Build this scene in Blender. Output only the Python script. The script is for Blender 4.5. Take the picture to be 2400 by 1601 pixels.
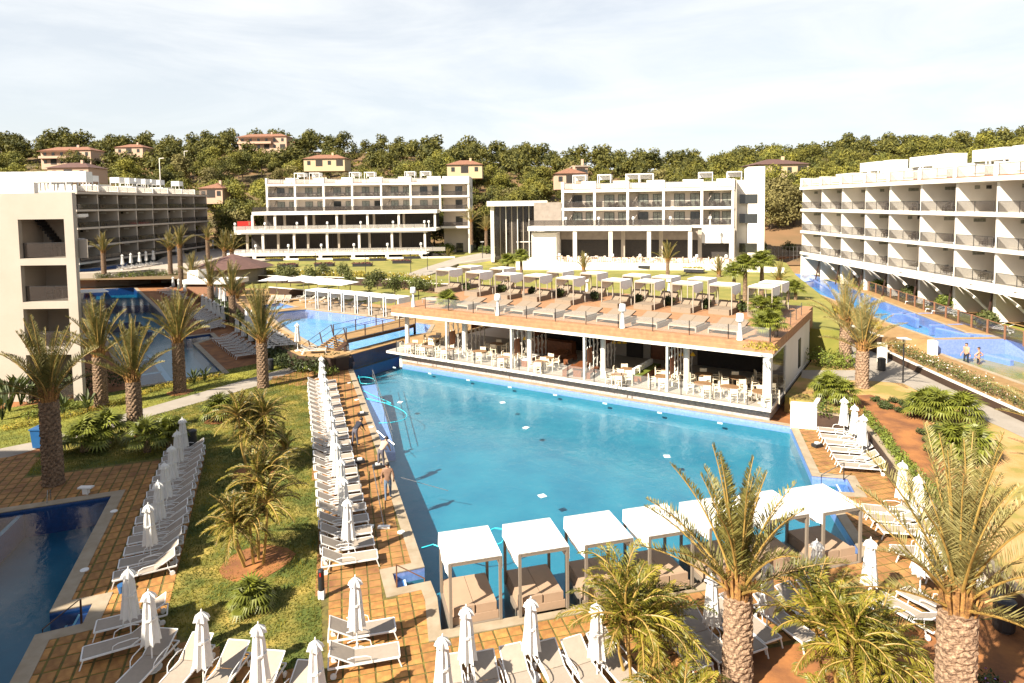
import bpy, math, random
import numpy as np
from mathutils import Vector, Matrix
from mathutils.geometry import tessellate_polygon
R = math.radians
random.seed(7)
rng = np.random.default_rng(11)
S = bpy.context.scene
C = S.collection
for o in list(bpy.data.objects): bpy.data.objects.remove(o)

# ------------------------------------------------------------------ camera
FOC, PX, PY, EYE = 1525.0, 1200.0, 575.0, 13.5
cd = bpy.data.cameras.new('camera'); cam = bpy.data.objects.new('camera', cd); C.objects.link(cam)
CM = (Matrix.Rotation(math.pi/2 - R(3.7), 3, 'X') @ Matrix.Rotation(R(-0.72), 3, 'Z'))
cam.matrix_world = Matrix.Translation((0, 0, EYE)) @ CM.to_4x4()
cd.sensor_width = 36; cd.lens = FOC/2400*36
cd.shift_y = -(800.5 - PY)/2400
cd.clip_start = 0.2; cd.clip_end = 6000
S.camera = cam

# ------------------------------------------------------------------ light
SUN_AZ = (-0.735, -0.678)       # towards the sun on the ground plane
SUN_EL = R(39)
W = bpy.data.worlds.new('World'); S.world = W; W.use_nodes = True
nt = W.node_tree; nt.nodes.clear()
def nn(t, k, **kw):
    n = t.nodes.new(k)
    for a, b in kw.items(): setattr(n, a, b)
    return n
sky = nn(nt, 'ShaderNodeTexSky', sky_type='NISHITA', sun_disc=False)
sky.sun_elevation = SUN_EL; sky.sun_rotation = math.atan2(SUN_AZ[0], SUN_AZ[1])
sky.altitude = 20; sky.air_density = 1.0; sky.dust_density = 1.6; sky.ozone_density = 1.4
tc = nn(nt, 'ShaderNodeTexCoord'); mp = nn(nt, 'ShaderNodeMapping'); mp.inputs['Scale'].default_value = (1.1, 1.1, 5.5)
mp.inputs['Rotation'].default_value = (0.12, 0.2, 0.5)
no = nn(nt, 'ShaderNodeTexNoise'); no.inputs['Scale'].default_value = 2.1; no.inputs['Detail'].default_value = 9; no.inputs['Roughness'].default_value = .58
no.inputs['Distortion'].default_value = .5
cr = nn(nt, 'ShaderNodeValToRGB'); cr.color_ramp.elements[0].position = .40; cr.color_ramp.elements[1].position = .72
cr.color_ramp.elements[0].color = (.60, .60, .60, 1); cr.color_ramp.elements[1].color = (.95, .95, .95, 1)
mx = nn(nt, 'ShaderNodeMix', data_type='RGBA'); mx.inputs['B'].default_value = (7.6, 7.75, 7.75, 1)
bg = nn(nt, 'ShaderNodeBackground'); bg.inputs['Strength'].default_value = 0.05
wo = nn(nt, 'ShaderNodeOutputWorld')
L = nt.links.new
L(tc.outputs['Generated'], mp.inputs['Vector']); L(mp.outputs[0], no.inputs['Vector']); L(no.outputs['Fac'], cr.inputs['Fac'])
# thin cloud and haze whiten the low sky and thin out towards the clear zenith
sp = nn(nt, 'ShaderNodeSeparateXYZ'); L(tc.outputs['Generated'], sp.inputs[0])
hr = nn(nt, 'ShaderNodeMapRange', interpolation_type='SMOOTHSTEP'); hr.inputs['From Min'].default_value = .34; hr.inputs['From Max'].default_value = .85; hr.inputs['To Min'].default_value = 1; hr.inputs['To Max'].default_value = .12
L(sp.outputs['Z'], hr.inputs['Value']); fm = nn(nt, 'ShaderNodeMath', operation='MULTIPLY'); L(cr.outputs['Color'], fm.inputs[0]); L(hr.outputs[0], fm.inputs[1])
L(fm.outputs[0], mx.inputs['Factor']); L(sky.outputs['Color'], mx.inputs['A']); L(mx.outputs['Result'], bg.inputs['Color']); L(bg.outputs[0], wo.inputs[0])
sl = bpy.data.lights.new('sun', 'SUN'); sl.energy = 5.0; sl.angle = R(.55); sl.color = (1, .905, .755)
so = bpy.data.objects.new('sun', sl); C.objects.link(so)
so.rotation_euler = Vector((SUN_AZ[0]*math.cos(SUN_EL), SUN_AZ[1]*math.cos(SUN_EL), math.sin(SUN_EL))).to_track_quat('Z', 'Y').to_euler()
S.view_settings.view_transform = 'Standard'; S.view_settings.look = 'None'
S.view_settings.exposure = 1.55; S.view_settings.gamma = 1
S.render.engine = 'CYCLES'
S.cycles.max_bounces = 7; S.cycles.diffuse_bounces = 4; S.cycles.glossy_bounces = 3; S.cycles.transparent_max_bounces = 16
S.cycles.use_denoising = True; S.cycles.caustics_reflective = False; S.cycles.caustics_refractive = False

# ------------------------------------------------------------------ helpers
def G(x, y, z=0.0):
    d = CM @ Vector(((x-PX)/FOC, -(y-PY)/FOC, -1)); t = (z-EYE)/d.z
    return Vector((d.x*t, d.y*t, z))
def V(x, y, Y):
    d = CM @ Vector(((x-PX)/FOC, -(y-PY)/FOC, -1)); t = Y/d.y
    return Vector((d.x*t, Y, EYE+d.z*t))
def ob(name, me, mat=None, parent=None, kind=None):
    if mat and not me.materials: me.materials.append(mat)
    o = bpy.data.objects.new(name, me); C.objects.link(o)
    if parent: o.parent = parent
    if kind: o['kind'] = kind
    return o
def tag(o, label=None, cat=None, group=None, kind=None):
    if label: o['label'] = label
    if cat: o['category'] = cat
    if group: o['group'] = group
    if kind: o['kind'] = kind
    return o
def thing(name, label, cat, loc=(0, 0, 0), rz=0, group=None):
    o = bpy.data.objects.new(name, None); C.objects.link(o); o.location = loc; o.rotation_euler = (0, 0, rz); o.empty_display_size = .2
    return tag(o, label, cat, group)
def dup(r, loc=None, rz=None, label=None, group=None, scale=None):
    c = r.copy(); C.objects.link(c)
    if loc is not None: c.location = loc
    if rz is not None: c.rotation_euler = (0, 0, rz)
    if scale is not None: c.scale = scale if hasattr(scale, '__len__') else (scale,)*3
    if label: c['label'] = label
    if group: c['group'] = group
    def rec(a, b):
        for ch in a.children:
            d = ch.copy(); C.objects.link(d); d.parent = b; rec(ch, d)
    rec(r, c)
    return c
def mesh(name, v, f, mat=None):
    me = bpy.data.meshes.new(name); me.from_pydata([tuple(p) for p in v], [], f)
    if mat: me.materials.append(mat)
    return me
class MB:
    def __init__(s): s.v = []; s.f = []; s.sm = False
    def add(s, v, f):
        n = len(s.v); s.v += [tuple(p) for p in v]; s.f += [tuple(i+n for i in q) for q in f]; return s
    def box(s, x0, x1, y0, y1, z0, z1):
        v = [(x, y, z) for z in (z0, z1) for x, y in ((x0, y0), (x1, y0), (x1, y1), (x0, y1))]
        return s.add(v, [(3, 2, 1, 0), (4, 5, 6, 7), (0, 1, 5, 4), (1, 2, 6, 5), (2, 3, 7, 6), (3, 0, 4, 7)])
    def prism(s, pts, z0, z1):
        n = len(pts); z0 = z0 if hasattr(z0, '__len__') else [z0]*n; z1 = z1 if hasattr(z1, '__len__') else [z1]*n
        ar = sum(pts[i][0]*pts[(i+1) % n][1]-pts[(i+1) % n][0]*pts[i][1] for i in range(n))
        if ar < 0: pts = pts[::-1]; z0 = z0[::-1]; z1 = z1[::-1]
        b = len(s.v)
        s.add([(p[0], p[1], z0[i]) for i, p in enumerate(pts)]+[(p[0], p[1], z1[i]) for i, p in enumerate(pts)], [])
        for i in range(n): j = (i+1) % n; s.f.append((b+i, b+j, b+n+j, b+n+i))
        for t in tessellate_polygon([[Vector((p[0], p[1], 0)) for p in pts]]):
            a, c, d = t
            P = [Vector(pts[q][:2]) for q in t]
            if (P[1]-P[0]).cross(P[2]-P[0]) < 0: a, c, d = a, d, c
            s.f.append((b+n+a, b+n+c, b+n+d)); s.f.append((b+d, b+c, b+a))
        return s
    def bar(s, p, q, w, h=None, up=(0, 0, 1)):
        p, q = Vector(p), Vector(q); h = h or w; d = (q-p)
        if d.length < 1e-6: return s
        d.normalize(); u = Vector(up)
        if abs(d.dot(u)) > .95: u = Vector((0, 1, 0))
        x = d.cross(u).normalized()*w/2; y = x.cross(d).normalized()*h/2
        v = [p-x-y, p+x-y, p+x+y, p-x+y, q-x-y, q+x-y, q+x+y, q-x+y]
        return s.add(v, [(0, 1, 2, 3), (7, 6, 5, 4), (0, 4, 5, 1), (1, 5, 6, 2), (2, 6, 7, 3), (3, 7, 4, 0)])
    def tube(s, pts, r, n=6):
        pts = [Vector(p) for p in pts]; rr = r if hasattr(r, '__len__') else [r]*len(pts); b = len(s.v)
        for i, p in enumerate(pts):
            d = (pts[min(i+1, len(pts)-1)]-pts[max(i-1, 0)]).normalized()
            u = Vector((0, 0, 1)) if abs(d.z) < .9 else Vector((1, 0, 0))
            x = d.cross(u).normalized(); y = d.cross(x)
            for k in range(n):
                a = 2*math.pi*k/n; s.v.append(tuple(p+(x*math.cos(a)+y*math.sin(a))*rr[i]))
        for i in range(len(pts)-1):
            for k in range(n):
                k2 = (k+1) % n; s.f.append((b+i*n+k, b+i*n+k2, b+(i+1)*n+k2, b+(i+1)*n+k))
        s.f.append(tuple(b+k for k in range(n))[::-1]); s.f.append(tuple(b+(len(pts)-1)*n+k for k in range(n)))
        return s
    def lathe(s, prof, n=12, c=(0, 0, 0)):
        b = len(s.v)
        for r, z in prof:
            for k in range(n): a = 2*math.pi*k/n; s.v.append((c[0]+r*math.cos(a), c[1]+r*math.sin(a), c[2]+z))
        for i in range(len(prof)-1):
            for k in range(n): k2 = (k+1) % n; s.f.append((b+i*n+k, b+i*n+k2, b+(i+1)*n+k2, b+(i+1)*n+k))
        s.f.append(tuple(b+k for k in range(n))[::-1]); s.f.append(tuple(b+(len(prof)-1)*n+k for k in range(n)))
        return s
    def quad(s, *p): return s.add(p, [tuple(range(len(p)))])
    def me(s, name, mat=None, smooth=False):
        m = mesh(name, s.v, s.f, mat)
        if smooth: m.polygons.foreach_set('use_smooth', [True]*len(m.polygons))
        return m
    def build(s, name, mat, parent=None, kind=None, smooth=False): return ob(name, s.me(name, mat, smooth), None, parent, kind)
def offset(poly, d):
    n = len(poly); P = [Vector(p[:2]) for p in poly]
    ar = sum(P[i].x*P[(i+1) % n].y-P[(i+1) % n].x*P[i].y for i in range(n)); sg = 1 if ar > 0 else -1; out = []
    for i in range(n):
        e1 = (P[i]-P[i-1]).normalized(); e2 = (P[(i+1) % n]-P[i]).normalized()
        n1 = Vector((e1.y, -e1.x))*sg; n2 = Vector((e2.y, -e2.x))*sg; m = (n1+n2)
        if m.length < .2: m = n1
        m = m.normalized(); k = d/max(.35, m.dot(n1)); out.append(P[i]+m*k)
    return out
def inside(p, poly):
    c = False; n = len(poly); x, y = p[0], p[1]
    for i in range(n):
        a, b = poly[i], poly[i-1]
        if (a[1] > y) != (b[1] > y) and x < (b[0]-a[0])*(y-a[1])/(b[1]-a[1])+a[0]: c = not c
    return c
def patch(name, poly, z, mat, holes=(), parent=None, kind='structure', skirt=0):
    zz = z if hasattr(z, '__len__') else [z]*len(poly)
    loops = [[Vector((p[0], p[1], 0)) for p in poly]]+[[Vector((p[0], p[1], 0)) for p in h] for h in holes]
    v = [(p[0], p[1], zz[i]) for i, p in enumerate(poly)]+[(p[0], p[1], zz[0]) for h in holes for p in h]
    f = []
    for t in tessellate_polygon(loops):
        a, b, c = [Vector(v[i][:2]) for i in t]
        f.append(tuple(t) if (b-a).cross(c-a) > 0 else tuple(t[::-1]))
    if skirt:
        n = len(poly); b = len(v); v += [(p[0], p[1], zz[i]-skirt) for i, p in enumerate(poly)]
        for i in range(n): j = (i+1) % n; f.append((i, j, b+j, b+i))
    return ob(name, mesh(name, v, f, mat), None, parent, kind)
ORD = ['nearest', 'second', 'third', 'fourth', 'fifth', 'sixth', 'seventh', 'eighth', 'ninth', 'tenth', 'eleventh', 'twelfth', 'thirteenth', 'fourteenth', 'fifteenth', 'sixteenth', 'seventeenth', 'eighteenth', 'nineteenth', 'twentieth', 'twenty-first', 'twenty-second', 'twenty-third', 'twenty-fourth', 'twenty-fifth', 'twenty-sixth', 'twenty-seventh', 'twenty-eighth', 'twenty-ninth', 'thirtieth']
def nth(i, first='first'): return first if i == 0 else ORD[i]

# ------------------------------------------------------------------ materials
def mat(name, col, rough=.6, var=.12, scale=4, col2=None, bump=0, bscale=30, metal=0, spec=.5, alpha=1, obj=False, detail=4, rnd=0, trans=0, coord='Object', lo=.35, hi=.65):
    m = bpy.data.materials.new(name); m.use_nodes = True; t = m.node_tree; b = t.nodes['Principled BSDF']
    b.inputs['Roughness'].default_value = rough; b.inputs['Metallic'].default_value = metal; b.inputs['Specular IOR Level'].default_value = spec
    b.inputs['Alpha'].default_value = alpha
    tc = nn(t, 'ShaderNodeTexCoord'); 
    if col2 is None: col2 = tuple(c*(1-var) for c in col)
    n1 = nn(t, 'ShaderNodeTexNoise'); n1.inputs['Scale'].default_value = scale; n1.inputs['Detail'].default_value = detail; n1.inputs['Roughness'].default_value = .6
    r = nn(t, 'ShaderNodeValToRGB'); r.color_ramp.elements[0].position = lo; r.color_ramp.elements[1].position = hi
    r.color_ramp.elements[0].color = (*col2, 1); r.color_ramp.elements[1].color = (*col, 1)
    t.links.new(tc.outputs[coord], n1.inputs['Vector']); t.links.new(n1.outputs['Fac'], r.inputs['Fac'])
    out = r.outputs['Color']
    if rnd:
        oi = nn(t, 'ShaderNodeObjectInfo'); mr = nn(t, 'ShaderNodeMapRange'); mr.inputs['To Min'].default_value = 1-rnd; mr.inputs['To Max'].default_value = 1+rnd
        mm = nn(t, 'ShaderNodeMix', data_type='RGBA', blend_type='MULTIPLY'); mm.inputs['Factor'].default_value = 1
        t.links.new(oi.outputs['Random'], mr.inputs['Value']); t.links.new(out, mm.inputs['A']); t.links.new(mr.outputs[0], mm.inputs['B']); out = mm.outputs['Result']
    t.links.new(out, b.inputs['Base Color'])
    if bump:
        n2 = nn(t, 'ShaderNodeTexNoise'); n2.inputs['Scale'].default_value = bscale; n2.inputs['Detail'].default_value = 3
        bp = nn(t, 'ShaderNodeBump'); bp.inputs['Strength'].default_value = bump; bp.inputs['Distance'].default_value = .02
        t.links.new(tc.outputs[coord], n2.inputs['Vector']); t.links.new(n2.outputs['Fac'], bp.inputs['Height']); t.links.new(bp.outputs[0], b.inputs['Normal'])
    if trans:
        tr = nn(t, 'ShaderNodeBsdfTranslucent'); ms = nn(t, 'ShaderNodeMixShader'); ms.inputs[0].default_value = trans
        t.links.new(out, tr.inputs['Color']); t.links.new(b.outputs[0], ms.inputs[1]); t.links.new(tr.outputs[0], ms.inputs[2])
        t.links.new(ms.outputs[0], t.nodes['Material Output'].inputs['Surface'])
    return m
M = {}
_mat = mat
VEG = {'joint', 'lawn', 'lawn2', 'patchylawn', 'blade', 'leaf', 'leaf2', 'leafdark', 'leafgreen', 'leafyellow', 'olive', 'frond', 'frondlight', 'frondyel', 'fan', 'flowerw', 'flowerp', 'glassdark', 'glass', 'winglass', 'dark', 'black', 'lampy', 'bluetile', 'bluetile2', 'riverfloor', 'poolfloor', 'darkpool'}
class _D(dict): pass
def mat(name, col, *a, **k):
    key = name
    s = 1.0
    if not any(w in name for w in NOSCALE): s = .86 if min(col) > .7 else .56
    k = dict(k)
    if 'col2' in k and k['col2']: k['col2'] = tuple(c*s for c in k['col2'])
    return _mat(name, tuple(c*s for c in col), *a, **k)
NOSCALE = ('grass', 'lawn', 'foliage', 'frond', 'leaf', 'flower', 'glass', 'interior', 'black_metal', 'lampshade', 'mosaic', 'pool_floor', 'groundcover', 'window', 'hose', 'skin', 'hair')
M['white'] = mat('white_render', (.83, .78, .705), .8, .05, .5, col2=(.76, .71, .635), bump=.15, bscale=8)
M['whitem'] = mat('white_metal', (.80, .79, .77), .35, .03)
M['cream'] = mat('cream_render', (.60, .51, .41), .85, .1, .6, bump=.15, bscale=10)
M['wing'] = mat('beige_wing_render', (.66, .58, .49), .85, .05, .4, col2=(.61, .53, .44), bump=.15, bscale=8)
M['shadewhite'] = mat('shade_warm_white_render', (.80, .70, .585), .85, .06, .5)  # white render of the shaded hotel, with the shade tone in the colour
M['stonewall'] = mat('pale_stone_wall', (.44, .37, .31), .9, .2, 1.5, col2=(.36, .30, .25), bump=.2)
M['taupe'] = mat('taupe_metal', (.34, .28, .22), .45, .08, 3)
M['sling'] = mat('taupe_sling_fabric', (.54, .45, .36), .8, .1, 6, bump=.1, bscale=200, rnd=.06)
M['cushion'] = mat('beige_cushion', (.38, .29, .205), .85, .08, 2, bump=.15, bscale=14)
M['cushion2'] = mat('tan_cushion', (.60, .41, .27), .85, .08, 2, bump=.15, bscale=10)
M['canvas'] = mat('white_canvas', (.84, .83, .80), .85, .04, 2, bump=.2, bscale=5)
M['umb'] = mat('white_parasol_cloth', (.82, .81, .78), .85, .07, 5, bump=.3, bscale=12, trans=.15)
M['coping'] = mat('cream_stone_coping', (.56, .46, .33), .8, .2, 1.6, col2=(.44, .34, .22), bump=.15)
M['tile'] = mat('terracotta_paver', (.66, .32, .085), .85, .2, 3, col2=(.42, .185, .05), bump=.35, bscale=20, rnd=.24, coord='Object')
M['tilestuff'] = mat('terracotta_paver_far', (.64, .33, .10), .85, .2, 1.1, col2=(.30, .125, .045), bump=.2, bscale=20, lo=.3, hi=.7)
M['joint'] = mat('grass_joint', (.15, .125, .02), .95, .4, 3, col2=(.075, .06, .018), bump=.6, bscale=60)
M['path'] = mat('pale_concrete_path', (.50, .44, .37), .9, .1, .8, col2=(.42, .365, .30), bump=.1)
M['wooddeck'] = mat('wood_plank', (.64, .335, .16), .7, .2, 3, col2=(.50, .245, .115), rnd=.10)
M['wood2'] = mat('yellow_wood', (.52, .32, .13), .75, .2, 2, col2=(.40, .23, .085), rnd=.08)
M['oakred'] = mat('red_brown_wood', (.32, .11, .035), .5, .3, 5, col2=(.20, .06, .02))
M['tabletop'] = mat('tan_table_wood', (.42, .24, .12), .5, .2, 5)
M['darkwood'] = mat('dark_brown_board', (.085, .042, .022), .8, .3, 2, rnd=.15)
M['slate'] = mat('grey_slate_wall', (.78, .72, .68), .8, .3, 6, col2=(.42, .39, .39), bump=.7, bscale=22)
M['black'] = mat('black_metal', (.018, .018, .02), .5, .2)
M['darkchair'] = mat('dark_wicker', (.045, .032, .026), .7, .3)
M['brownmet'] = mat('brown_metal', (.09, .045, .032), .5, .2)
M['bluetile'] = mat('blue_mosaic', (.06, .16, .40), .3, .3, 9, col2=(.04, .11, .31), bump=.1, bscale=60, detail=8)
M['bluetile2'] = mat('pale_blue_mosaic', (.20, .27, .55), .3, .3, 9, col2=(.13, .20, .45), detail=8)
M['poolfloor'] = mat('turquoise_pool_floor', (.020, .165, .235), .6, .2, .45, col2=(.008, .12, .195), lo=.3, hi=.7)
M['darkpool'] = mat('navy_pool_floor', (.02, .13, .185), .5, .3, .6, col2=(.012, .10, .15))  # shade over the left pools is put into this darker floor colour
M['navytile'] = mat('navy_mosaic', (.03, .075, .20), .3, .3, 9, col2=(.02, .05, .15))
M['loggia'] = mat('brightened_interior_wall', (.62, .53, .44), .85, .08, 1)  # lighter copy of cream, makes up for weak light on recessed walls
M['riverfloor'] = mat('blue_pool_floor', (.09, .32, .60), .5, .3, .8)
M['soil'] = mat('red_soil', (.55, .22, .06), .95, .3, .9, col2=(.26, .10, .035), bump=.5, bscale=12, detail=8)
M['drygrass'] = mat('dry_lawn', (.42, .24, .10), .95, .3, .6, col2=(.22, .18, .04), bump=.5, bscale=14, detail=10, lo=.4, hi=.6)
M['lawn'] = mat('lawn_grass', (.22, .205, .02), .95, .3, .25, col2=(.09, .11, .012), bump=.4, bscale=18, detail=10, lo=.36, hi=.66)
M['lawn2'] = mat('upper_lawn_grass', (.235, .20, .04), .95, .3, .3, col2=(.13, .135, .02), bump=.3, bscale=10, detail=10, lo=.36, hi=.66)
M['patchylawn'] = mat('patchy_lawn', (.30, .22, .045), .95, .3, .7, col2=(.065, .085, .008), bump=.5, bscale=14, detail=9, lo=.44, hi=.66)
M['blade'] = mat('grass_blade', (.22, .19, .016), .8, .3, .5, col2=(.075, .085, .008), trans=.3, lo=.4, hi=.6)
M['leaf'] = mat('pine_foliage', (.205, .185, .024), .8, .4, .30, col2=(.06, .07, .012), rnd=.34, trans=.22, detail=3, lo=.38, hi=.62)  # yellow and dark patches stand for sunlit and shadowed foliage
M['leaf2'] = mat('grey_pine_foliage', (.22, .185, .06), .8, .4, .3, col2=(.12, .105, .03), rnd=.2, trans=.25)
M['leafdark'] = mat('dark_shrub_foliage', (.07, .09, .015), .7, .4, 1.5, col2=(.03, .045, .01), rnd=.2, trans=.15)
M['leafgreen'] = mat('green_shrub_foliage', (.17, .20, .022), .7, .4, 1.2, col2=(.07, .095, .014), rnd=.2, trans=.25)
M['leafyellow'] = mat('yellow_groundcover', (.40, .30, .03), .8, .3, 2, col2=(.20, .17, .02), trans=.2)
M['olive'] = mat('olive_foliage', (.12, .13, .03), .7, .4, 1, col2=(.06, .07, .015), rnd=.15, trans=.2)
M['frond'] = mat('date_palm_frond', (.20, .175, .045), .55, .35, 1.2, col2=(.085, .085, .018), rnd=.22, trans=.25)
M['frondlight'] = mat('pale_date_palm_frond', (.33, .29, .115), .55, .3, 1.2, col2=(.18, .16, .045), rnd=.15, trans=.3)
M['frondyel'] = mat('yellow_palm_frond', (.27, .22, .022), .5, .4, 1.5, col2=(.07, .085, .008), rnd=.35, trans=.3)
M['frondpyg'] = mat('lawn_palm_frond', (.22, .18, .022), .5, .4, 1.3, col2=(.04, .05, .006), rnd=.45, trans=.25)
M['fan'] = mat('fan_palm_leaf', (.17, .185, .022), .5, .4, 1.5, col2=(.05, .065, .008), rnd=.2, trans=.25)
M['rachis'] = mat('palm_stem', (.62, .40, .10), .6, .3, 3)
M['trunklight'] = mat('pale_date_palm_trunk', (.62, .41, .26), .9, .5, 14, col2=(.14, .08, .045), bump=1, bscale=24)
M['trunk'] = mat('date_palm_trunk', (.42, .27, .16), .9, .5, 9, col2=(.10, .06, .035), bump=1, bscale=24)
M['boot'] = mat('orange_petiole_bases', (.66, .34, .09), .8, .4, 8, col2=(.20, .09, .03), bump=.8, bscale=30)
M['bark'] = mat('tree_bark', (.16, .11, .07), .9, .3, 4)
M['flowerw'] = mat('white_flower', (.75, .72, .65), .7, .05)
M['flowerr'] = mat('red_foliage', (.13, .02, .02), .7, .3, 3)
M['flowerp'] = mat('purple_flower', (.35, .16, .62), .7, .1)
M['glassdark'] = mat('smoked_glass', (.06, .05, .045), .08, .1, alpha=.45, spec=.6)
M['glass'] = mat('clear_glass', (.50, .46, .42), .08, .1, alpha=.38, spec=.5)
M['winglass'] = mat('dark_window_glass', (.03, .032, .03), .06, .2, spec=.8)
M['curtain'] = mat('curtained_window', (.33, .33, .27), .4, .3, 5, col2=(.14, .15, .13))
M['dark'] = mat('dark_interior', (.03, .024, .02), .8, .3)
M['interior'] = mat('grey_floor', (.55, .49, .42), .7, .08, 1)
M['villa'] = mat('peach_render', (.82, .56, .40), .85, .1, .3)
M['villay'] = mat('yellow_render', (.86, .66, .40), .85, .1, .3)
M['roofred'] = mat('terracotta_roof', (.44, .20, .11), .85, .3, 2, col2=(.28, .13, .08), bump=.5, bscale=5)
M['roofmauve'] = mat('mauve_roof', (.20, .10, .08), .85, .3, 2)
M['rust'] = mat('tan_trim', (.45, .21, .11), .7, .2)
M['blue'] = mat('blue_plastic', (.03, .16, .42), .4, .1)
M['cyan'] = mat('cyan_hose', (.05, .62, .75), .4, .1)
M['red'] = mat('red_paint', (.62, .03, .02), .4, .1)
M['steel'] = mat('brushed_steel', (.62, .60, .58), .25, .05, metal=.8)
M['chair'] = mat('cream_chair', (.74, .65, .49), .5, .06)
M['skin'] = mat('skin', (.42, .23, .15), .55, .08)
M['shirtbrown'] = mat('brown_tshirt', (.38, .21, .13), .85, .12, 10)
M['jeans'] = mat('blue_jeans', (.20, .28, .40), .85, .3, 12)
M['navy'] = mat('navy_cloth', (.025, .03, .055), .85, .3, 12)
M['greycloth'] = mat('grey_trousers', (.16, .15, .19), .85, .2, 12)
M['hair'] = mat('dark_hair', (.02, .015, .012), .6, .2)
M['lampy'] = mat('yellow_lampshade', (.95, .62, .05), .5, .05)
M['rockhill'] = mat('rocky_hill', (.28, .22, .16), .95, .3, .02, col2=(.09, .11, .06), detail=12)
M['hill'] = mat('dry_hillside_ground', (.34, .18, .075), .95, .3, .05, col2=(.14, .11, .04), detail=10)
M['carglass'] = mat('car_glass', (.03, .035, .04), .1, .1)
M['rubber'] = mat('black_rubber', (.02, .02, .02), .8, .1)
def water(name, tint, wav=1.0, gl=1.0, sc=1.0, fs=1.0):
    m = bpy.data.materials.new(name); m.use_nodes = True; t = m.node_tree; t.nodes.clear()
    tr = nn(t, 'ShaderNodeBsdfTransparent'); tr.inputs[0].default_value = (*tint, 1)
    g = nn(t, 'ShaderNodeBsdfGlossy'); g.inputs['Roughness'].default_value = .04; g.inputs['Color'].default_value = (gl, gl, gl, 1)
    ms = nn(t, 'ShaderNodeMixShader'); o = nn(t, 'ShaderNodeOutputMaterial')
    tc = nn(t, 'ShaderNodeTexCoord'); mp = nn(t, 'ShaderNodeMapping'); mp.inputs['Scale'].default_value = (1.0, .7, 1)
    mp.inputs['Rotation'].default_value = (0, 0, .5)
    a = nn(t, 'ShaderNodeTexNoise'); a.inputs['Scale'].default_value = 2.4*sc; a.inputs['Detail'].default_value = 5; a.inputs['Roughness'].default_value = .6; a.inputs['Distortion'].default_value = .8
    bp = nn(t, 'ShaderNodeBump'); bp.inputs['Strength'].default_value = .30*wav; bp.inputs['Distance'].default_value = .10
    k = t.links.new
    k(tc.outputs['Object'], mp.inputs[0]); k(mp.outputs[0], a.inputs['Vector']); k(a.outputs['Fac'], bp.inputs['Height'])
    k(bp.outputs[0], g.inputs['Normal'])
    # Schlick fresnel on the rippled normal, the same from both sides of the sheet
    ge = nn(t, 'ShaderNodeNewGeometry'); dt = nn(t, 'ShaderNodeVectorMath', operation='DOT_PRODUCT'); k(bp.outputs[0], dt.inputs[0]); k(ge.outputs['Incoming'], dt.inputs[1])
    ab = nn(t, 'ShaderNodeMath', operation='ABSOLUTE'); k(dt.outputs['Value'], ab.inputs[0])
    om = nn(t, 'ShaderNodeMath', operation='SUBTRACT'); om.inputs[0].default_value = 1; k(ab.outputs[0], om.inputs[1])
    pw = nn(t, 'ShaderNodeMath', operation='POWER'); k(om.outputs[0], pw.inputs[0]); pw.inputs[1].default_value = 5
    mu = nn(t, 'ShaderNodeMath', operation='MULTIPLY_ADD'); k(pw.outputs[0], mu.inputs[0]); mu.inputs[1].default_value = .98*fs; mu.inputs[2].default_value = .02
    k(mu.outputs[0], ms.inputs[0]); k(tr.outputs[0], ms.inputs[1]); k(g.outputs[0], ms.inputs[2]); k(ms.outputs[0], o.inputs[0])
    return m
M['water'] = water('pool_water', (.85, .97, .99), .85, fs=.8)
M['waterdark'] = water('still_shaded_pool_water', (.45, .74, .86), .25, fs=.45)  # darker tint and weaker reflection stand for the shaded left pools
M['waterriver'] = water('river_pool_water', (.80, .94, .99), .6, fs=.7)
# ------------------------------------------------------------------ ground and pools
def pts(l, z=0.0): return [G(x, y, z) for x, y in l]
main_in = pts([(823, 853), (943, 853), (1852, 1000), (1903, 1116)])+pts([(1986, 1123), (2004, 1156), (1924, 1152)])+pts([(2018, 1298), (1034, 1479), (1025, 1403), (1009, 1363), (930, 1380), (920, 1345.6), (995, 1330), (900, 1053)])
pool2_in = pts([(-300, 1262), (0, 1203), (261, 1163), (116, 1437), (217, 1416), (194, 1463), (82, 1490), (-60, 1760), (-700, 1900)])
pool3_in = pts([(200, 679), (313, 674), (436, 790), (492, 783), (500, 791), (452, 806), (521, 874), (329, 905), (278, 842), (250, 790), (190, 720)])
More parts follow.
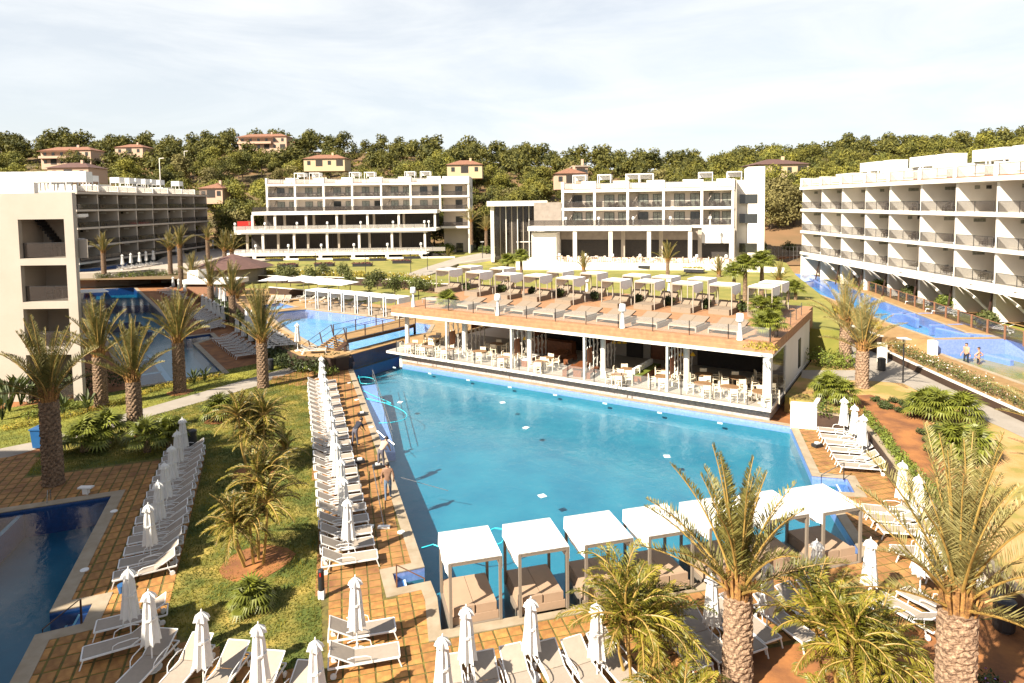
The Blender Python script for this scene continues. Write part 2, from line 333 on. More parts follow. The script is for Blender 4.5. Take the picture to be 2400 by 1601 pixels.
# step recess of pool 3 sits between the two edge points
chan = pts([(822, 831), (940, 797)])   # weir foot (channel joins main pool)
main_in = [main_in[0], G(819, 838), G(950, 806), main_in[1]]+main_in[2:]
def pool(name, inner, z, depth, floor, wall, wat, cw=.42, wz=-.10, coping=True, label=None, low=None):
    b = MB(); b2 = MB(); zs_ = z-.42 if low else z-depth; n = len(inner)
    P = [Vector(p[:2]) for p in inner]
    ar = sum(P[i].x*P[(i+1) % n].y-P[(i+1) % n].x*P[i].y for i in range(n))
    if ar < 0: P = P[::-1]
    for i in range(n):
        a, c = P[i], P[(i+1) % n]
        b.quad((a.x, a.y, zs_), (a.x, a.y, z+.005), (c.x, c.y, z+.005), (c.x, c.y, zs_))
        if low: b2.quad((a.x, a.y, z-depth), (a.x, a.y, zs_), (c.x, c.y, zs_), (c.x, c.y, z-depth))
    w = b.build(name+'_basin', wall, None, 'structure')
    if low: b2.build(name+'_wall', low, None, 'structure')
    patch(name+'_floor', P, z-depth+.001, floor)
    patch(name+'_water', P, z+wz, wat)
    if coping:
        O = offset(P, cw); c = MB()
        for i in range(n):
            j = (i+1) % n; a, d, e, f = P[i], P[j], O[j], O[i]
            c.add([(*a, z+.035), (*d, z+.035), (*e, z+.035), (*f, z+.035), (*a, z-.03), (*d, z-.03), (*e, z-.03), (*f, z-.03)],
                  [(3, 2, 1, 0), (0, 1, 5, 4), (2, 3, 7, 6)])
        c.build(name+'_coping', M['coping'], None, 'structure')
    return P
pool('main_pool', main_in, 0, 1.25, M['poolfloor'], M['bluetile2'], M['water'], wz=-.15, low=M['poolfloor'])
pool('left_pool', pool2_in, 0, 1.3, M['darkpool'], M['navytile'], M['waterdark'], cw=.5)
pool('garden_pool', pool3_in, 0, 1.2, M['darkpool'], M['navytile'], M['waterdark'], cw=.45)
big = [(-500, -60), (500, -60), (500, 112), (-500, 112)]
patch('ground', big, -.004, M['soil'], holes=[main_in, pool2_in, pool3_in])
patch('far_ground', [(-1200, 112), (1200, 112), (3000, 4000), (-3000, 4000)], -.01, M['hill'])

path_left = pts([(-160, 1082), (0, 1052), (84, 1035), (236, 986), (337, 958), (600, 883), (694, 857), (716, 862), (640, 889), (600, 906), (337, 980), (250, 1007), (110, 1045), (50, 1064), (0, 1077), (-160, 1110)])
deck_left = pts([(-160, 1110), (0, 1077), (95, 1059), (62, 1116), (150, 1106), (290, 1086), (396, 1071), (474, 1060), (480, 1088), (415, 1345), (385, 1428), (366, 1470), (520, 1530), (758, 1601), (900, 1800), (-900, 1950)])
lawn_c = pts([(250, 1007), (337, 980), (600, 906), (640, 889), (716, 868), (728, 905), (751, 1340), (758, 1601), (520, 1530), (366, 1470), (385, 1428), (415, 1345), (480, 1088), (474, 1060), (396, 1071), (290, 1086), (150, 1106), (62, 1116), (95, 1059), (110, 1045)])
lawn_l = pts([(-200, 1075), (0, 1052), (84, 1035), (236, 986), (337, 958), (600, 883), (694, 857), (640, 845), (329, 907), (180, 935), (-200, 985)])
deck_m = pts([(640, 884), (720, 868), (735, 850), (800, 847), (819, 850), (900, 1053), (995, 1330), (920, 1345.6), (930, 1380), (1009, 1363), (1025, 1403), (1034, 1479), (2018, 1298), (1924, 1152), (2004, 1156), (1986, 1123), (1903, 1116), (1853, 1000), (1905, 1003), (1996, 1009), (2093, 1144), (2330, 1381), (2440, 1452), (2330, 1452), (2260, 1455), (2060, 1475), (1800, 1520), (1560, 1562), (1380, 1700), (1200, 1900), (860, 1900), (758, 1601), (751, 1340), (728, 905), (640, 900)])
patch('garden_path', path_left, .012, M['path'])
patch('central_lawn', lawn_c, .004, M['patchylawn'])
patch('side_lawn', lawn_l, .005, M['lawn'])
# tiled decks: pools cut them
def tiles(name, poly, holes, o, ang, px, py, gap, near, rowshift=0, limit=300):
    base = patch(name, poly, .001, M['joint'], parent=None) if not holes else patch(name, poly, .001, M['joint'], holes=holes)
    u = Vector((math.cos(ang), math.sin(ang))); v = Vector((-u.y, u.x)); o = Vector(o[:2])
    cand = []
    X = [p[0] for p in poly]; Y = [p[1] for p in poly]
    R_ = max(max(X)-min(X), max(Y)-min(Y))
    nx = int(R_/px)+2; ny = int(R_/py)+2
    for i in range(-nx, nx):
        for j in range(-ny, ny):
            p = o+u*(i*px+(j % 2)*rowshift)+v*(j*py)
            if p.y < 15.5 or p.y > 60 or abs(p.x/p.y) > .85: continue
            if not inside(p, poly): continue
            if any(inside(p, h) for h in CUT): continue
            cand.append((p.length, p))
    cand.sort(key=lambda t: t[0])
    hx, hy = (px-gap)/2, (py-gap)/2
    t = MB()
    for c in ((-hx, -hy), (hx, -hy), (hx, hy), (-hx, hy)): pass
    t.add([(-hx, -hy, 0), (hx, -hy, 0), (hx, hy, 0), (-hx, hy, 0), (-hx+.01, -hy+.01, .016), (hx-.01, -hy+.01, .016), (hx-.01, hy-.01, .016), (-hx+.01, hy-.01, .016)],
          [(4, 5, 6, 7), (0, 1, 5, 4), (1, 2, 6, 5), (2, 3, 7, 6), (3, 0, 4, 7)])
    tm = t.me('paving_tile', M['tile'])
    far = MB()
    # order by depth in view
    for k, (d, p) in enumerate(cand):
        if k < limit:
            q = ob('paving_tile', tm, None, base); q.location = (p.x, p.y, .001+random.uniform(0, .004)); q.rotation_euler = (random.uniform(-.006, .006), random.uniform(-.006, .006), ang+random.uniform(-.012, .012))
        else:
            h = .012+random.uniform(0, .005)
            c = [p+u*(a*hx)+v*(b*hy) for a, b in ((-1, -1), (1, -1), (1, 1), (-1, 1))]
            far.add([(*c[0], 0), (*c[1], 0), (*c[2], 0), (*c[3], 0), (*c[0], h), (*c[1], h), (*c[2], h), (*c[3], h)], [(4, 5, 6, 7), (0, 1, 5, 4), (1, 2, 6, 5), (2, 3, 7, 6), (3, 0, 4, 7)])
    if far.v: far.build('paving_tiles', M['tilestuff'], base, 'stuff')
    return base
def ang(a, b): d = Vector(b[:2])-Vector(a[:2]); return math.atan2(d.y, d.x)
a_front = ang(G(1034, 1479), G(2018, 1298)); a_left = ang(G(900, 1053), G(995, 1330))
a_p2 = ang(G(116, 1437), G(261, 1163))
CUT = [offset(main_in, .33), offset(pool2_in, .4)]
tiles('main_deck_paving', deck_m, [], G(1034, 1490), a_front, .46, .43, .055, None)
tiles('left_deck_paving', deck_left, [pool2_in], G(261, 1163), a_p2, .62, .44, .07, None)

# ------------------------------------------------------------------ terraces
def terrace(name, poly, z, m, holes=(), skirt=None):
    return patch(name, poly, z, m, holes, skirt=skirt or 1.4)
up_in = pts([(628, 734), (717, 726), (918, 749), (1010, 762), (1000, 780), (946, 789), (822, 822), (745, 812), (666, 768)], 1.1)
kid_in = pts([(600, 719), (655, 710), (692, 720), (640, 727)], 1.1)
FL = G(919, 716, 4.85); U = Vector((.839, -.544, 0)); VV = Vector((.544, .839, 0))
def RL(a, b, z=0): p = FL+U*a+VV*b; return Vector((p.x, p.y, z))      # restaurant frame: a along the front, b to the back
LR, DR = 30.9, 14.2
plA = [G(946, 797, 1.1), G(822, 831, 1.1), G(786, 838, 1.1), G(700, 832, 1.1), G(645, 806, 1.1), G(590, 740, 1.1), G(545, 700, 1.1), G(470, 668, 1.1), (-62, 118, 1.1), (20, 90, 1.1), RL(LR-.3, DR, 1.1), RL(LR-.3, DR-.4, 1.1), RL(1.2, DR-.4, 1.1), RL(1.2, 3, 1.1)]
M['terr'] = mat('tan_terrace_paving', (.60, .38, .17), .85, .2, 1.2, col2=(.46, .27, .10), bump=.2, bscale=20)
terrace('pool_terrace', plA, 1.1, M['terr'], [up_in, kid_in])
wl = [G(826, 834, 1.1), G(786, 840, 1.1), G(700, 834, 1.1), G(645, 808, 1.1), G(590, 742, 1.1), G(545, 702, 1.1), G(470, 670, 1.1)]
pool('upper_pool', up_in, 1.1, 1.0, M['riverfloor'], M['bluetile2'], M['water'], cw=.4, wz=-.05)
pool('paddling_pool', kid_in, 1.1, .35, M['riverfloor'], M['bluetile'], M['water'], cw=.4, wz=-.05)
wall_later = wl
# weir wall between upper and main pool
w = MB(); a, c = G(822, 831, 1.1), G(946, 797, 1.1); w.prism([a, c, c+Vector((.15, .25, 0)), a+Vector((.15, .25, 0))], -1.2, 1.06); w.build('weir_wall', M['bluetile'], None, 'structure')
olive_lawn = pts([(560, 665), (700, 655), (930, 675), (1100, 700), (1100, 720), (905, 716), (720, 693), (640, 677), (575, 676)], 1.1)
patch('olive_lawn', olive_lawn, 1.108, M['lawn2'])
# second terrace, left upper lawn
plB = [G(500, 648, 2.2), G(585, 646, 2.2), G(773, 650, 2.2), G(934, 656.5, 2.2), G(1023, 665.5, 2.2), (2, 88, 2.2), (0, 100, 2.2), (-2, 175, 2.2), (-72, 175, 2.2), G(520, 611, 2.2)]
terrace('upper_lawn', plB, 2.2, M['lawn2'])
def wall_line(name, ptsl, h0, h1, th, m, cap=None, label=None, cat='wall', boards=False):
    o = thing(name, label, cat)
    b = MB(); c = MB()
    for i in range(len(ptsl)-1):
        a, d = Vector(ptsl[i][:2]), Vector(ptsl[i+1][:2]); e = (d-a).normalized(); n = Vector((e.y, -e.x))*th/2
        z1a = h1[i] if hasattr(h1, '__len__') else h1; z1b = h1[i+1] if hasattr(h1, '__len__') else h1
        b.prism([a-n, d-n, d+n, a+n], h0, [z1a, z1b, z1b, z1a])
        if cap: c.prism([a-n*1.25, d-n*1.25, d+n*1.25, a+n*1.25], [z1a+.002, z1b+.002, z1b+.002, z1a+.002], [z1a+.07, z1b+.07, z1b+.07, z1a+.07])
    b.build('wall_face', m, o)
    if cap: c.build('coping_cap', cap, o)
    return o
wall_line('retaining_wall', wl, -.1, 1.09, .16, M['darkwood'], None, 'dark retaining wall hidden by planting left of the upper pool')
wall_line('retaining_wall', [G(500, 648, 2.2), G(585, 646, 2.2), G(773, 650, 2.2), G(934, 656.5, 2.2), G(1023, 665.5, 2.2), (3, 87)], 1.0, 2.22, .25, M['darkwood'], M['white'], 'brown retaining wall with white cap below the upper lawn')
# lawn in front of the right hotel block, gently rising
P1, P2, P3 = G(1074, 617, 2.7), G(1196, 597, 4.0), G(1262, 592, 4.0)
lawnR = [RL(-2, DR+2), RL(LR+2.2, DR+.6), (31.5, 64), (38.5, 88), (44, 104), (40, 150), (1, 150), P3, P2, P1]
patch('right_lawn', lawnR, [2.6, 3.3, 3.3, 3.3, 3.4, 4.2, 4.4, 4.0, 4.0, 2.7], M['lawn2'], skirt=2.5)
pp = [(930, 650, 2.21), (1005, 624, 2.3), (1070, 604, 3.0), (1158, 587, 4.1), (1180, 578, 4.6), (1260, 578, 4.6), (1262, 592, 4.05), (1196, 598, 4.05), (1074, 618, 2.75), (985, 652, 2.22)]
patch('entrance_path', [G(*q) for q in pp], [q[2] for q in pp], M['path'], skirt=.6)
# right-hand garden terrace
wl1 = [(1916, 967), (1996, 981), (2020, 985), (2106, 1098), (2352, 1356), (2440, 1430), (2600, 1560)]
W1 = pts(wl1, 1.0)
plF = W1+[Vector((60, 14, 0)), Vector((70, 60, 0)), Vector((40, 80, 0)), G(1889, 738, 1.0), RL(LR+.35, DR+.2), RL(LR+.35, 2.6), RL(LR+1.9, 2.2)]
terrace('right_garden', plF, 1.0, M['drygrass'])
path_r = pts([(1889, 752), (1905, 752), (1990, 790), (2055, 825), (2234, 914), (2400, 985), (2600, 1072), (2600, 1120), (2349, 1003), (2272, 970), (2178, 929), (2116, 899), (2040, 893), (1905, 890), (1877, 885), (1880, 868), (2007, 868), (1975, 812), (1889, 768)], 1.0)
patch('right_path', path_r, 1.012, M['path'])
wall_line('retaining_wall', pts(wl1, 1.0), -.05, 1.04, .22, M['darkwood'], M['coping'], 'dark brown garden wall with pale cap behind the right-hand loungers')
soilb = pts([(2020, 985), (2106, 1098), (2200, 1200), (2290, 1230), (2260, 1100), (2200, 1010), (2150, 960), (2040, 925), (1960, 930)], 1.0)
patch('soil_bed', soilb, 1.005, M['soil'])
# river terrace (right)
plE = [G(2070, 819, 1.4), G(2116, 842, 1.4), G(2234, 896, 1.4), G(2400, 970, 1.4), G(2600, 1058, 1.4), Vector((75, 36, 0)), Vector((75, 60, 0)), G(2356, 800, 1.4), G(2190, 806, 1.4)]
low_in = pts([(2190, 822), (2272, 853), (2400, 899), (2650, 985), (2650, 830), (2400, 812), (2360, 806)], 1.4)
terrace('lower_river_deck', plE, 1.4, M['wood2'], [low_in])
pool('lower_river', low_in, 1.4, .9, M['riverfloor'], M['bluetile2'], M['waterriver'], cw=.35, wz=-.06)
PZ = 2.45
riv_in = pts([(1835, 640), (1905, 644), (1985, 672), (2060, 703), (2150, 737), (2262, 780), (2352, 789), (2192, 793), (2070, 752), (1980, 712), (1905, 684), (1851, 667)], PZ)
plD = [Vector((31, 92, 0)), G(1860, 700, PZ), G(1889, 726, PZ), G(2067, 790, PZ), G(2120, 792, PZ), G(2186, 797, PZ), G(2360, 793, PZ), G(2560, 850, PZ), Vector((80, 48, 0)), Vector((80, 112, 0)), Vector((31, 112, 0))]
terrace('river_terrace', plD, PZ, M['wood2'], [riv_in], skirt=2.6)
pool('upper_river', riv_in, PZ, .9, M['riverfloor'], M['bluetile2'], M['waterriver'], cw=.3, wz=-.04)
ww = MB(); a, c = G(2190, 798, PZ), G(2356, 796, PZ); d = G(2520, 835, PZ)
for s_, e_ in ((a, c), (c, d)):
    ww.prism([s_, e_, e_+Vector((0, .2, 0)), s_+Vector((0, .2, 0))], .6, PZ+.02)
ww.build('cascade_wall', M['bluetile2'], None, 'structure')
wall_line('river_wall', [G(1889, 727, PZ), G(2067, 790, PZ)], .95, PZ+.02, .25, M['darkwood'], M['white'], 'tall dark retaining wall with white cap beside the right path')
wall_line('river_wall', [G(2067, 818, 1.45), G(2116, 842, 1.45), G(2234, 896, 1.45), G(2400, 970, 1.45), G(2620, 1068, 1.45)], .95, 1.47, .2, M['darkwood'], M['white'], 'low dark retaining wall with white cap along the lower river deck')
# white pier where the two walls meet, and beside the steps
for x, y, z0, z1, lab in ((2068, 806, .95, PZ+.05, 'white rendered pier where the two river walls meet'), (2186, 800, 1.3, PZ+.06, 'white pier at the foot of the wooden river steps')):
    p = G(x, y, PZ); b = MB(); b.box(p.x-.22, p.x+.22, p.y-.3, p.y+.3, z0, z1); tag(b.build('garden_pier', M['white']), lab, 'pier')
# ornamental ribs in the river pools
for i, (a, c, z) in enumerate((((2090, 735), (2195, 734), PZ), ((2150, 747), (2110, 731), PZ), ((2180, 762), (2255, 760), PZ), ((2195, 768), (2278, 786), PZ), ((2300, 772), (2250, 755), PZ), ((1880, 662), (1915, 655), PZ), ((1900, 652), (1985, 700), PZ), ((2310, 830), (2372, 845), 1.4))):
    p, q = G(*a, z), G(*c, z); b = MB(); e = (q-p).normalized(); n = Vector((e.y, -e.x, 0))*.16
    b.prism([p-n, q-n, q+n, p+n], z-.85, z+.02); b.build('pool_rib', M['bluetile2'], None, 'structure')
# timber steps on the river terrace
def steps(label, a, b, c, d, z0, z1, n, m=M['wood2'], name='timber_steps', th=.12):
    # a,b lower edge ; d,c upper edge
    o = thing(name, label, 'steps')
    for i in range(n):
        f0, f1 = i/n, (i+1)/n; z = z0+(z1-z0)*(i+1)/n
        P = [a.lerp(d, f0), b.lerp(c, f0), b.lerp(c, f1), a.lerp(d, f1)]
        s_ = MB(); s_.prism(P, z-th-(z1-z0)/n, z); s_.build('step', m, o)
    return o
steps('long timber steps down beside the white pier on the right', G(2095, 826, 1.4), G(2180, 818, 1.4), G(2150, 784, PZ), G(2068, 788, PZ), 1.4, PZ-.03, 5)
steps('timber steps at the far bend of the blue river pool', G(1860, 705, PZ), G(1900, 700, PZ), G(1890, 676, PZ), G(1853, 680, PZ), PZ-.3, PZ+.35, 5)
# left: terrace of the far-left hotel
plG0 = [G(205, 672), G(362, 664), G(430, 660), (-55, 118), (-55, 124), (-110, 124), (-110, 112)]
plG0 = [Vector((p[0], p[1])) for p in plG0]
patch('hedge_bank', plG0, 1.25, M['soil'], skirt=1.4)
z3 = 2.5
lriv = pts([(150, 640), (217, 637), (282, 630), (365, 614), (384, 602), (420, 597), (470, 590), (475, 583), (384, 592), (300, 606), (296, 617), (240, 627), (150, 634)], z3)
plG = [G(130, 642, z3), G(222, 640, z3), G(300, 636, z3), G(362, 631, z3), G(440, 629, z3), G(480, 625, z3), Vector((-40, 150, 0)), Vector((-40, 175, 0)), Vector((-120, 175, 0)), Vector((-120, 100, 0))]
terrace('left_terrace', plG, z3, M['cream'], [lriv], skirt=2.6)
pool('left_river', lriv, z3, .8, M['darkpool'], M['bluetile'], M['waterriver'], cw=.3, wz=-.05)
wall_line('retaining_wall', [G(205, 671), G(362, 663), G(432, 659)], -.02, 1.3, .25, M['black'], M['coping'], 'long black retaining wall at the far end of the dark pool')
b = pts([(222, 671), (300, 667), (300, 671), (222, 676)]); patch('grass_strip', b, .01, M['lawn'])
# submerged benches and walls in the dark pool
for a, c in (((331, 842), (362, 837)), ((329, 876), (380, 868)), ((362, 842), (398, 891)), ((349, 828), (358, 836)), ((245, 682), (276, 715)), ((276, 715), (350, 712)), ((212, 700), (276, 715)), ((250, 757), (330, 750)), ((330, 750), (352, 775))):
    p, q = G(*a), G(*c); b = MB(); e = (q-p).normalized(); n = Vector((e.y, -e.x, 0))*.22
    b.prism([p-n, q-n, q+n, p+n], -1.15, -.12); b.build('pool_bench', M['navytile'], None, 'structure')
p, q = G(48, 1200), G(-30, 1275); e = (q-p).normalized(); n = Vector((e.y, -e.x, 0))*.1; b = MB(); b.prism([p-n, q-n, q+n, p+n], -1.2, -.12); b.build('pool_bench', M['navytile'], None, 'structure')
# sloping entry ledge in the main pool
le = pts([(842, 898), (880, 898), (924, 1030), (880, 1010)]); b = MB()
b.prism([G(846, 900), G(882, 896), G(926, 1032), G(893, 1032)], -1.2, [-.16, -.16, -.7, -.7]); b.build('pool_ramp', M['bluetile2'], None, 'structure')
# submerged steps in the recesses
def recess_steps(a, b, c, d, n=3):
    for i in range(n):
        f0, f1 = i/n, (i+1)/n; z = -.25-.28*i
        P = [a.lerp(b, f0), a.lerp(b, f1), d.lerp(c, f1), d.lerp(c, f0)]
        m_ = MB(); m_.prism(P, -1.2, z); m_.build('pool_step', M['bluetile'], None, 'structure')
        e = MB(); q = [a.lerp(b, f1-.06), a.lerp(b, f1), d.lerp(c, f1), d.lerp(c, f1-.06)]; e.prism(q, z+.003, z+.01); e.build('step_nosing', M['whitem'], None, 'structure')
recess_steps(G(924, 1349), G(1000, 1332), G(1006, 1362), G(932, 1377))
recess_steps(G(213, 1418), G(120, 1438), G(86, 1487), G(192, 1462))
recess_steps(G(1984, 1125), G(1908, 1120), G(1926, 1151), G(2000, 1154))
# ------------------------------------------------------------------ hotel blocks
def onplane(px, py, O, rz):
    d = CM @ Vector(((px-PX)/FOC, -(py-PY)/FOC, -1)); u = Vector((math.cos(rz), math.sin(rz))); n = Vector((-u.y, u.x))
    t = (n.x*O[0]+n.y*O[1])/(n.x*d.x+n.y*d.y); q = Vector((d.x*t, d.y*t))
    return u.dot(q-Vector(O[:2])), EYE+d.z*t
def lbox(name, m, par, *a):
    b = MB(); b.box(*a); return b.build(name, m, par)
WM = {}
def window_mesh(w, h):
    k = (round(w, 2), round(h, 2))
    if k not in WM:
        f = MB()
        for x0, x1, z0, z1 in ((-w/2, w/2, h-.07, h), (-w/2, w/2, 0, .07), (-w/2, -w/2+.07, .07, h-.07), (w/2-.07, w/2, .07, h-.07), (-.035, .035, .07, h-.07)): f.box(x0, x1, -.05, .03, z0, z1)
        p = MB(); p.box(-w/2+.07, -.035, -.015, .015, .07, h-.07); p.box(.035, w/2-.07, -.015, .015, .07, h-.07)
        WM[k] = (f.me('window', M['black']), p.me('pane', M['curtain']), p.me('pane', M['winglass']))
    return WM[k]
def add_window(par, x, y, z, w, h, dark=False, rz=0):
    f, c, d = window_mesh(w, h); o = ob('window', f, None, par); o.location = (x, y, z); o.rotation_euler = (0, 0, rz)
    ob('pane', d if dark else c, None, o); return o
RAIL = {}
def add_rail(par, x0, x1, y, z, h=1.0, glass='glassdark'):
    w = round(x1-x0, 1); k = (w, h, glass)
    if k not in RAIL:
        g = MB(); g.box(0, w, -.01, .01, .08, h); r = MB(); r.box(0, w, -.02, .02, h, h+.035)
        n = max(2, round(w/2.6)+1)
        for i in range(n): q = .03+(w-.06)*i/(n-1); r.box(q-.02, q+.02, -.02, .02, 0, h)
        RAIL[k] = (g.me('balustrade', M[glass]), r.me('handrail', M['black']))
    o = ob('balustrade', RAIL[k][0], None, par); o.location = (x0, y, z); ob('handrail', RAIL[k][1], None, o)
    return o
# small terrace furniture, used by all hotels
def mk_set():
    b = MB(); b.box(-.4, .4, -.4, .4, .68, .72); 
    for x in (-.35, .35):
        for y in (-.35, .35): b.box(x-.025, x+.025, y-.025, y+.025, 0, .68)
    t = b.me('terrace_table', M['darkchair'])
    c = MB(); c.box(-.25, .25, -.25, .25, .38, .44); c.box(-.25, .25, .21, .26, .44, .85)
    for x in (-.22, .22):
        for y in (-.22, .22): c.box(x-.02, x+.02, y-.02, y+.02, 0, .38)
        c.box(x-.02, x+.02, -.22, .21, .60, .63)
    return t, c.me('terrace_chair', M['darkchair'])
TT, TCH = mk_set()
def put(name, me, p, rz, label, cat, group):
    o = ob(name, me); o.location = p; o.rotation_euler = (0, 0, rz); return tag(o, label, cat, group)
def pergola_me():
    b = MB(); w, d, h = 2.0, 2.0, 2.1
    for x in (-w/2, w/2):
        for y in (-d/2, d/2): b.box(x-.05, x+.05, y-.05, y+.05, 0, h)
    for y in (-d/2, d/2): b.box(-w/2+.05, w/2-.05, y-.05, y+.05, h-.1, h)
    c = MB(); c.box(-w/2-.06, w/2+.06, -d/2-.06, d/2+.06, h+.003, h+.04); c.box(w/2+.052, w/2+.07, -d/2, d/2, h-.75, h); c.box(-w/2, w/2, d/2+.052, d/2+.07, h-.75, h)
    return b.me('frame', M['whitem']), c.me('canopy', M['canvas'])
PGM = pergola_me()
def pan_me():
    c = MB(); c.box(-1.06, 1.06, -1.06, 1.06, 2.103, 2.14); c.box(1.052, 1.07, -1.0, 1.0, .9, 2.1); c.box(-1.0, 1.0, 1.052, 1.07, .9, 2.1); c.box(-1.0, 1.0, -1.07, -1.052, .9, 2.1); c.box(-1.07, -1.052, -1.0, 1.0, .9, 2.1); return c.me('canopy', M['canvas'])
PGP = pan_me()
def pergola(p, rz, label, group, sc=1):
    pm_ = PGP if 'canopy' in label else PGM[1]
    t = thing('rooftop_pergola', label, 'pergola', p, rz, group); t.scale = (sc,)*3; ob('frame', PGM[0], None, t); ob('canopy', pm_, None, t); return t
def w2(par, x, y, z): u = Vector((math.cos(par.rotation_euler.z), math.sin(par.rotation_euler.z))); l = par.location; return Vector((l.x+u.x*x-u.y*y, l.y+u.y*x+u.x*y, l.z+z))

def side_hotel(name, label, O, rz, bays, zs, base, balc, body, seen, gname, sunny):  # sunny swaps lit and shaded tones of the same walls
    """deep-bay hotel seen along its facade; local x along the facade, local y inward"""
    h = thing(name, label, 'hotel', (*O, 0), rz)
    a0, a1 = min(bays), max(bays); top = zs[-1]
    for i, z in enumerate(zs): lbox('floor_slab', M['white'] if sunny else M['shadewhite'], h, a0-.2, a1+.2, (-.25 if i < len(zs)-1 else -.45), body, z-.42 if i == len(zs)-1 else z-.36, z)
    for i, a in enumerate(bays):
        segs = [base]+zs
        for k in range(len(zs)):
            z0 = segs[k] if k else base; z1 = zs[k]-(.42 if k == len(zs)-1 else .36)
            yy = 0 if k else -.0
            p = lbox('partition_wall', M['white'] if sunny else M['shadewhite'], h, a-.17, a+.17, yy, balc, z0, z1)
            if 0 < i < len(bays) or True:
                if k >= 1 or i % 2:
                    # slit window high on the wall face turned to the pool
                    f = MB(); s_ = seen
                    x0, x1 = (a+.172, a+.20) if s_ > 0 else (a-.20, a-.172)
                    yo = balc*(.42+.1*((i*7+k*3) % 3)); wd = 1.15 if (i+k) % 3 else .5
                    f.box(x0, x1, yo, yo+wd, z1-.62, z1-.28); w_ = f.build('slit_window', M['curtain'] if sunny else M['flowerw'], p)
                    if (i+k) % 3 == 0:
                        f = MB(); f.box(x0, x1, yo+1.1, yo+1.6, z1-.62, z1-.28); f.build('slit_window', M['winglass'], p)
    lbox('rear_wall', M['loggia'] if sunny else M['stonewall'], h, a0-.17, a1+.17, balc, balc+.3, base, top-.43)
    for k in range(len(zs)-1):
        for i in range(len(bays)-1):
            b0, b1 = sorted((bays[i], bays[i+1])); m_ = (b0+b1)/2
            add_rail(h, b0+.2, b1-.2, -.14, zs[k], 1.0)
            add_window(h, m_, balc-.04, zs[k]+.02, 2.0, 2.2, dark=(i+k) % 3 == 0)
            if (i*5+k*3) % 4:
                put('terrace_table', TT, w2(h, m_+random.uniform(-.5, .5), 1.3, zs[k]), rz, 'dark table on a balcony of the '+gname, 'table', 'balcony tables of the '+gname)
                for q in (-1, 1): put('terrace_chair', TCH, w2(h, m_+q*.9, 1.4, zs[k]), rz+q*1.2, 'dark chair on a balcony of the '+gname, 'chair', 'balcony chairs of the '+gname)
        # outside stairs inside some top-floor bays
    k = len(zs)-2
    for i in range(1, len(bays)-1, 2):
        b0, b1 = sorted((bays[i], bays[i+1])); s_ = MB(); z0 = zs[k]; n = 9
        for q in range(n):
            f = q/n; s_.box(b0+.5+(b1-b0-1.2)*f*.8, b0+.5+(b1-b0-1.2)*(f+1/n)*.8, balc-1.2, balc-.35, z0+2.6*f, z0+2.6*f+.22)
        s_.build('stair', M['stonewall'], h)
    # roof terrace
    for i in range(len(bays)-1):
        b0, b1 = sorted((bays[i], bays[i+1]))
        add_rail(h, b0+.25, b1-.25, -.2, top+.12, .95, 'glass')
        lbox('deck_edge', M['rust'], h, b0+.22, b1-.22, -.30, -.24, top+.003, top+.12)
        lbox('parapet_post', M['white'], h, b0-.16, b0+.16, -.35, 1.9, top+.002, top+1.25)
        lbox('party_wall', M['white'], h, b0-.1, b0+.1, 1.9, body-1, top+.002, top+1.3)
        if i % 2 == 0: lbox('roof_house', M['white'], h, b0+.5, b1-.6, 4.5, 7.5, top+.002, top+1.75)
        add_rail(h, b0+.25, b1-1.8, 2.4, top+.12, .95, 'glassdark')
        lbox('roof_lounger', M['cushion'], h, b0+1, b0+2.8, .8, 1.6, top+.3, top+.45)
    return h
BZ = 42.7
baysC = [0, 5.9, 11.4, 17.0, 22.0, 27.6, 33.0, 38.3, 43.6, 49.0]
hotelC = side_hotel('hotel_block', 'long white hotel block with sunlit balconies down the right side', (BZ, 95.5), -math.pi/2, baysC, [5.85, 8.98, 12.14, 15.35], 2.4, 3.7, 11, 1, 'right hotel block', True)
CN = iter(ORD[1:])
for i in range(8, 0, -1):
    a = baysC[i]
    pergola(w2(hotelC, a+1.2, 6, 16.3), hotelC.rotation_euler.z, next(CN)+' white roof canopy of the right hotel block counting from the near end', 'roof canopies of the right hotel block', .95)
    if i % 2: pergola(w2(hotelC, a+3.6, 6, 16.3), hotelC.rotation_euler.z, next(CN)+' white roof canopy of the right hotel block counting from the near end', 'roof canopies of the right hotel block', .95)
# sloping braces and awnings on the ground floor of C
for i in range(1, 9):
    a = baysC[i]
    b = MB(); b.bar((a+.5, .15, 5.3), (a+3.2, 1.6, 2.6), .2, .2); b.build('sloping_brace', M['white'], hotelC)
    b = MB(); b.prism([(a-2.4, -1.35), (a+2.6, -1.35), (a+2.6, -.3), (a-2.4, -.3)], [5.25]*4, [5.3, 5.3, 5.45, 5.45]); b.build('awning', M['white'], hotelC)
    b = MB(); b.bar((a, -.2, 5.2), (a+.4, -.9, 2.5), .12); b.build('awning_post', M['brownmet'], hotelC)
lbox('end_wall', M['white'], hotelC, -.45, -.2, 0, 11, 2.4, 5.45)
for z in (5.85, 8.98, 12.14): add_rail(hotelC, .2, 5.6, 3.5, z, 1.0)
baysA = [x*1.054 for x in (0, 5.9, 11.8, 17.7, 23.6, 29.5, 35.4, 41.3, 47.5)]
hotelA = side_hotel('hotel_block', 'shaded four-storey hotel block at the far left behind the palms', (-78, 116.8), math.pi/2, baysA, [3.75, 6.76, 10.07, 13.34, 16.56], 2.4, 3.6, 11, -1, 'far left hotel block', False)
CN = iter(ORD[1:])
for i in range(0, 8):
    for q in (0, 1):
        if (i+q) % 4 != 3: pergola(w2(hotelA, baysA[i]+1.4+q*2.6, 6, 18.0), hotelA.rotation_euler.z, next(CN)+' white roof canopy of the far left hotel counting from the near end', 'roof canopies of the far left hotel block', .95)

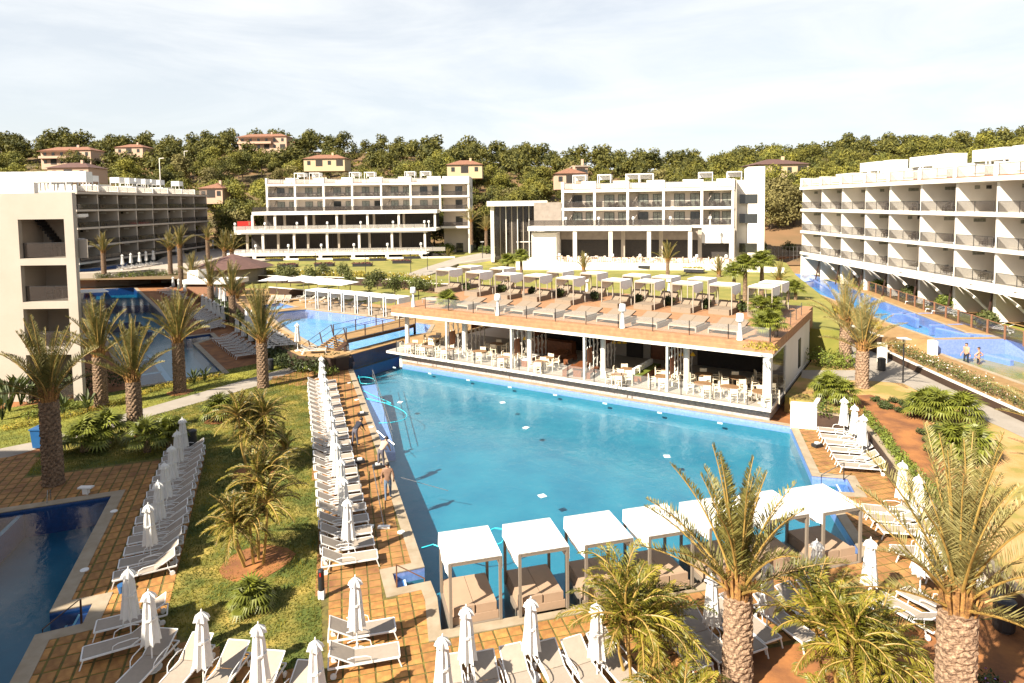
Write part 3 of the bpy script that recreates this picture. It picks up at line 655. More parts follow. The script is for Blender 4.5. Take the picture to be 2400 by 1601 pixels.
# ---- frontal blocks
def front_block(par, piers, zs, balc, body, wins=2, glass='glassdark', gname='', furn=True, rail0=True):
    a0, a1 = piers[0], piers[-1]; top = zs[-1]
    for i, z in enumerate(zs): lbox('floor_slab', M['white'], par, a0-.2, a1+.2, -.1, body, z-.45, z)
    for i, a in enumerate(piers):
        for k in range(len(zs)-1): lbox('pier', M['white'], par, a-.2, a+.2, 0, balc, zs[k], zs[k+1]-.45)
        lbox('pier', M['white'], par, a-.22, a+.22, -.15, .9, top+.002, top+1.35)
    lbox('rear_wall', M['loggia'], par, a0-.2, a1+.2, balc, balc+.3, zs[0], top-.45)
    for k in range(len(zs)-1):
        for i in range(len(piers)-1):
            b0, b1 = piers[i], piers[i+1]; w = b1-b0
            if rail0 or k: add_rail(par, b0+.25, b1-.25, -.02, zs[k], .95, glass)
            add_window(par, b0+w*.42, balc-.04, zs[k]+.02, 1.7, 2.15, dark=(i*3+k) % 5 == 1)
            add_window(par, b0+w*.83, balc-.04, zs[k]+.02, 1.5, 2.15, dark=(i*3+k) % 7 == 2)
            if i % 2 == 0:
                s_ = MB(); n = 8
                for q in range(n): f = q/n; s_.box(b0+.35+1.5*f, b0+.35+1.5*(f+1/n), balc-.75, balc-.1, zs[k]+2.4*f, zs[k]+2.4*f+.25)
                s_.build('stair', M['stonewall'], par)
            if furn:
                put('terrace_table', TT, w2(par, b0+w*.55, .9, zs[k]), 0, 'dark table on a balcony of the '+gname, 'table', 'balcony tables of the '+gname)
                for q in (-.8, .8, 1.9): put('terrace_chair', TCH, w2(par, b0+w*.55+q, .95, zs[k]), random.uniform(-1, 1), 'dark chair on a balcony of the '+gname, 'chair', 'balcony chairs of the '+gname)
    for i in range(len(piers)-1):
        b0, b1 = piers[i], piers[i+1]
        add_rail(par, b0+.25, b1-.25, -.02, top+.1, .95, 'glass'); lbox('deck_edge', M['rust'], par, b0+.23, b1-.23, -.08, -.02, top+.003, top+.13)
        lbox('party_wall', M['white'], par, b0-.1, b0+.1, .95, body-2, top+.002, top+1.25)
        lbox('planter_box', M['white'], par, b0+w_(b0, b1, .55), b0+w_(b0, b1, .82), 1.2, 1.8, top+.05, top+.75)
        lbox('roof_screen', M['white'], par, b0+w_(b0, b1, .5), b0+w_(b0, b1, .98), 3.4, 3.5, top+.05, top+1.5)
    lbox('roof_parapet', M['white'], par, a0, a1, body-.4, body-.2, top+.002, top+1.2)
def w_(a, b, f): return (b-a)*f
# block B1 (left of the entrance)
B1 = thing('hotel_block', 'white hotel block left of the entrance with two restaurant terraces under its rooms', 'hotel', (0, 149, 0), 0)
px1 = [625, 691, 758, 825, 893, 962, 1031]; piers1 = [V(x, 450, 149).x for x in px1]
front_block(B1, piers1, [12.3, 15.45, 18.5], 1.5, 12, gname='middle left hotel block')
e0, e1 = piers1[-1]+.4, V(1098, 450, 149).x
for z in (8.4, 12.3, 15.45, 18.5): lbox('floor_slab', M['white'], B1, e0-.15, e1+.2, -.6, 12, z-.42, z-.002)
for z0, z1 in ((2.2, 7.98), (8.4, 11.88), (12.3, 15.03), (15.45, 18.08)):
    lbox('pier', M['white'], B1, e1-.2, e1+.2, -.4, 12, z0, z1); lbox('rear_wall', M['loggia'], B1, e0, e1-.25, 3.2, 3.4, z0, z1)
    add_window(B1, (e0+e1)/2+.6, 3.15, z0+.02, 1.6, 2.15, dark=True)
    if z0 > 3: add_rail(B1, e0+.1, e1-.3, -.45, z0, .95)
lbox('pier', M['white'], B1, e1-.2, e1+.2, -.4, 11.9, 18.5, 19.8); lbox('roof_screen', M['white'], B1, e0, e1-.25, 2.0, 2.1, 18.5, 19.9)
for z in (5.0, 9.4, 13.2, 16.2):
    for y in (2.5, 6.5): f = MB(); f.box(e1+.203, e1+.23, y, y+1.1, z, z+1.5); f.build('slit_window', M['winglass'], B1)
for x in (803/1, 825/1, 858, 875, 990/1): pass
for i, x in enumerate((705, 740, 833, 868, 962, 998)): pergola(V(x, 410, 154)*1.0-Vector((0, 0, 0)) if False else Vector((V(x, 410, 154).x, 154, 18.75)), 0, 'white pergola frame on the roof of the middle left hotel block', 'roof pergolas of the middle left hotel block', 1.15)
# restaurant storeys
def storey(par, x0, x1, yf, z0, z1, cols, band, back, gname, z_floor_front):
    lbox('roof_band', M['white'], par, x0-.2, x1+.2, yf, 0 if yf < 0 else 6, z1-band, z1-.003)
    lbox('floor_slab', M['white'], par, x0-1.5, x1+.3, z_floor_front, 4, z0-.55, z0)
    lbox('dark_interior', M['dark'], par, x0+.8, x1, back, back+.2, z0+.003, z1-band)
    for i, c in enumerate(cols): lbox('column', M['white'] if i % 2 == 0 else M['cream'], par, c-.22, c+.22, yf+.4+(.0 if i % 2 == 0 else 1.6), yf+.84+(.0 if i % 2 == 0 else 1.6), z0+.003, z1-band)
    for i in range(int((x1-x0)/3)):
        f = MB(); f.box(x0+1+i*3, x0+1.07+i*3, back-.08, back-.01, z0+.003, z1-band); f.build('glazing_bar', M['black'], par)
cu = [V(500+c*.2552, 520, 144.5).x for c in (375, 470, 580, 645, 865, 915, 1145, 1195, 1425, 1470, 1710, 1745, 2040)]
storey(B1, V(592, 500, 143).x, V(1022, 500, 143).x, -6, 8.35, 12.3, cu, .75, 0, 'upper', -9.5)
cl = [V(500+c*.2552, 560, 141.5).x for c in (190, 305, 475, 590, 760, 865, 1060, 1148, 1352, 1430, 1650, 1715, 1950)]
storey(B1, V(552, 540, 140).x, V(1000, 540, 140).x, -9.3, 3.6, 8.34, cl, .8, -2.5, 'lower', -12.5)
add_rail(B1, V(592, 500, 143).x, V(1030, 500, 143).x, -6.0, 12.3, .95)
add_rail(B1, V(548, 540, 140).x, V(1000, 540, 140).x, -9.35, 8.35, .95, 'glass')
x0, x1 = V(548, 590, 137).x, V(1045, 590, 137).x
add_rail(B1, x0, x1, -12.4, 3.6, .9, 'glass')
lbox('terrace_wall', M['white'], B1, x0-1, x1+2, -13.2, -13.0, 1.2, 2.55)
for c in (385, 690, 990, 1290, 1600, 1908): x = V(500+c*.2552, 600, 137).x; lbox('terrace_post', M['white'], B1, x-.35, x+.35, -12.6, -12.2, 2.2, 3.05)
lbox('dark_interior', M['dark'], B1, x0, x1, -10.5, -10.3, 2.2, 3.05)  # dark sheet stands for the shade in the gap under the terrace
# dining furniture on the two terraces
def dining_row(x0, x1, y, z, n, gname):
    for i in range(n):
        x = x0+(x1-x0)*(i+.5)/n
        put('terrace_table', TT, (x, y+149, z), 0, 'dark table in the long row on the '+gname, 'table', 'tables on the '+gname)
        for q in (-.75, .75): put('terrace_chair', TCH, (x+q, y+149+random.uniform(-.3, .3), z), q*2, 'dark chair in the long row on the '+gname, 'chair', 'chairs on the '+gname)
dining_row(V(560, 540, 140).x, V(1015, 540, 141).x, -7.9, 8.35, 24, 'upper restaurant terrace of the middle left block')
dining_row(V(560, 590, 138).x, V(1040, 590, 138).x, -11.2, 3.6, 24, 'lower restaurant terrace of the middle left block')
# white terrace lamps
def lamp_me():
    b = MB(); b.lathe([(.2, 0), (.19, .03), (.11, .7), (.09, 1.15), (.09, 1.2)], 12); c = MB(); c.lathe([(.08, 1.17), (.24, 1.18), (.26, 1.22), (.20, 1.66), (.05, 1.68)], 14)
    return b.me('lamp_base', M['canvas'], True), c.me('lamp_shade', M['canvas'], True)
LMM = lamp_me()
def floor_lamp(p, label, sc=1, group=None):
    t = thing('floor_lamp', label, 'lamp', p, 0, group); t.scale = (sc,)*3; ob('lamp_base', LMM[0], None, t); ob('lamp_shade', LMM[1], None, t)
for c in (200, 475, 770, 1048, 1355, 1652, 1940, 1980): floor_lamp((V(500+c*.2552, 530, 140.3).x, 140.3, 8.35), 'white floor lamp along the upper restaurant terrace edge', 1, 'lamps on the upper restaurant terrace')
for c in (390, 690, 992, 1292, 1600, 1908): floor_lamp((V(500+c*.2552, 575, 137.2).x, 137.2, 3.6), 'white floor lamp along the lower restaurant terrace edge', 1.1, 'lamps on the lower restaurant terrace')
# block B2
O2 = (8.7, 111.5); a2 = R(-15)
B2 = thing('hotel_block', 'white hotel block right of the entrance with a stair tower at its end', 'hotel', (*O2, 0), a2)
pier2 = [onplane(x, 450, O2, a2)[0] for x in (1318.5, 1393, 1471, 1555, 1645, 1718)]
zt = onplane(1471, 443, O2, a2)[1]; zm = onplane(1471, 486, O2, a2)[1]; zb = onplane(1471, 528, O2, a2)[1]
front_block(B2, pier2, [zb, zm, zt], 1.5, 11, gname='middle right hotel block')
aL, aR = pier2[0], pier2[-1]; zg = 3.95
lbox('terrace_slab', M['white'], B2, aL-5.2, onplane(1620, 520, O2, a2)[0], -4.2, -.12, zb-.75, zb-.003)
for c in (1356, 1437, 1524, 1617): a = onplane(c, 550, O2, a2)[0]; lbox('column', M['white'], B2, a-.3, a+.3, -4.0, -3.4, zg, zb-.75)
for c in (1462, 1550, 1640): a = onplane(c, 550, O2, a2)[0]; lbox('column', M['cream'], B2, a-.3, a+.3, -1.5, -.9, zg, zb-.75)
lbox('dark_interior', M['dark'], B2, aL-.5, aR-.4, 1.0, 1.2, zg, zb-.46)
lbox('lintel', M['stonewall'], B2, aL-.5, aR-.4, .5, .9, zg+3.2, zb-.46)
lbox('white_wall', M['white'], B2, aL-4.8, aL-.6, -3.0, 2, zg-.4, zb-1.1)
lbox('white_wall', M['white'], B2, onplane(1645, 540, O2, a2)[0], aR+.2, -.6, -.2, zb-2.9, zb-.46)
lbox('column', M['white'], B2, aR-.5, aR+.2, -.6, .4, zg-.6, zb-2.9)
lbox('end_wall', M['cream'], B2, aR+.2, aR+.6, .2, 11, zg-.6, zt+1.3)  # cream instead of white puts the less lit end face into the colour
lbox('terrace_edge', M['white'], B2, aL-6, aR+1, -9.2, -8.8, 2.6, zg+.15)
lbox('terrace_floor', M['white'], B2, aL-6, aR+1, -8.8, 1, 2.6, zg-.01)
lbox('grey_block', M['stonewall'], B2, aL-5.0, aL-.25, -.2, 6, zb+.002, zm+1.0)
tw0, tw1 = onplane(1739, 450, (O2[0]+.6, O2[1]+3), a2)[0], onplane(1778, 450, (O2[0]+.6, O2[1]+3), a2)[0]
lbox('stair_tower', M['white'], B2, tw0+.7, tw1+.7, 2.6, 10.2, 2.4, zt+3.3)
lbox('stair_tower', M['white'], B2, aR+.62, tw0+.69, 3.4, 10, 2.4, zt+1.2)
for z in (zm+.4, zb+.2, zb-4.6):
    f = MB(); f.box(aR+1.2, tw1-.4, 2.54, 2.6, z, z+1.5); f.build('tower_window', M['winglass'], B2)
for x in (1350, 1410, 1478, 1512, 1655, 1725): p = Vector((*O2, 0)); a = onplane(x, 420, O2, a2)[0]; pergola(w2(B2, a, 4.5, zt+.3), a2, 'white pergola frame on the roof of the middle right hotel block', 'roof pergolas of the middle right hotel block', 1.1)
for i in range(5):
    a = pier2[i]
    floor_lamp(w2(B2, a+1.2, -3.6, zb), 'white floor lamp on the long balcony of the middle right block', .9, 'lamps on the long balcony of the middle right block')
add_rail(B2, aL-5, onplane(1620, 520, O2, a2)[0], -4.1, zb, .95)
CW = None
def mk_tc():
    c = MB(); c.box(-.23, .23, -.23, .23, .42, .46); c.box(-.23, .23, .2, .24, .46, .88)
    for x in (-.2, .2):
        for y in (-.2, .2): c.box(x-.02, x+.02, y-.02, y+.02, 0, .42)
    t = MB(); t.box(-.5, .5, -.5, .5, .72, .76); t.box(-.04, .04, -.04, .04, .02, .72); t.box(-.25, .25, -.25, .25, 0, .02)
    return c.me('garden_chair', M['chair']), t.me('garden_table', M['canvas'])
GC, GT = mk_tc()
for i in range(22):
    a = aL+1+(aR-aL-1.5)*i/21
    put('garden_table', GT, w2(B2, a, -6.5+random.uniform(-.9, .9), zg), a2, 'white table on the terrace of the middle right hotel block', 'table', 'white tables on the terrace right of the entrance')
    for q in range(4): put('garden_chair', GC, w2(B2, a+random.uniform(-.7, .7), -6.4+random.choice((-1.3, 1.2, -2)), zg), random.uniform(0, 6), 'cream chair on the terrace of the middle right hotel block', 'chair', 'cream chairs on the terrace right of the entrance')
for i in range(7): floor_lamp(w2(B2, aL+1+i*4.2, -8.5, zg), 'white floor lamp on the edge wall of the terrace right of the entrance', .9, 'lamps along the terrace right of the entrance')
fe = MB()
for i in range(90): a = aL-3+(aR-aL+3)*i/89; fe.box(a-.03, a+.03, -8.65, -8.6, zg+.15, zg+.95)
fe.box(aL-3, aR, -8.66, -8.59, zg+.95, zg+1.0); o = fe.build('terrace_fence', M['rust']); o.location = B2.location; o.rotation_euler = B2.rotation_euler; tag(o, 'low slatted fence along the terrace right of the entrance', 'fence')
# entrance pavilion
EP = thing('entrance_pavilion', 'glazed entrance hall with flat white roof between two hotel blocks', 'pavilion', (0, 118, 0), 0)
ex0, ex1 = V(1142, 475, 118).x, V(1281, 475, 118).x; ez = V(1210, 471, 118).z
lbox('roof', M['white'], EP, ex0, ex1, -2.5, 12, ez-.9, ez); lbox('end_wall', M['white'], EP, ex0+.6, ex0+1.2, -1.8, 0, 3.0, ez-.9); lbox('side_wall', M['white'], EP, ex1-1.0, ex1-.1, -1, 10, 3.0, ez-.9)
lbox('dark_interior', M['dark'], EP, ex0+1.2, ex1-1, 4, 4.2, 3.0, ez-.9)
lbox('floor_slab', M['cream'], EP, ex0+3, ex1-1.1, 1.2, 3.9, 8.2, 8.7)
n = 8
for i in range(n):
    xa = ex0+1.25+(ex1-ex0-2.4)*i/n; xb = ex0+1.25+(ex1-ex0-2.4)*(i+1)/n
    lbox('glass_pane', M['glassdark'], EP, xa+.06, xb-.06, -.02, .02, 4.0, ez-.92)
    lbox('mullion', M['white'] if i % 2 else M['cream'], EP, xb-.06, xb+.08, -.5 if i % 2 else -.1, .1, 3.6, ez-.92)
for i in range(2): lbox('curtain', M['stonewall'], EP, ex0+2+i*2.2, ex0+3.2+i*2.2, .6, .7, 3.5, ez-1)
lbox('door_frame', M['white'], EP, ex0+5.2, ex0+8.2, -.15, -.05, 6.4, 6.55)

# ---- near left block A1
YA = 45.0
A1 = thing('hotel_wing', 'pale plain hotel wing at the left edge with three stacked loggias', 'hotel', (0, YA, 0), 0)
def ax(x, y=700): return V(x, y, YA).x
def az(x, y): return V(x, y, YA).z
xr = (ax(168, 455), ax(192, 880))
xa, xb = ax(44, 560), ax(152, 560)
xe = (ax(170, 470)+ax(190, 860))/2
X0 = -46
top = az(165, 452)
ow = [(az(100, 514), az(100, 606)), (az(100, 622), az(100, 708)), (az(100, 724), az(100, 815)), (az(100, 832), -.1)]
WG = M['wing']
lbox('wall', WG, A1, X0, xa, 0, .35, -.1, top); lbox('wall', WG, A1, xb, xe, 0, .35, -.1, top)
lbox('wall', WG, A1, xa+.001, xb-.001, 0, .35, ow[0][0], top)
for i, (zt_, zb_) in enumerate(ow):
    nz = ow[i+1][0] if i < 3 else None
    if nz is not None: lbox('floor_slab', WG, A1, xa+.002, xb-.002, .0, .36, nz, zb_); m_ = MB(); m_.prism([(xa-.28, .361), (xe-.4, .361), (xe-2.2, 2.79), (xa-.28, 2.79)], nz, zb_); m_.build('floor_slab', WG, A1)
    zb2 = max(zb_, 0)
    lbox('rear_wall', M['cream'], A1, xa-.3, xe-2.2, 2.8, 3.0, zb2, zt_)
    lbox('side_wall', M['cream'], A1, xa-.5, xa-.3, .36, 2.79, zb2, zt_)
    add_rail(A1, xa+.05, xb-.05, .3, zb2, 1.05)
    if i < 3:
        p = Vector((xa+1.4, YA+1.9, zb2)); put('terrace_table', TT, p, 0, ['dark table in the top loggia of the left wing', 'dark table in the middle loggia of the left wing', 'dark table in the lowest loggia of the left wing'][i], 'table', None)
        for q in (-.8, .9): put('terrace_chair', TCH, p+Vector((q, .1, 0)), q, 'dark chair in the '+['top', 'middle', 'lowest'][i]+' loggia of the left wing', 'chair', 'chairs in the '+['top', 'middle', 'lowest'][i]+' loggia of the left wing')
s_ = MB()
for q in range(12): f = q/12; s_.box(xa-.2+1.9*f, xa-.2+1.9*(f+1/12), 1.9, 2.7, ow[0][1]+2.6*(1-f)-.1, ow[0][1]+2.6*(1-f)+.12)
s_.build('stair', M['black'], A1)
lbox('loggia_ceiling', M['cream'], A1, xa-.3, xb-.3, .36, 2.79, ow[0][0]+.002, ow[0][0]+.2)
lbox('parapet', M['white'], A1, X0, ax(95), .0, .4, top+.002, top+.75)
dx, dy = -.70, 1.0
b = MB(); k = 48
b.prism([(xe-.75*3.01, 3.01), (X0, 3.01), (X0+dx*k, k), (xe+-.75*k, k)], -.1, top-.04); b.build('rear_body', WG, A1)
b = MB(); b.prism([(xe-.4, .36), (xe-.26, .36), (xe-.75*3, 3.0), (xe-.75*3-.14, 3.0)], -.1, top-.002); b.build('end_wall', WG, A1)
for (y0, y1, x1) in ((562, 606, 212), (713, 775, 209)):
    z0, z1 = az(190, y1), az(190, y0); XX = V(x1, 700, YA+.5).x; m_ = MB(); m_.prism([(xe-.35, .5), (XX, .5), (XX-1.6, 2.5), (xe-1.9, 2.5)], z0, z1); m_.build('balcony_box', WG, A1)
lbox('balcony_slab', M['white'], A1, xe-.3, ax(187), .37, 1.4, az(180, 509), az(180, 502))
for y in (690, 762, 800): b = MB(); z = az(200, y); b.prism([(xe-.7, 1), (xe+1.2, 1.6), (xe-.2, 3.2), (xe-2.0, 2.6)], z-.06, z); b.build('shade_sail', M['canvas'], A1)
for i, x in enumerate((30, 62, 95, 120, 150, 185)): pergola(Vector((V(x, 415, 75).x, 75, 15.6)), .3, 'white canopy on the roof behind the left wing parapet', 'roof canopies behind the left wing', 1)
# hotel wings beside the camera (outside the view); they shade the lower left
for nm, (x0, x1, y0, y1, zt_) in {'a': (-62, -27, 10.6, 22.3, 16), 'b': (-62, -24.3, -14, 7.7, 16)}.items():
    h = thing('hotel_wing', 'white hotel wing standing left of the viewpoint' if nm == 'a' else 'white hotel wing standing behind the viewpoint', 'hotel', ((x0+x1)/2, (y0+y1)/2, 0))
    w, d = (x1-x0)/2, (y1-y0)/2
    lbox('wall', M['white'], h, -w, w, -d, d, 0, zt_)
    for z in (2, 5.2, 8.4, 11.6):
        for y in (-d*.5, d*.5): f = MB(); f.box(w+.002, w+.04, y-.8, y+.8, z, z+1.9); f.build('window', M['winglass'], h)

# ------------------------------------------------------------------ pool restaurant
RS = thing('pool_restaurant', 'open pool restaurant with wooden roof terrace over slate plinth', 'restaurant', (FL.x, FL.y, -.2), math.atan2(U.y, U.x))
RZ = RS.rotation_euler.z
def rp(px, py, z): g = G(px, py, z); d = Vector((g.x-FL.x, g.y-FL.y)); return Vector((d.x*U.x+d.y*U.y, d.x*VV.x+d.y*VV.y, z))
lbox('plinth', M['slate'], RS, .75, LR-.1, .32, DR, -1.3, .93); lbox('plinth_end', M['white'], RS, .45, .74, .28, DR, -.3, .93)
lbox('floor_slab', M['white'], RS, -.5, LR+.1, -.34, DR, .935, 1.12)
lbox('floor', M['interior'], RS, -.4, LR, -.3, 9, 1.122, 1.13)
lbox('roof_slab', M['white'], RS, -.05, LR+.1, -.10, DR, 4.22, 4.45)
for i in range(5): lbox('fascia_board', M['wooddeck'], RS, -.04, LR+.08, -.09+.004*(i % 2), .02, 4.455+i*.12, 4.455+i*.12+.113)
for i in range(5): lbox('fascia_board', M['wooddeck'], RS, LR+.085, LR+.20-.004*(i % 2), -.05, DR, 4.455+i*.12, 4.455+i*.12+.113)
lbox('deck_base', M['darkwood'], RS, 0, LR, .03, DR, 4.46, 5.02)
db = MB(); n = int(DR/.145)
for i in range(n): db.box(-.02, LR+.08, .025+i*.145, .025+i*.145+.135, 5.022, 5.05)
db.build('deck_boards', M['wooddeck'], RS, 'stuff')
colpx = [(955, 790), (1089, 820), (1242, 850), (1414, 880), (1609, 930), (1836, 960)]
for i, (x, y) in enumerate(colpx):
    q = onplane(x, y, (FL.x+VV.x*1.2, FL.y+VV.y*1.2), RZ)[0]
    if i < 5:
        m_ = MB(); m_.lathe([(.19, 0), (.19, 3.09)], 16); o = m_.build('column', M['white'], RS, smooth=False); o.location = (q, 1.2, 1.13)
        if i:
            lbox('front_post', M['white'], RS, q-1.0, q-.88, -.02, .12, 1.13, 4.22)
            sc = MB()
            for k in range(9):
                y = .3+k*.62; sc.box(q-.96+.0, q-.92, y, y+.1, 1.13, 4.2)
                for t in range(5): sc.bar((q-.94, y+.05, 1.5+t*.5), (q-.94, y+.05+(.25 if t % 2 else -.25), 1.85+t*.5), .035)
            sc.build('tree_screen', M['white'], RS); lbox('sign_board', M['oakred'], RS, q-.84, q-.78, .3, 1.0, 2.2, 3.3); lbox('screen_panel', M['oakred'], RS, q-.9, q-.86, 3.4, 6.3, 3.0, 4.2)
    else: lbox('corner_column', M['white'], RS, LR-.45, LR, -.02, .5, 1.13, 4.22)
lbox('rear_wall', M['oakred'], RS, 9, LR-8, 8.2, 8.4, 1.13, 4.22); lbox('rear_wall', M['interior'], RS, 16.2, 20.2, 8.05, 8.19, 1.13, 4.22); lbox('rear_wall', M['stonewall'], RS, LR-8, LR, 8.2, 8.4, 1.13, 4.22)
lbox('rear_shade_panel', M['dark'], RS, 18.2, 19.6, 7.95, 8.04, 1.13, 3.6); lbox('rear_shade_panel', M['dark'], RS, 24, 29, 8.0, 8.19, 1.13, 3.4)  # solid dark panels stand for the shade inside openings
lbox('rear_shade_panel', M['black'], RS, 9.3, 15.8, 8.0, 8.19, 1.13, 3.8)  # black panel painted in for another shaded opening
lbox('side_wall', M['white'], RS, LR-.12, LR+.05, 4.6, DR, 1.13, 4.22); lbox('side_glass', M['glassdark'], RS, LR-.05, LR-.02, .55, 4.55, 1.13, 4.22)
lbox('side_door', M['black'], RS, LR+.052, LR+.09, 9.2, 10.1, 1.5, 3.6); lbox('counter', M['oakred'], RS, 10.2, 14.5, 5.4, 6.2, 1.13, 2.3)
for a, b_ in ((11.8, 3.4), (18.6, 5.6), (24.4, 4.2)):
    o = thing('pendant_lamp', ['pair of yellow pendant lamps near the far end of the restaurant', 'yellow pendant lamps above the picnic tables', 'yellow pendant lamps in the near half of the restaurant'][int(a > 15)+int(a > 20)], 'lamp', w2(RS, a, b_, 3.2), RZ)
    for k in (-.35, 0, .35)[:(2 if a < 15 else 3)]:
        m_ = MB(); m_.lathe([(.06, .22), (.2, 0)], 10, (k, k*.6, -.5)); m_.build('lamp_shade', M['lampy'], o); m_ = MB(); m_.bar((k, k*.6, -.28), (k, k*.6, .99), .015); m_.build('cord', M['black'], o)
# glass balustrade posts
def post_row(par, a0, a1, y, z, n, h=.95):
    for i in range(n): a = a0+(a1-a0)*i/(n-1); lbox('balustrade_post', M['black'], par, a-.02, a+.02, y-.02, y+.02, z, z+h)
    for i in range(n-1): a = a0+(a1-a0)*i/(n-1); c = a0+(a1-a0)*(i+1)/(n-1); lbox('glass_panel', GLC, par, a+.05, c-.05, y-.008, y+.008, z+.1, z+h-.03)
GLC = mat('barely_tinted_glass', (.6, .6, .58), .05, .05, alpha=.07, spec=.4)
post_row(RS, .6, LR-1.3, -.24, 1.13, 15); post_row(RS, 3.6, LR-.1, .15, 5.05, 12)
for i in range(6): y = .3+i*2.2; lbox('balustrade_post', M['black'], RS, LR-.12, LR-.08, y-.02, y+.02, 5.05, 6.0)
for i in range(5): y = .3+i*2.2; lbox('glass_panel', GLC, RS, LR-.11, LR-.095, y+.05, y+2.15, 5.15, 5.97)
# white stair block beside the restaurant
b = MB(); SB = thing('stair_block', 'white walled wooden stair at the right end of the restaurant', 'stairs', (0, 0, 0))
p = [G(1852, 945, 1.05), G(1915, 945, 1.05), G(1906, 900, 1.05), G(1896, 900, 1.05), G(1900, 938, 1.05)]
s1 = [Vector((G(1852, 1003).x, G(1852, 1003).y)), Vector((G(1914, 1008).x, G(1914, 1008).y))]
dirv = (RL(LR, 1)-RL(LR, 0)).normalized().to_2d()
m_ = MB(); m_.prism([s1[0], s1[1], s1[1]+dirv*.25, s1[0]+dirv*.25], -.05, 1.55); m_.build('front_wall', M['white'], SB)
m_ = MB(); m_.prism([s1[1]+dirv*.251, s1[1]+dirv*5.5, s1[1]+dirv*5.5-Vector((.3, 0)), s1[1]+dirv*.251-Vector((.3, 0))], -.05, 1.5); m_.build('side_wall', M['white'], SB)
for i in range(9):
    m_ = MB(); q0, q1 = s1[0]+dirv*(.3+i*.55), s1[1]-Vector((.32, 0))+dirv*(.3+i*.55); m_.prism([q0, q1, q1+dirv*.55, q0+dirv*.55], 0, .45+i*.09); m_.build('step', M['wood2'], SB)
# ------------------------------------------------------------------ hillside
SKY = [(-400, 322), (0, 322), (100, 318), (250, 332), (400, 333), (550, 316), (700, 318), (850, 326), (1000, 334), (1150, 348), (1300, 358), (1450, 366), (1600, 374), (1750, 364), (1900, 350), (2000, 336), (2100, 330), (2250, 326), (2400, 312), (2800, 305)]
def ridge_z(X, Y):
    px = 1200+FOC*X/max(Y, 1); sk = np.interp(px, [a for a, b in SKY], [b for a, b in SKY]); yh = 477-.0125*(px-1200)
    return 13.5+(yh-sk-33)*330/FOC
def hz(X, Y):
    px = 1200+FOC*X/max(Y, 1)
    y0 = 168 if px < 1500 else (112 if px > 1760 else 168-56*(px-1500)/260)
    zb = 2.2 if X < -5 else 3.2
    if Y < y0: return zb-(.6 if px < 1500 else .6)
    t = min(1, (Y-y0)/(330-y0)); h = ridge_z(X, Y); z = zb-.4+(h-zb)*(t**1.15*(1.35-.35*t))
    if px > 1700 and Y < 200: z += 2.6*math.exp(-((Y-150)/22)**2)
    if Y > 330: z = h-(Y-330)*.03
    return z+.5*math.sin(X*.11)*math.sin(Y*.13)*min(1, t*4)
nx, ny = 120, 90; v = []; f = []
for j in range(ny):
    Y = 108+(560-108)*(j/(ny-1))**1.2
    for i in range(nx):
        X = Y*(-1.15+2.3*i/(nx-1)); v.append((X, Y, hz(X, Y)))
for j in range(ny-1):
    for i in range(nx-1): a = j*nx+i; f.append((a, a+1, a+nx+1, a+nx))
hl = ob('hillside', mesh('hillside', v, f, M['hill']), None, None, 'structure')
# far rocky mountain
v = []; f = []; n1, n2 = 60, 14
for j in range(n2):
    for i in range(n1):
        X = 300+i*12; Y = 1150+j*40; px = 1200+FOC*X/Y; hh = 118*math.exp(-((px-1790)/150)**2)*math.sin(math.pi*min(1, (j+1)/n2*1.0))
        v.append((X, Y, hh*.98+6*rng.random()))
for j in range(n2-1):
    for i in range(n1-1): a = j*n1+i; f.append((a, a+1, a+n1+1, a+n1))
ob('mountain', mesh('mountain', v, f, M['rockhill']), None, None, 'structure')

# ------------------------------------------------------------------ foliage makers
def cloud(cs, n, size, seed=0, shell=.5, flat=0.0, quad=True):
    """many small leaf faces spread through ellipsoids cs = [(cx,cy,cz,rx,ry,rz),...]"""
    r = np.random.default_rng(seed); cs = np.array(cs, float); wgt = cs[:, 3]*cs[:, 4]; idx = r.choice(len(cs), n, p=wgt/wgt.sum())
    d = r.normal(size=(n, 3)); d /= np.linalg.norm(d, axis=1)[:, None]; rad = (shell+(1-shell)*r.random(n))
    rad *= 1+.18*(r.random(n)-.5)
    p = cs[idx, :3]+d*cs[idx, 3:]*rad[:, None]
    nrm = d*.6+r.normal(size=(n, 3))*.6; nrm[:, 2] += .3; nrm /= np.linalg.norm(nrm, axis=1)[:, None]
    t = np.cross(nrm, r.normal(size=(n, 3))); t /= np.linalg.norm(t, axis=1)[:, None]; b = np.cross(nrm, t)
    s = size*(.55+.9*r.random(n))[:, None]
    V_ = np.stack([p-t*s-b*s*.45, p+t*s-b*s*.3, p+t*s*.25+b*s*.8], 1).reshape(-1, 3) if not quad else np.stack([p-t*s, p-b*s*.5, p+t*s, p+b*s*.5], 1).reshape(-1, 3)
    k = 4 if quad else 3
    return V_, [tuple(range(i*k, i*k+k)) for i in range(n)]
def cloud_me(name, cs, n, size, m, seed=0, shell=.5, quad=True):
    V_, F_ = cloud(cs, n, size, seed, shell, quad=quad); me = bpy.data.meshes.new(name); me.from_pydata(V_.tolist(), [], F_); me.materials.append(m); return me
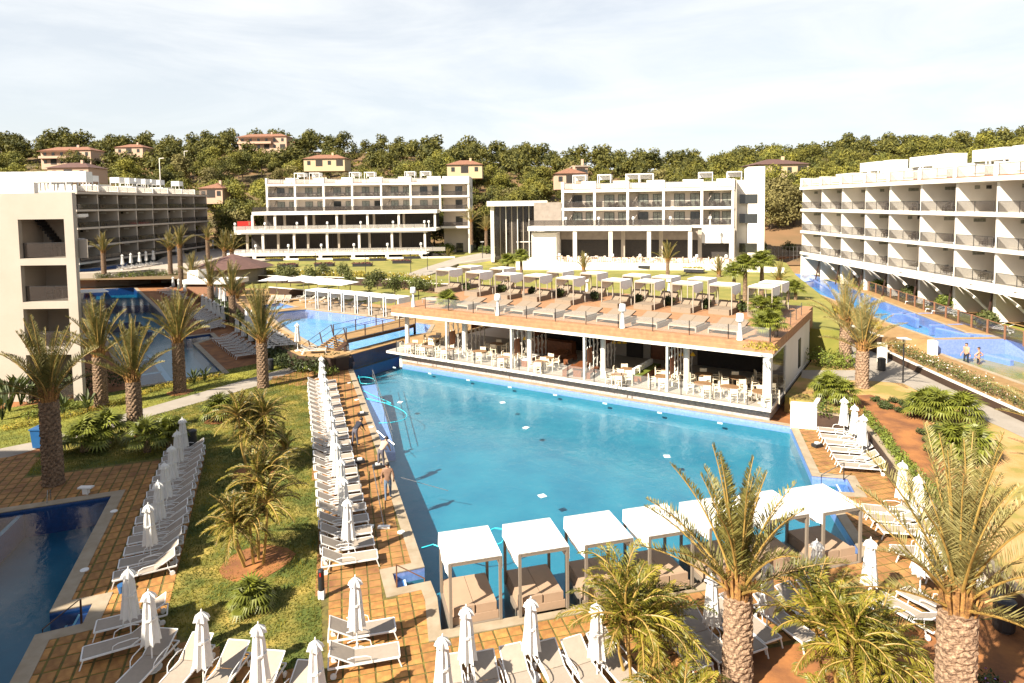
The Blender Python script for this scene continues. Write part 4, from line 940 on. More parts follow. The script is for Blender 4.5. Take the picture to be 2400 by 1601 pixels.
def tree_proto(seed, h, cr, m, flat=.62, trunk_h=.45, n=1500, lean=0, lf=.26, name='pine'):
    r = random.Random(seed); cs = []; zc = h*(trunk_h+(1-trunk_h)*.5)
    for i in range(9):
        a = r.uniform(0, 6.28); q = cr*(.15+.55*r.random()); z = h*trunk_h+(h*(1-trunk_h)-.6)*(.12+.75*r.random())*(1-.35*q/cr)
        rr = cr*(.34+.24*r.random()); cs.append((q*math.cos(a)+lean*z/h, q*math.sin(a), z, rr, rr, rr*flat))
    cs.append((lean, 0, h-cr*.4, cr*.5, cr*.5, cr*.36))
    c = cloud_me(name+'_crown', cs, n, lf, m, seed, .55)
    t = MB(); t.tube([(0, 0, -.5), (lean*.2, .1, h*.3), (lean*.6, 0, h*.55), (lean, 0, h*.8)], [.2*h/9, .16*h/9, .12*h/9, .05], 6)
    for q in cs[:5]: t.tube([(lean*.4, 0, h*.42), (q[0]*.5+lean*.3, q[1]*.5, q[2]*.85), (q[0], q[1], q[2])], [.09, .06, .03], 4)
    return c, t.me('trunk', M['bark'])
PT = [tree_proto(20+i, 8.0+i*.35, 3.7+.25*(i % 3), M['leaf'], lean=.4*(i-2), trunk_h=.28+.05*(i % 3), n=3300, lf=.215) for i in range(6)]
PG_ = [tree_proto(40+i, 8.0, 3.3, M['leaf2'], flat=.95, trunk_h=.2, n=2300, lf=.24) for i in range(2)]
def tree(p, s, pt, label, group, name='pine_tree', cat='tree'):
    t = thing(name, label, cat, p, random.uniform(0, 6.28), group); t.scale = (s, s, s*random.uniform(.9, 1.1))
    ob('crown', pt[0], None, t); ob('trunk', pt[1], None, t); return t
# villas on the hill
def villa(label, px0, px1, pyb, Y, floors, wall, roofm, hip=True, wing=None, depth=9, rz=0):
    a = V(px0, pyb, Y); b_ = V(px1, pyb, Y); w = b_.x-a.x; zb = a.z-1.5; h = thing('villa', label, 'house', ((a.x+b_.x)/2, Y, zb), rz); hh = floors*3.0+1.5
    lbox('wall', wall, h, -w/2, w/2, 0, depth, 0, hh)
    r = MB(); o = .5
    if hip:
        r.add([(-w/2-o, -o, hh), (w/2+o, -o, hh), (w/2+o, depth+o, hh), (-w/2-o, depth+o, hh), (-w/2+depth*.42, depth/2, hh+1.7), (w/2-depth*.42, depth/2, hh+1.7)], [(0, 1, 5, 4), (1, 2, 5), (2, 3, 4, 5), (3, 0, 4), (3, 2, 1, 0)])
    else: r.box(-w/2-o, w/2+o, -o, depth+o, hh+.003, hh+.3)
    rf = r.build('roof', roofm, h)
    m_ = MB(); m_.box(w*.12, w*.12+.7, depth*.4, depth*.4+.7, hh+.6, hh+2.4); m_.build('chimney', wall, rf)
    for k in range(floors):
        z = 1.5+k*3.0+.3; n = max(3, int(w/3.2))
        for i in range(n):
            x = -w/2+w*(i+.5)/n
            if k == 0 and i % 2: f_ = MB(); f_.box(x-1.2, x+1.2, -.06, -.002, z, z+2.2); f_.build('loggia_shade_panel', M['dark'], h)  # dark slab on the wall face, stands for a shaded loggia recess
            else: add_window(h, x, -.04, z+.5, 1.1, 1.4, dark=True)
    if floors > 1: lbox('balcony', wall, h, -w/2, w*.2, -1.6, -.002, 4.2, 5.2); lbox('canopy_roof', roofm, h, -w/2-.3, w*.25, -1.9, -.3, 4.1+2.9, 4.1+3.1)
    if wing: lbox('wing_wall', wall, h, w/2, w/2+wing, 2, depth-1, 0, hh-2.6); lbox('wing_roof', roofm, h, w/2, w/2+wing+.4, 1.6, depth-.6, hh-2.59, hh-2.3)
    return h
VB = []
def vl(*a, **k): v_ = villa(*a, **k); VB.append((a[1], a[2], a[3], a[4])); return v_
vl('large peach villa with red roof at the far left on the hill', 97, 214, 388, 265, 2, M['villa'], M['roofred'], wing=None)
vl('low villa roof among trees right of the large peach villa', 270, 335, 362, 285, 1, M['villa'], M['roofred'])
vl('big terraced villa with pillars high on the ridge left of centre', 560, 672, 352, 300, 2, M['villa'], M['roofred'], wing=3)
vl('yellow villa with terracotta roof behind the middle left hotel block', 712, 808, 392, 235, 1, M['villay'], M['roofred'])
vl('orange roofed house right above the middle left hotel block', 1048, 1130, 408, 215, 1, M['villay'], M['roofred'])
vl('peach house with red roof just left of the right-middle hotel roof', 1302, 1372, 432, 185, 1, M['villa'], M['roofred'])
vl('pale square house beside the peach house above the right-middle block', 1345, 1378, 415, 192, 1, M['villa'], M['cream'], hip=False)
vl('wide brown roofed house behind the stair tower', 1775, 1895, 412, 175, 1, M['villay'], M['roofmauve'], depth=12)
vl('low house with brown roof behind the far left hotel roof', 112, 208, 418, 190, 1, M['villa'], M['roofmauve'])
vl('small house with pale red roof behind the end of the far left hotel', 468, 522, 466, 190, 1, M['villa'], M['roofred'])
# trees on the hill
cands = []
rr = random.Random(5)
Y = 168.0
while Y < 345:
    sp = 8.6+(Y-168)*.012; n = int(Y*1.75/sp)
    for i in range(n):
        X = Y*(-.875)+i*sp+rr.uniform(-2.2, 2.2); y = Y+rr.uniform(-4, 4); px = 1200+FOC*X/y
        if px < -60 or px > 2460: continue
        if 1740 < px < 1900 and y < 200: continue
        bad = False
        for a, b_, pb, Yv in VB:
            if a-8 < px < b_+8 and Yv-13 < y < Yv+12: bad = True
        if bad: continue
        if rr.random() < .13: continue
        cands.append((y, X))
    Y += 9.5
def zone(px):
    for a, s_ in ((240, 'around the large peach villa at the left'), (520, 'above the far left hotel block'), (700, 'below the big ridge villa'), (1000, 'behind the middle left hotel block'), (1290, 'behind the entrance hall'), (1600, 'behind the middle right hotel block'), (1900, 'around the brown roofed house')):
        if px < a: return s_
    return 'behind the right hotel block'
cands.sort()
print('hill trees', len(cands))
big_n = 285; st = MB(); sv = []; sf = []
for k, (y, X) in enumerate(cands):
    z = hz(X, y)-.3; s = rr.choice((.75, .95, 1.1, 1.25, 1.45, 1.6))*rr.uniform(.92, 1.08)*(1.0 if y > 300 else .95)
    g = rr.random() < .16
    if k < big_n: tree((X, y, z), s, PG_[k % 2] if g else PT[rr.randrange(6)], 'round crowned pine '+('on the lower slope ' if y < 205 else 'halfway up the slope ' if y < 270 else 'near the ridge ')+zone(1200+FOC*X/y), 'pines on the wooded hillside')
    else: sv.append((X, y, z, s, rr.randrange(6), rr.uniform(0, 6.28)))
low = [tree_proto(70+i, 8.2, 4.0, M['leaf'], n=800, lf=.42, trunk_h=.25, name='far') for i in range(3)]
VV_ = []; FF_ = []; off = 0
for X, y, z, s, k, a in sv:
    me = low[k % 3][0]; co = np.empty(len(me.vertices)*3, dtype=np.float64); me.vertices.foreach_get('co', co) if False else None
    co = np.array([v_.co[:] for v_ in me.vertices]) if k % 3 not in globals().setdefault('_cc', {}) else _cc[k % 3]; _cc[k % 3] = co
    c_, s_ = math.cos(a), math.sin(a); q = co @ np.array([[c_, s_, 0], [-s_, c_, 0], [0, 0, 1]])*s+np.array([X, y, z])
    VV_.append(q); n_ = len(me.polygons); FF_.append(np.arange(n_*4).reshape(-1, 4)+off); off += n_*4
if VV_:
    me = bpy.data.meshes.new('far_wood'); me.from_pydata(np.concatenate(VV_).tolist(), [], np.concatenate(FF_).tolist()); me.materials.append(M['leaf'])
    tag(ob('far_wood', me, None, None, 'stuff'), 'pine wood covering the upper hillside and ridge')
# undergrowth on the hill
def scatter_cloud(name, pl, n, size, m, seed=1, h=.5, label=None):
    r = np.random.default_rng(seed); V_ = []
    P = np.array(pl); idx = r.integers(0, len(P), n); c = P[idx]+np.stack([r.normal(0, 1, n)*c_ for c_ in ((h*1.2), (h*1.2), h*.35)], 1)
    nr = r.normal(size=(n, 3)); nr[:, 2] = abs(nr[:, 2]); nr /= np.linalg.norm(nr, axis=1)[:, None]; t = np.cross(nr, r.normal(size=(n, 3))); t /= np.linalg.norm(t, axis=1)[:, None]; b = np.cross(nr, t); s = size*(.5+r.random(n))[:, None]
    V_ = np.stack([c-t*s, c-b*s*.5, c+t*s, c+b*s*.5], 1).reshape(-1, 3); me = bpy.data.meshes.new(name); me.from_pydata(V_.tolist(), [], [tuple(range(i*4, i*4+4)) for i in range(n)]); me.materials.append(m)
    return tag(ob(name, me, None, None, 'stuff'), label)
pl = [(x_, y_, hz(x_, y_)+.5) for x_, y_ in ((Yq*rr.uniform(-.85, .85), Yq) for Yq in (rr.uniform(170, 330) for _ in range(2500)))]
scatter_cloud('undergrowth', pl, 26000, .55, M['leaf'], 3, 1.1, 'low scrub between the hillside pines')
# closer trees between the blocks
near_trees = [(520, 480, 172, 1.35, 1), (560, 470, 168, 1.5, 1), (595, 478, 175, 1.3, 1), (1118, 500, 165, 1.25, 1), (1150, 490, 160, 1.3, 1), (1185, 480, 158, 1.4, 1), (1222, 485, 150, 1.3, 1), (1262, 480, 150, 1.2, 1), (1215, 430, 190, 1.3, 0), (1290, 470, 160, 1.0, 1), (1160, 440, 200, 1.2, 0),
              (1808, 505, 136, 1.15, 1), (1838, 500, 140, 1.2, 1), (1862, 500, 138, 1.1, 1), (1815, 490, 148, 1.2, 1), (1885, 480, 150, 1.2, 0), (1920, 470, 150, 1.25, 0), (1800, 470, 160, 1.2, 0), (1855, 470, 160, 1.2, 0),
              (1960, 440, 140, 1.15, 0), (2010, 430, 135, 1.2, 0), (2070, 425, 130, 1.1, 0), (2130, 420, 128, 1.15, 0), (2250, 400, 122, 1.0, 0), (2330, 390, 112, 1.15, 0), (2390, 385, 108, 1.25, 0), (2290, 395, 125, 1.0, 0), (2180, 410, 130, 1.0, 0)]
for i, (x, y, Y, s, k) in enumerate(near_trees):
    p = V(x, y, Y)
    if x < 1900: p.z = hz(p.x, Y)-.3
    else: p.z = max(hz(p.x, Y), p.z-8*s*.55)
    tree(p, s, PG_[i % 2] if k else PT[i % 6], 'grey-green pine close '+zone(x) if k else 'green pine rising just behind the roofs, '+zone(x), 'pines close behind the hotels')
# olive trees on the lower lawn
OT = [tree_proto(90+i, 3.0, 1.35, M['olive'], flat=.85, trunk_h=.35, n=900, lf=.13, name='olive') for i in range(2)]
oll = [(680, 672), (725, 678), (820, 688), (867, 693), (925, 700), (884, 678), (980, 702), (760, 662), (660, 664), (805, 664)]
names_ = ['leftmost', 'second from left', 'third from left']
for i, (x, y) in enumerate(sorted(oll)): tree(G(x, y, 1.1), 1.15, OT[i % 2], 'small round olive tree, %s from the left on the lower lawn' % nth(i), 'olive trees on the lower lawn', 'olive_tree')
# soil bed beside the stair tower with small olives
bd = [G(1712, 606, 3.0), G(1850, 606, 3.0), G(1885, 606, 3.0), Vector((43, 112, 0)), Vector((31, 112, 0))]
patch('soil_bed', [(p.x, p.y) for p in bd], 3.42, M['soil'], skirt=.5)
for i, (x, y, l) in enumerate(((1725, 594, 'dense small olive tree nearest the stair tower'), (1740, 592, 'small olive tree beside the stair tower foot'), (1787, 601, 'small twisted olive tree in the middle of the red bed'), (1847, 601, 'small olive tree at the right end of the red bed'))): tag(tree(G(x, y, 3.42), .95, OT[i % 2], l, 'olive trees in the red bed', 'olive_tree'))
p, q = G(1702, 634, 3.3), G(1838, 640, 3.3); b = MB(); b.prism([p, q, q+Vector((0, .3, 0)), p+Vector((0, .3, 0))], 1.6, 4.05); tag(b.build('garden_wall', M['white']), 'white garden wall below the red soil bed', 'wall')

# ------------------------------------------------------------------ palms
def frond_me(name, Lf, el, droop, ll, m, n=42, wd=.035, seed=0, vee=.55, rm=None, curl=0):
    """rachis arcs from the crown outwards (+x); leaflets both sides"""
    r = random.Random(seed); pts_ = []; p = Vector((0, 0, 0)); a = el; k = 14; b = MB()
    side = r.uniform(-.15, .15)
    for i in range(k+1):
        pts_.append(p.copy()); a2_ = a-droop*(i/k)**1.5; p = p+Vector((math.cos(a2_), side*i/k, math.sin(a2_)))*Lf/k
    rr_ = MB(); rr_.tube(pts_, [.042*(1-.85*i/k)+.004 for i in range(k+1)], 5)
    v = []; f = []
    for i in range(n):
        t = .16+.84*i/(n-1); q = t*k; j = min(int(q), k-1); c = pts_[j].lerp(pts_[j+1], q-j); d = (pts_[j+1]-pts_[j]).normalized()
        s_ = Vector((0, 1, 0)); s_ = (s_-d*s_.dot(d)).normalized(); up = d.cross(s_)*-1
        up = s_.cross(d)
        if up.z < 0: up = -up
        l_ = ll*(math.sin(math.pi*min(1, .25+t*.72))**.7)*r.uniform(.85, 1.1)
        for sg in (-1, 1):
            dd = (s_*sg*r.uniform(.55, .85)+d*r.uniform(.5, .8)+up*r.uniform(vee*.3, vee)).normalized(); wv = d.cross(dd).cross(dd).normalized()*wd
            wv = (d*.6+up*r.uniform(-.5, .5)).normalized()*wd
            mid = c+dd*l_*.5; tip = c+dd*l_+Vector((0, 0, -1))*l_*curl; o = len(v); v += [c-wv*.4, mid-wv+Vector((0, 0, .0)), tip, mid+wv]; f.append((o, o+1, o+2, o+3))
    me = mesh(name, v, f, m)
    return me, rr_.me('rachis', M['rachis'])
FR = {}
def fset(key, m, Lf, els, droops, ll, n, wd, curl=0, vee=.55):
    FR[key] = [frond_me('frond', Lf*random.uniform(.9, 1.05), e, d, ll, m, n, wd, i*7, vee, curl=curl) for i, (e, d) in enumerate(zip(els, droops))]
fset('date', M['frond'], 3.55, [R(89), R(84), R(77), R(68), R(57), R(40)], [R(12), R(20), R(26), R(34), R(40), R(35)], .50, 66, .022, vee=.8)
fset('light', M['frondlight'], 3.8, [R(87), R(80), R(72), R(61), R(48), R(30)], [R(14), R(24), R(32), R(38), R(38), R(28)], .58, 80, .019, vee=.7)
fset('areca', M['frondyel'], 2.1, [R(85), R(72), R(60), R(45), R(30)], [R(60), R(80), R(95), R(100), R(90)], .50, 34, .026, curl=.25, vee=.3)
fset('pygmy', M['frondpyg'], 1.7, [R(85), R(65), R(45), R(20), R(-5)], [R(50), R(70), R(80), R(75), R(60)], .32, 36, .022, curl=.2, vee=.3)
def trunk_me(h, r, seed=0, boots=.8, n=24, key='date'):
    b = MB(); rings = int(h/.055)+2; rg = random.Random(seed); ph = rg.random()*6
    for i in range(rings):
        z = h*i/(rings-1)
        for k in range(n):
            a = 2*math.pi*k/n; s1 = abs(math.sin(a*5+z*9+ph)); s2 = abs(math.sin(a*5-z*9+ph)); q = r*(1-.08*z/h)*(1+.24*min(s1, s2)+.09*rg.random()); 
            if z < .4: q *= 1+.2*(.4-z)
            b.v.append((q*math.cos(a), q*math.sin(a), z-.1))
    for i in range(rings-1):
        for k in range(n): k2 = (k+1) % n; b.f.append((i*n+k, i*n+k2, (i+1)*n+k2, (i+1)*n+k))
    b.f.append(tuple((rings-1)*n+k for k in range(n)))
    t = b.me('trunk', M['trunklight' if key == 'light' else 'trunk'])
    c = MB()
    for k in range(34):
        a = k*2.4; z0 = h-.25+.02*k*boots; o = Vector((math.cos(a), math.sin(a), 0)); c.bar(o*r*.75+Vector((0, 0, z0-.2)), o*r*(1.45-.035*k)+Vector((0, 0, z0+.62)), .075, .04, up=o)
    c.lathe([(r*.9, h-.2), (r*.6, h+.3), (r*.25, h+.7)], 10)
    return t, c.me('leaf_bases', M['boot'])
TRK = {}
def date_palm(p, h, label, group=None, key='date', r=.36, nf=30, fs=1.0, upright=.0, seed=0, name='date_palm', spread=1):
    k = (round(h, 1), r, key)
    if k not in TRK: TRK[k] = trunk_me(h, r, seed, key='light' if h > 2.5 and p[0] > 4 else 'date')
    t = thing(name, label, 'palm tree', p, seed*1.3, group); ob('trunk', TRK[k][0], None, t); ob('leaf_bases', TRK[k][1], None, t)
    rg = random.Random(seed+3); ms = FR[key]
    for i in range(nf):
        u = i/(nf-1); j = min(len(ms)-1, int((u**(1.2/spread))*len(ms)*.999)); a = i*2.39996+rg.uniform(-.25, .25)
        o = ob('frond', ms[j][0], None, t); o.location = (.1*math.cos(a), .1*math.sin(a), h+.35-.45*u); o.rotation_euler = (rg.uniform(-.12, .12), rg.uniform(-.10, .10), a); s_ = fs*rg.uniform(.82, 1.08); o.scale = (s_, s_, s_)
        ob('rachis', ms[j][1], None, o)
    return t
def zat(y, x, Y): return V(x, y, Y).z
def palm_px(x, yb, yc, label, zb=0.0, Yd=None, **k):
    p = G(x, yb, zb) if Yd is None else Vector((V(x, 900, Yd).x, Yd, zb)); h = V(x, yc, p.y).z-zb; return date_palm(p, h, label, **k)
palm_px(126, 1135, 935, 'dark date palm with tall trunk in the tiled area beside the blue bin', r=.38, nf=26, seed=1, fs=1.0, spread=1.1)
palm_px(238, 955, 832, 'date palm right beside the left hotel wing', r=.36, nf=30, seed=2)
palm_px(318, 1018, 890, 'date palm whose trunk crosses the pale path', r=.36, nf=28, seed=3, fs=.95)
palm_px(422, 920, 800, 'date palm with orange leaf bases at the near edge of the dark pool', r=.36, nf=30, seed=4, fs=1.0)
palm_px(617, 908, 800, 'date palm beside the black bin at the foot of the bridge', r=.35, nf=32, seed=5, fs=1.08)
fl = [(244, 640, 592, 2.5, 'date palm beside the river pool of the far left hotel', .9), (400, 640, 586, 2.0, 'date palm beside the far row of white loungers', .95), (425, 672, 580, 1.1, 'tall date palm left of the mauve roofed hut', .95), (452, 690, 645, 1.0, 'short date palm in front of the mauve roof', .85), (488, 612, 562, 2.2, 'date palm near the red container', .8), (528, 634, 588, 2.2, 'left of the twin date palms at the corner of the lawn', 1.0), (545, 634, 590, 2.2, 'right of the twin date palms at the corner of the lawn', 1.0), (495, 722, 668, .6, 'date palm between the hut and the lounger rows', .9), (546, 757, 690, .6, 'date palm behind the shaded lounger rows', 1.0)]
for i, (x, yb, yc, zb, l, fs) in enumerate(fl): palm_px(x, yb, yc, l, zb=zb, group='date palms around the garden pools', r=.33, nf=24, seed=10+i, fs=fs)
palm_px(2020, 908, 818, 'date palm standing at the corner of the right-hand paths', zb=1.0, key='light', r=.36, nf=26, seed=21, fs=.85)
palm_px(1980, 858, 762, 'date palm just behind the one at the path corner', zb=1.0, key='light', r=.36, nf=24, seed=22, fs=.9)
palm_px(1735, 0, 1385, 'large date palm in the foreground before the poolside cabanas', Yd=17.4, r=.34, nf=30, seed=31, fs=.98, key='date')
palm_px(2262, 0, 1418, 'large pale date palm in the right foreground', Yd=14.6, r=.36, nf=30, seed=33, fs=.92, key='light', spread=.95)
palm_px(2475, 0, 1000, 'date palm fronds reaching in from the right edge', Yd=28, r=.33, nf=20, seed=35, fs=.75, key='light')
palm_px(1565, 648, 612, 'thin orange stemmed young palm on the lawn before the terrace', zb=3.3, r=.22, nf=22, seed=41, fs=.75)
for i, (x, y, l) in enumerate(((1368, 636, 'low young palm on the lawn left of the terrace lamps'), (1180, 640, 'pale young palm at the left edge of the right lawn'), (1685, 648, 'low palm at the right end of the lawn'), (1825, 668, 'low palm beside the river pool bend'), (552, 640, 'low palm beside the twin palms'), (555, 705, 'bushy date palm beside the hut roof'), (1050, 612, 'young palm beside the entrance path'))):
    date_palm(G(x, y, 3.2 if x > 1100 else 1.5), .4, l, r=.25, nf=24, seed=50+i, fs=.62)
for i, (x, yb, yc, l) in enumerate(((1105, 560, 510, 'date palm leaning before the end of the middle left block'), (1140, 580, 545, 'date palm left of the entrance hall'))):
    p = V(x, yb, 128); date_palm(p-Vector((0, 0, 1)), 4.4, l, r=.3, nf=22, seed=60+i, fs=.75, key='light')
# fan palms
def fan_me(r, m, petiole, droop, seed=0):
    b = MB(); rr_ = random.Random(seed); c = Vector((petiole, 0, petiole*.3)); b.bar((0, 0, 0), c, .03, .02)
    n = 15
    for i in range(n):
        a = R(-115+230*i/(n-1)); d = Vector((math.cos(a), math.sin(a), 0)); l_ = r*(1-.18*abs(i-7)/7)*rr_.uniform(.92, 1.05); s_ = Vector((-d.y, d.x, 0))*r*.075
        mid = c+d*l_*.55+Vector((0, 0, .05)); tip = c+d*l_-Vector((0, 0, droop*l_)); b.add([c, mid-s_, tip, mid+s_], [(0, 1, 2, 3)])
    return b.me('leaf', m)
FAN = [fan_me(.55, M['fan'], .55, .25+.1*i, i) for i in range(3)]
def fan_palm(p, label, h=.3, n=30, s=1.0, group=None, seed=0, stems=1, name='fan_palm'):
    t = thing(name, label, 'palm', p, seed, group); t.scale = (s, s, s); rg = random.Random(seed)
    for q in range(stems):
        o = Vector((rg.uniform(-.6, .6), rg.uniform(-.6, .6), 0))*(0 if stems == 1 else 1); hh = h*rg.uniform(.7, 1.15)
        b = MB(); b.lathe([(.17, -.2), (.14, hh*.5), (.12, hh)], 8); k = b.build('trunk', M['trunk'], t); k.location = o
        for i in range(n//stems):
            u = i/(n//stems); a = i*2.4; f_ = ob('leaf', FAN[i % 3], None, t); f_.location = o+Vector((0, 0, hh)); f_.rotation_euler = (0, -R(78)+R(100)*u, a); q_ = rg.uniform(.8, 1.1); f_.scale = (q_, q_, q_)
    return t
for i, (x, y, z, h, n, s, st_, l) in enumerate(((515, 985, 0, .5, 34, 1.25, 1, 'dark fan palm on the lawn beside the pale path'), (1962, 945, 1, .7, 70, 1.15, 3, 'fan palm clump behind the right-hand hedge'), (2215, 985, 1, .5, 80, 1.3, 3, 'upper fan palm clump in the right-hand dry lawn'), (2258, 1075, 1, .4, 80, 1.3, 3, 'lower fan palm clump in the right-hand dry lawn'),
    (1048, 722, 4.85, .5, 44, 1.1, 1, 'fan palm planted on the wooden roof deck at its left end'), (1795, 790, 4.85, .6, 60, 1.1, 3, 'fan palm in the glass planter at the right corner of the roof deck'), (1800, 745, 4.85, .6, 50, 1.1, 2, 'fan palm behind the rightmost roof cabana'), (1855, 720, 2.4, 1.4, 50, 1.3, 2, 'bushy fan palm by the river steps'),
    (1720, 700, 3.3, 2.4, 44, 1.4, 1, 'left fan palm with stout trunk behind the roof cabanas'), (1746, 702, 3.3, 2.9, 44, 1.5, 1, 'middle fan palm with stout trunk behind the roof cabanas'), (1785, 700, 3.3, 2.5, 44, 1.5, 1, 'right fan palm with slim trunk behind the roof cabanas'), (1190, 655, 3.0, 1.5, 40, 1.4, 1, 'left fan palm behind the left roof cabanas'), (1222, 655, 3.0, 1.9, 40, 1.5, 1, 'right fan palm behind the left roof cabanas'),
    (225, 1055, 0, .4, 60, 1.5, 3, 'dark low fan palm in shade beside the blue bin'), (375, 1050, 0, .5, 60, 1.3, 3, 'dark fan palm at the far end of the left lounger row'), (590, 1425, 0, .2, 30, .9, 1, 'small fan palm in the sunny patch of lawn'))):
    fan_palm(G(x, y, z), l, h, n, s, None, i, st_)
# clump palms
def clump(p, label, stems, h, key, s=1.0, nf=12, seed=0, rad=.7, name='clump_palm', sm=None):
    t = thing(name, label, 'palm', p, 0); rg = random.Random(seed)
    for q in range(stems):
        a = q*2.4; o = Vector((math.cos(a), math.sin(a), 0))*rad*math.sqrt((q+.3)/stems); hh = h*rg.uniform(.45, 1.0)
        b = MB(); b.tube([o*.6, o+Vector((0, 0, hh*.5)), o*1.15+Vector((0, 0, hh))], [.055, .045, .035], 6); b.build('stem', sm or M['rachis'], t)
        for i in range(nf):
            m_ = FR[key][min(len(FR[key])-1, int(i/nf*len(FR[key])))]; f_ = ob('frond', m_[0], None, t); f_.location = o*1.15+Vector((0, 0, hh)); s_ = s*rg.uniform(.75, 1.1)
            f_.rotation_euler = (rg.uniform(-.2, .2), rg.uniform(-.15, .15), i*2.4+rg.random()); f_.scale = (s_, s_, s_); ob('rachis', m_[1], None, f_)
    return t
clump(G(600, 1108), 'tall clump of yellow-green palms in the middle of the lawn, the farther one', 8, 3.7, 'pygmy', .9, 22, 1, .85)
clump(G(668, 1090), 'small yellow-green palm beside the farther lawn clump', 1, 1.2, 'pygmy', .9, 18, 7, .1)
clump(G(600, 1318), 'broad clump of yellow-green palms on the lawn, the nearer one', 8, 3.2, 'pygmy', .92, 22, 2, .85)
clump(Vector((V(1490, 900, 17.6).x, 17.6, 0)), 'yellow-green cane palm clump in the foreground left of the large date palm', 9, 2.4, 'areca', .86, 11, 3, .7)
clump(Vector((V(1600, 900, 15.6).x, 15.6, 0)), 'low cane palm in front of the foreground clump', 4, .6, 'areca', .8, 11, 13, .5)
clump(Vector((V(2010, 900, 16.6).x, 16.6, 0)), 'yellow-green cane palm clump between the two large foreground date palms', 10, 2.3, 'areca', .86, 11, 4, .8)
clump(Vector((V(2060, 900, 14.6).x, 14.6, 0)), 'low cane palm at the bottom edge between the two large date palms', 5, .8, 'areca', .8, 11, 14, .6)
for x, y, z, rr2 in ((600, 1108, 0, 1.15), (600, 1318, 0, 1.35), (422, 920, 0, .9), (318, 1018, 0, .8), (238, 955, 0, .9), (515, 985, 0, .9)):
    c = G(x, y, z); m_ = MB(); m_.v = [(c.x+rr2*math.cos(a*.4488)*random.uniform(.85, 1.1), c.y+rr2*math.sin(a*.4488)*random.uniform(.85, 1.1), .02) for a in range(14)]+[(c.x, c.y, .12)]; m_.f = [(i, (i+1) % 14, 14) for i in range(14)]; m_.build('soil_ring', M['soil'], None, 'structure')
# shrubs and hedges
SHM = {}
def shrub(p, r, h, m, label, group=None, n=700, lf=.09, name='shrub', key=None):
    k = (m, round(r, 1), round(h, 1))
    if k not in SHM:
        rg = random.Random(len(SHM)); cs = [(rg.uniform(-.4, .4)*r, rg.uniform(-.4, .4)*r, h*rg.uniform(.4, .65), r*.6, r*.6, h*.42) for _ in range(5)]
        st_ = MB()
        for q in range(4): st_.bar((0, 0, -.05), (cs[q][0], cs[q][1], h*.7), .03)
        SHM[k] = (cloud_me('foliage', cs, n, lf, M[m], len(SHM), .35), st_.me('stem', M['bark']))
    t = thing(name, label, 'shrub', p, random.uniform(0, 6.28), group); ob('foliage', SHM[k][0], None, t); ob('stem', SHM[k][1], None, t); return t
def hedge(a_pts, w, h, m, label, n_per=160, lf=.08, name='hedge', cat='hedge', flowers=None):
    cs = []; tot = 0
    for i in range(len(a_pts)-1):
        a, b = a_pts[i], a_pts[i+1]; L_ = (b-a).length; tot += L_
        for k in range(max(1, int(L_/(w*.55)))):
            q = a.lerp(b, (k+.5)/max(1, int(L_/(w*.55)))); cs.append((q.x+random.uniform(-.15, .15)*w, q.y+random.uniform(-.15, .15)*w, q.z+h*.42, w*.55*random.uniform(.85, 1.2), w*.55*random.uniform(.85, 1.2), h*.55*random.uniform(.75, 1.25)))
    t = thing(name, label, cat); o = ob('foliage', cloud_me('foliage', cs, int(tot*n_per), lf, M[m], len(cs), .4), None, t)
    if flowers: ob('flowers', cloud_me('flowers', [(c[0], c[1], c[2]+.05, c[3], c[4], c[5]) for c in cs], int(tot*n_per*.06), lf*.8, M[flowers], 5, .95), None, t)
    s_ = MB()
    for c in cs[::2]: s_.bar((c[0], c[1], c[2]-h*.42), (c[0], c[1], c[2]+h*.2), .04)
    s_.build('stems', M['bark'], t); return t
def gp(l, z): return [G(x, y, z) for x, y in l]
hedge(gp([(66, 950), (140, 930), (215, 915), (300, 902)], 0), 1.6, 1.9, 'leafdark', 'dark clipped hedge at the foot of the left hotel wing', 260, .1)
hedge(gp([(0, 1010), (60, 1000), (130, 985), (200, 968), (290, 945), (330, 925), (400, 905), (470, 893), (520, 884)], 0), .8, .4, 'leafyellow', 'yellow flowering border along the dark pool and left lawn', 220, .055)
hedge(gp([(50, 985), (130, 965), (205, 955)], 0), .9, .7, 'leafgreen', 'low green border planting behind the yellow flowers', 220, .07)
hedge(gp([(223, 657.5), (290, 654.5), (362, 651), (430, 648)], 1.25), 1.5, 1.5, 'leafgreen', 'hedge with white flowers above the black wall', 160, .11, flowers='flowerw')
hedge(gp([(590, 642), (700, 645), (800, 647), (920, 652), (1010, 660)], 2.2), 1.5, 1.0, 'leafyellow', 'yellow-green border along the top of the brown retaining wall', 120, .12, flowers='flowerw')
hedge(gp([(930, 656), (990, 668), (1025, 672)], 2.2), 2.2, .9, 'leafgreen', 'green border at the corner of the entrance path', 140, .12, flowers='flowerw')
hedge(gp([(1920, 970), (1960, 975), (2000, 980)], 1.0), 1.0, .9, 'leafgreen', 'green planting on top of the short brown wall', 320, .07)
hedge(gp([(2026, 978), (2070, 1030), (2112, 1090), (2180, 1165), (2240, 1235)], 1.0), .6, .7, 'leafgreen', 'low hedge running along the garden wall on the right', 320, .06)
hedge(gp([(1925, 900), (1925, 950)], 1.0), .8, .9, 'leafgreen', 'small hedge right of the white stair wall', 320, .07)
hedge(gp([(1925, 745), (1990, 770), (2060, 815), (2140, 855), (2240, 905), (2320, 940), (2400, 975)], 1.0), .6, .45, 'leafyellow', 'yellow ground cover along the foot of the river walls', 200, .06)
hedge(gp([(2082, 812), (2116, 830), (2180, 858), (2260, 895), (2340, 930), (2430, 968)], 1.42), .9, .95, 'olive', 'loose hedge with white flowers along the lower river deck', 260, .06, flowers='flowerw')
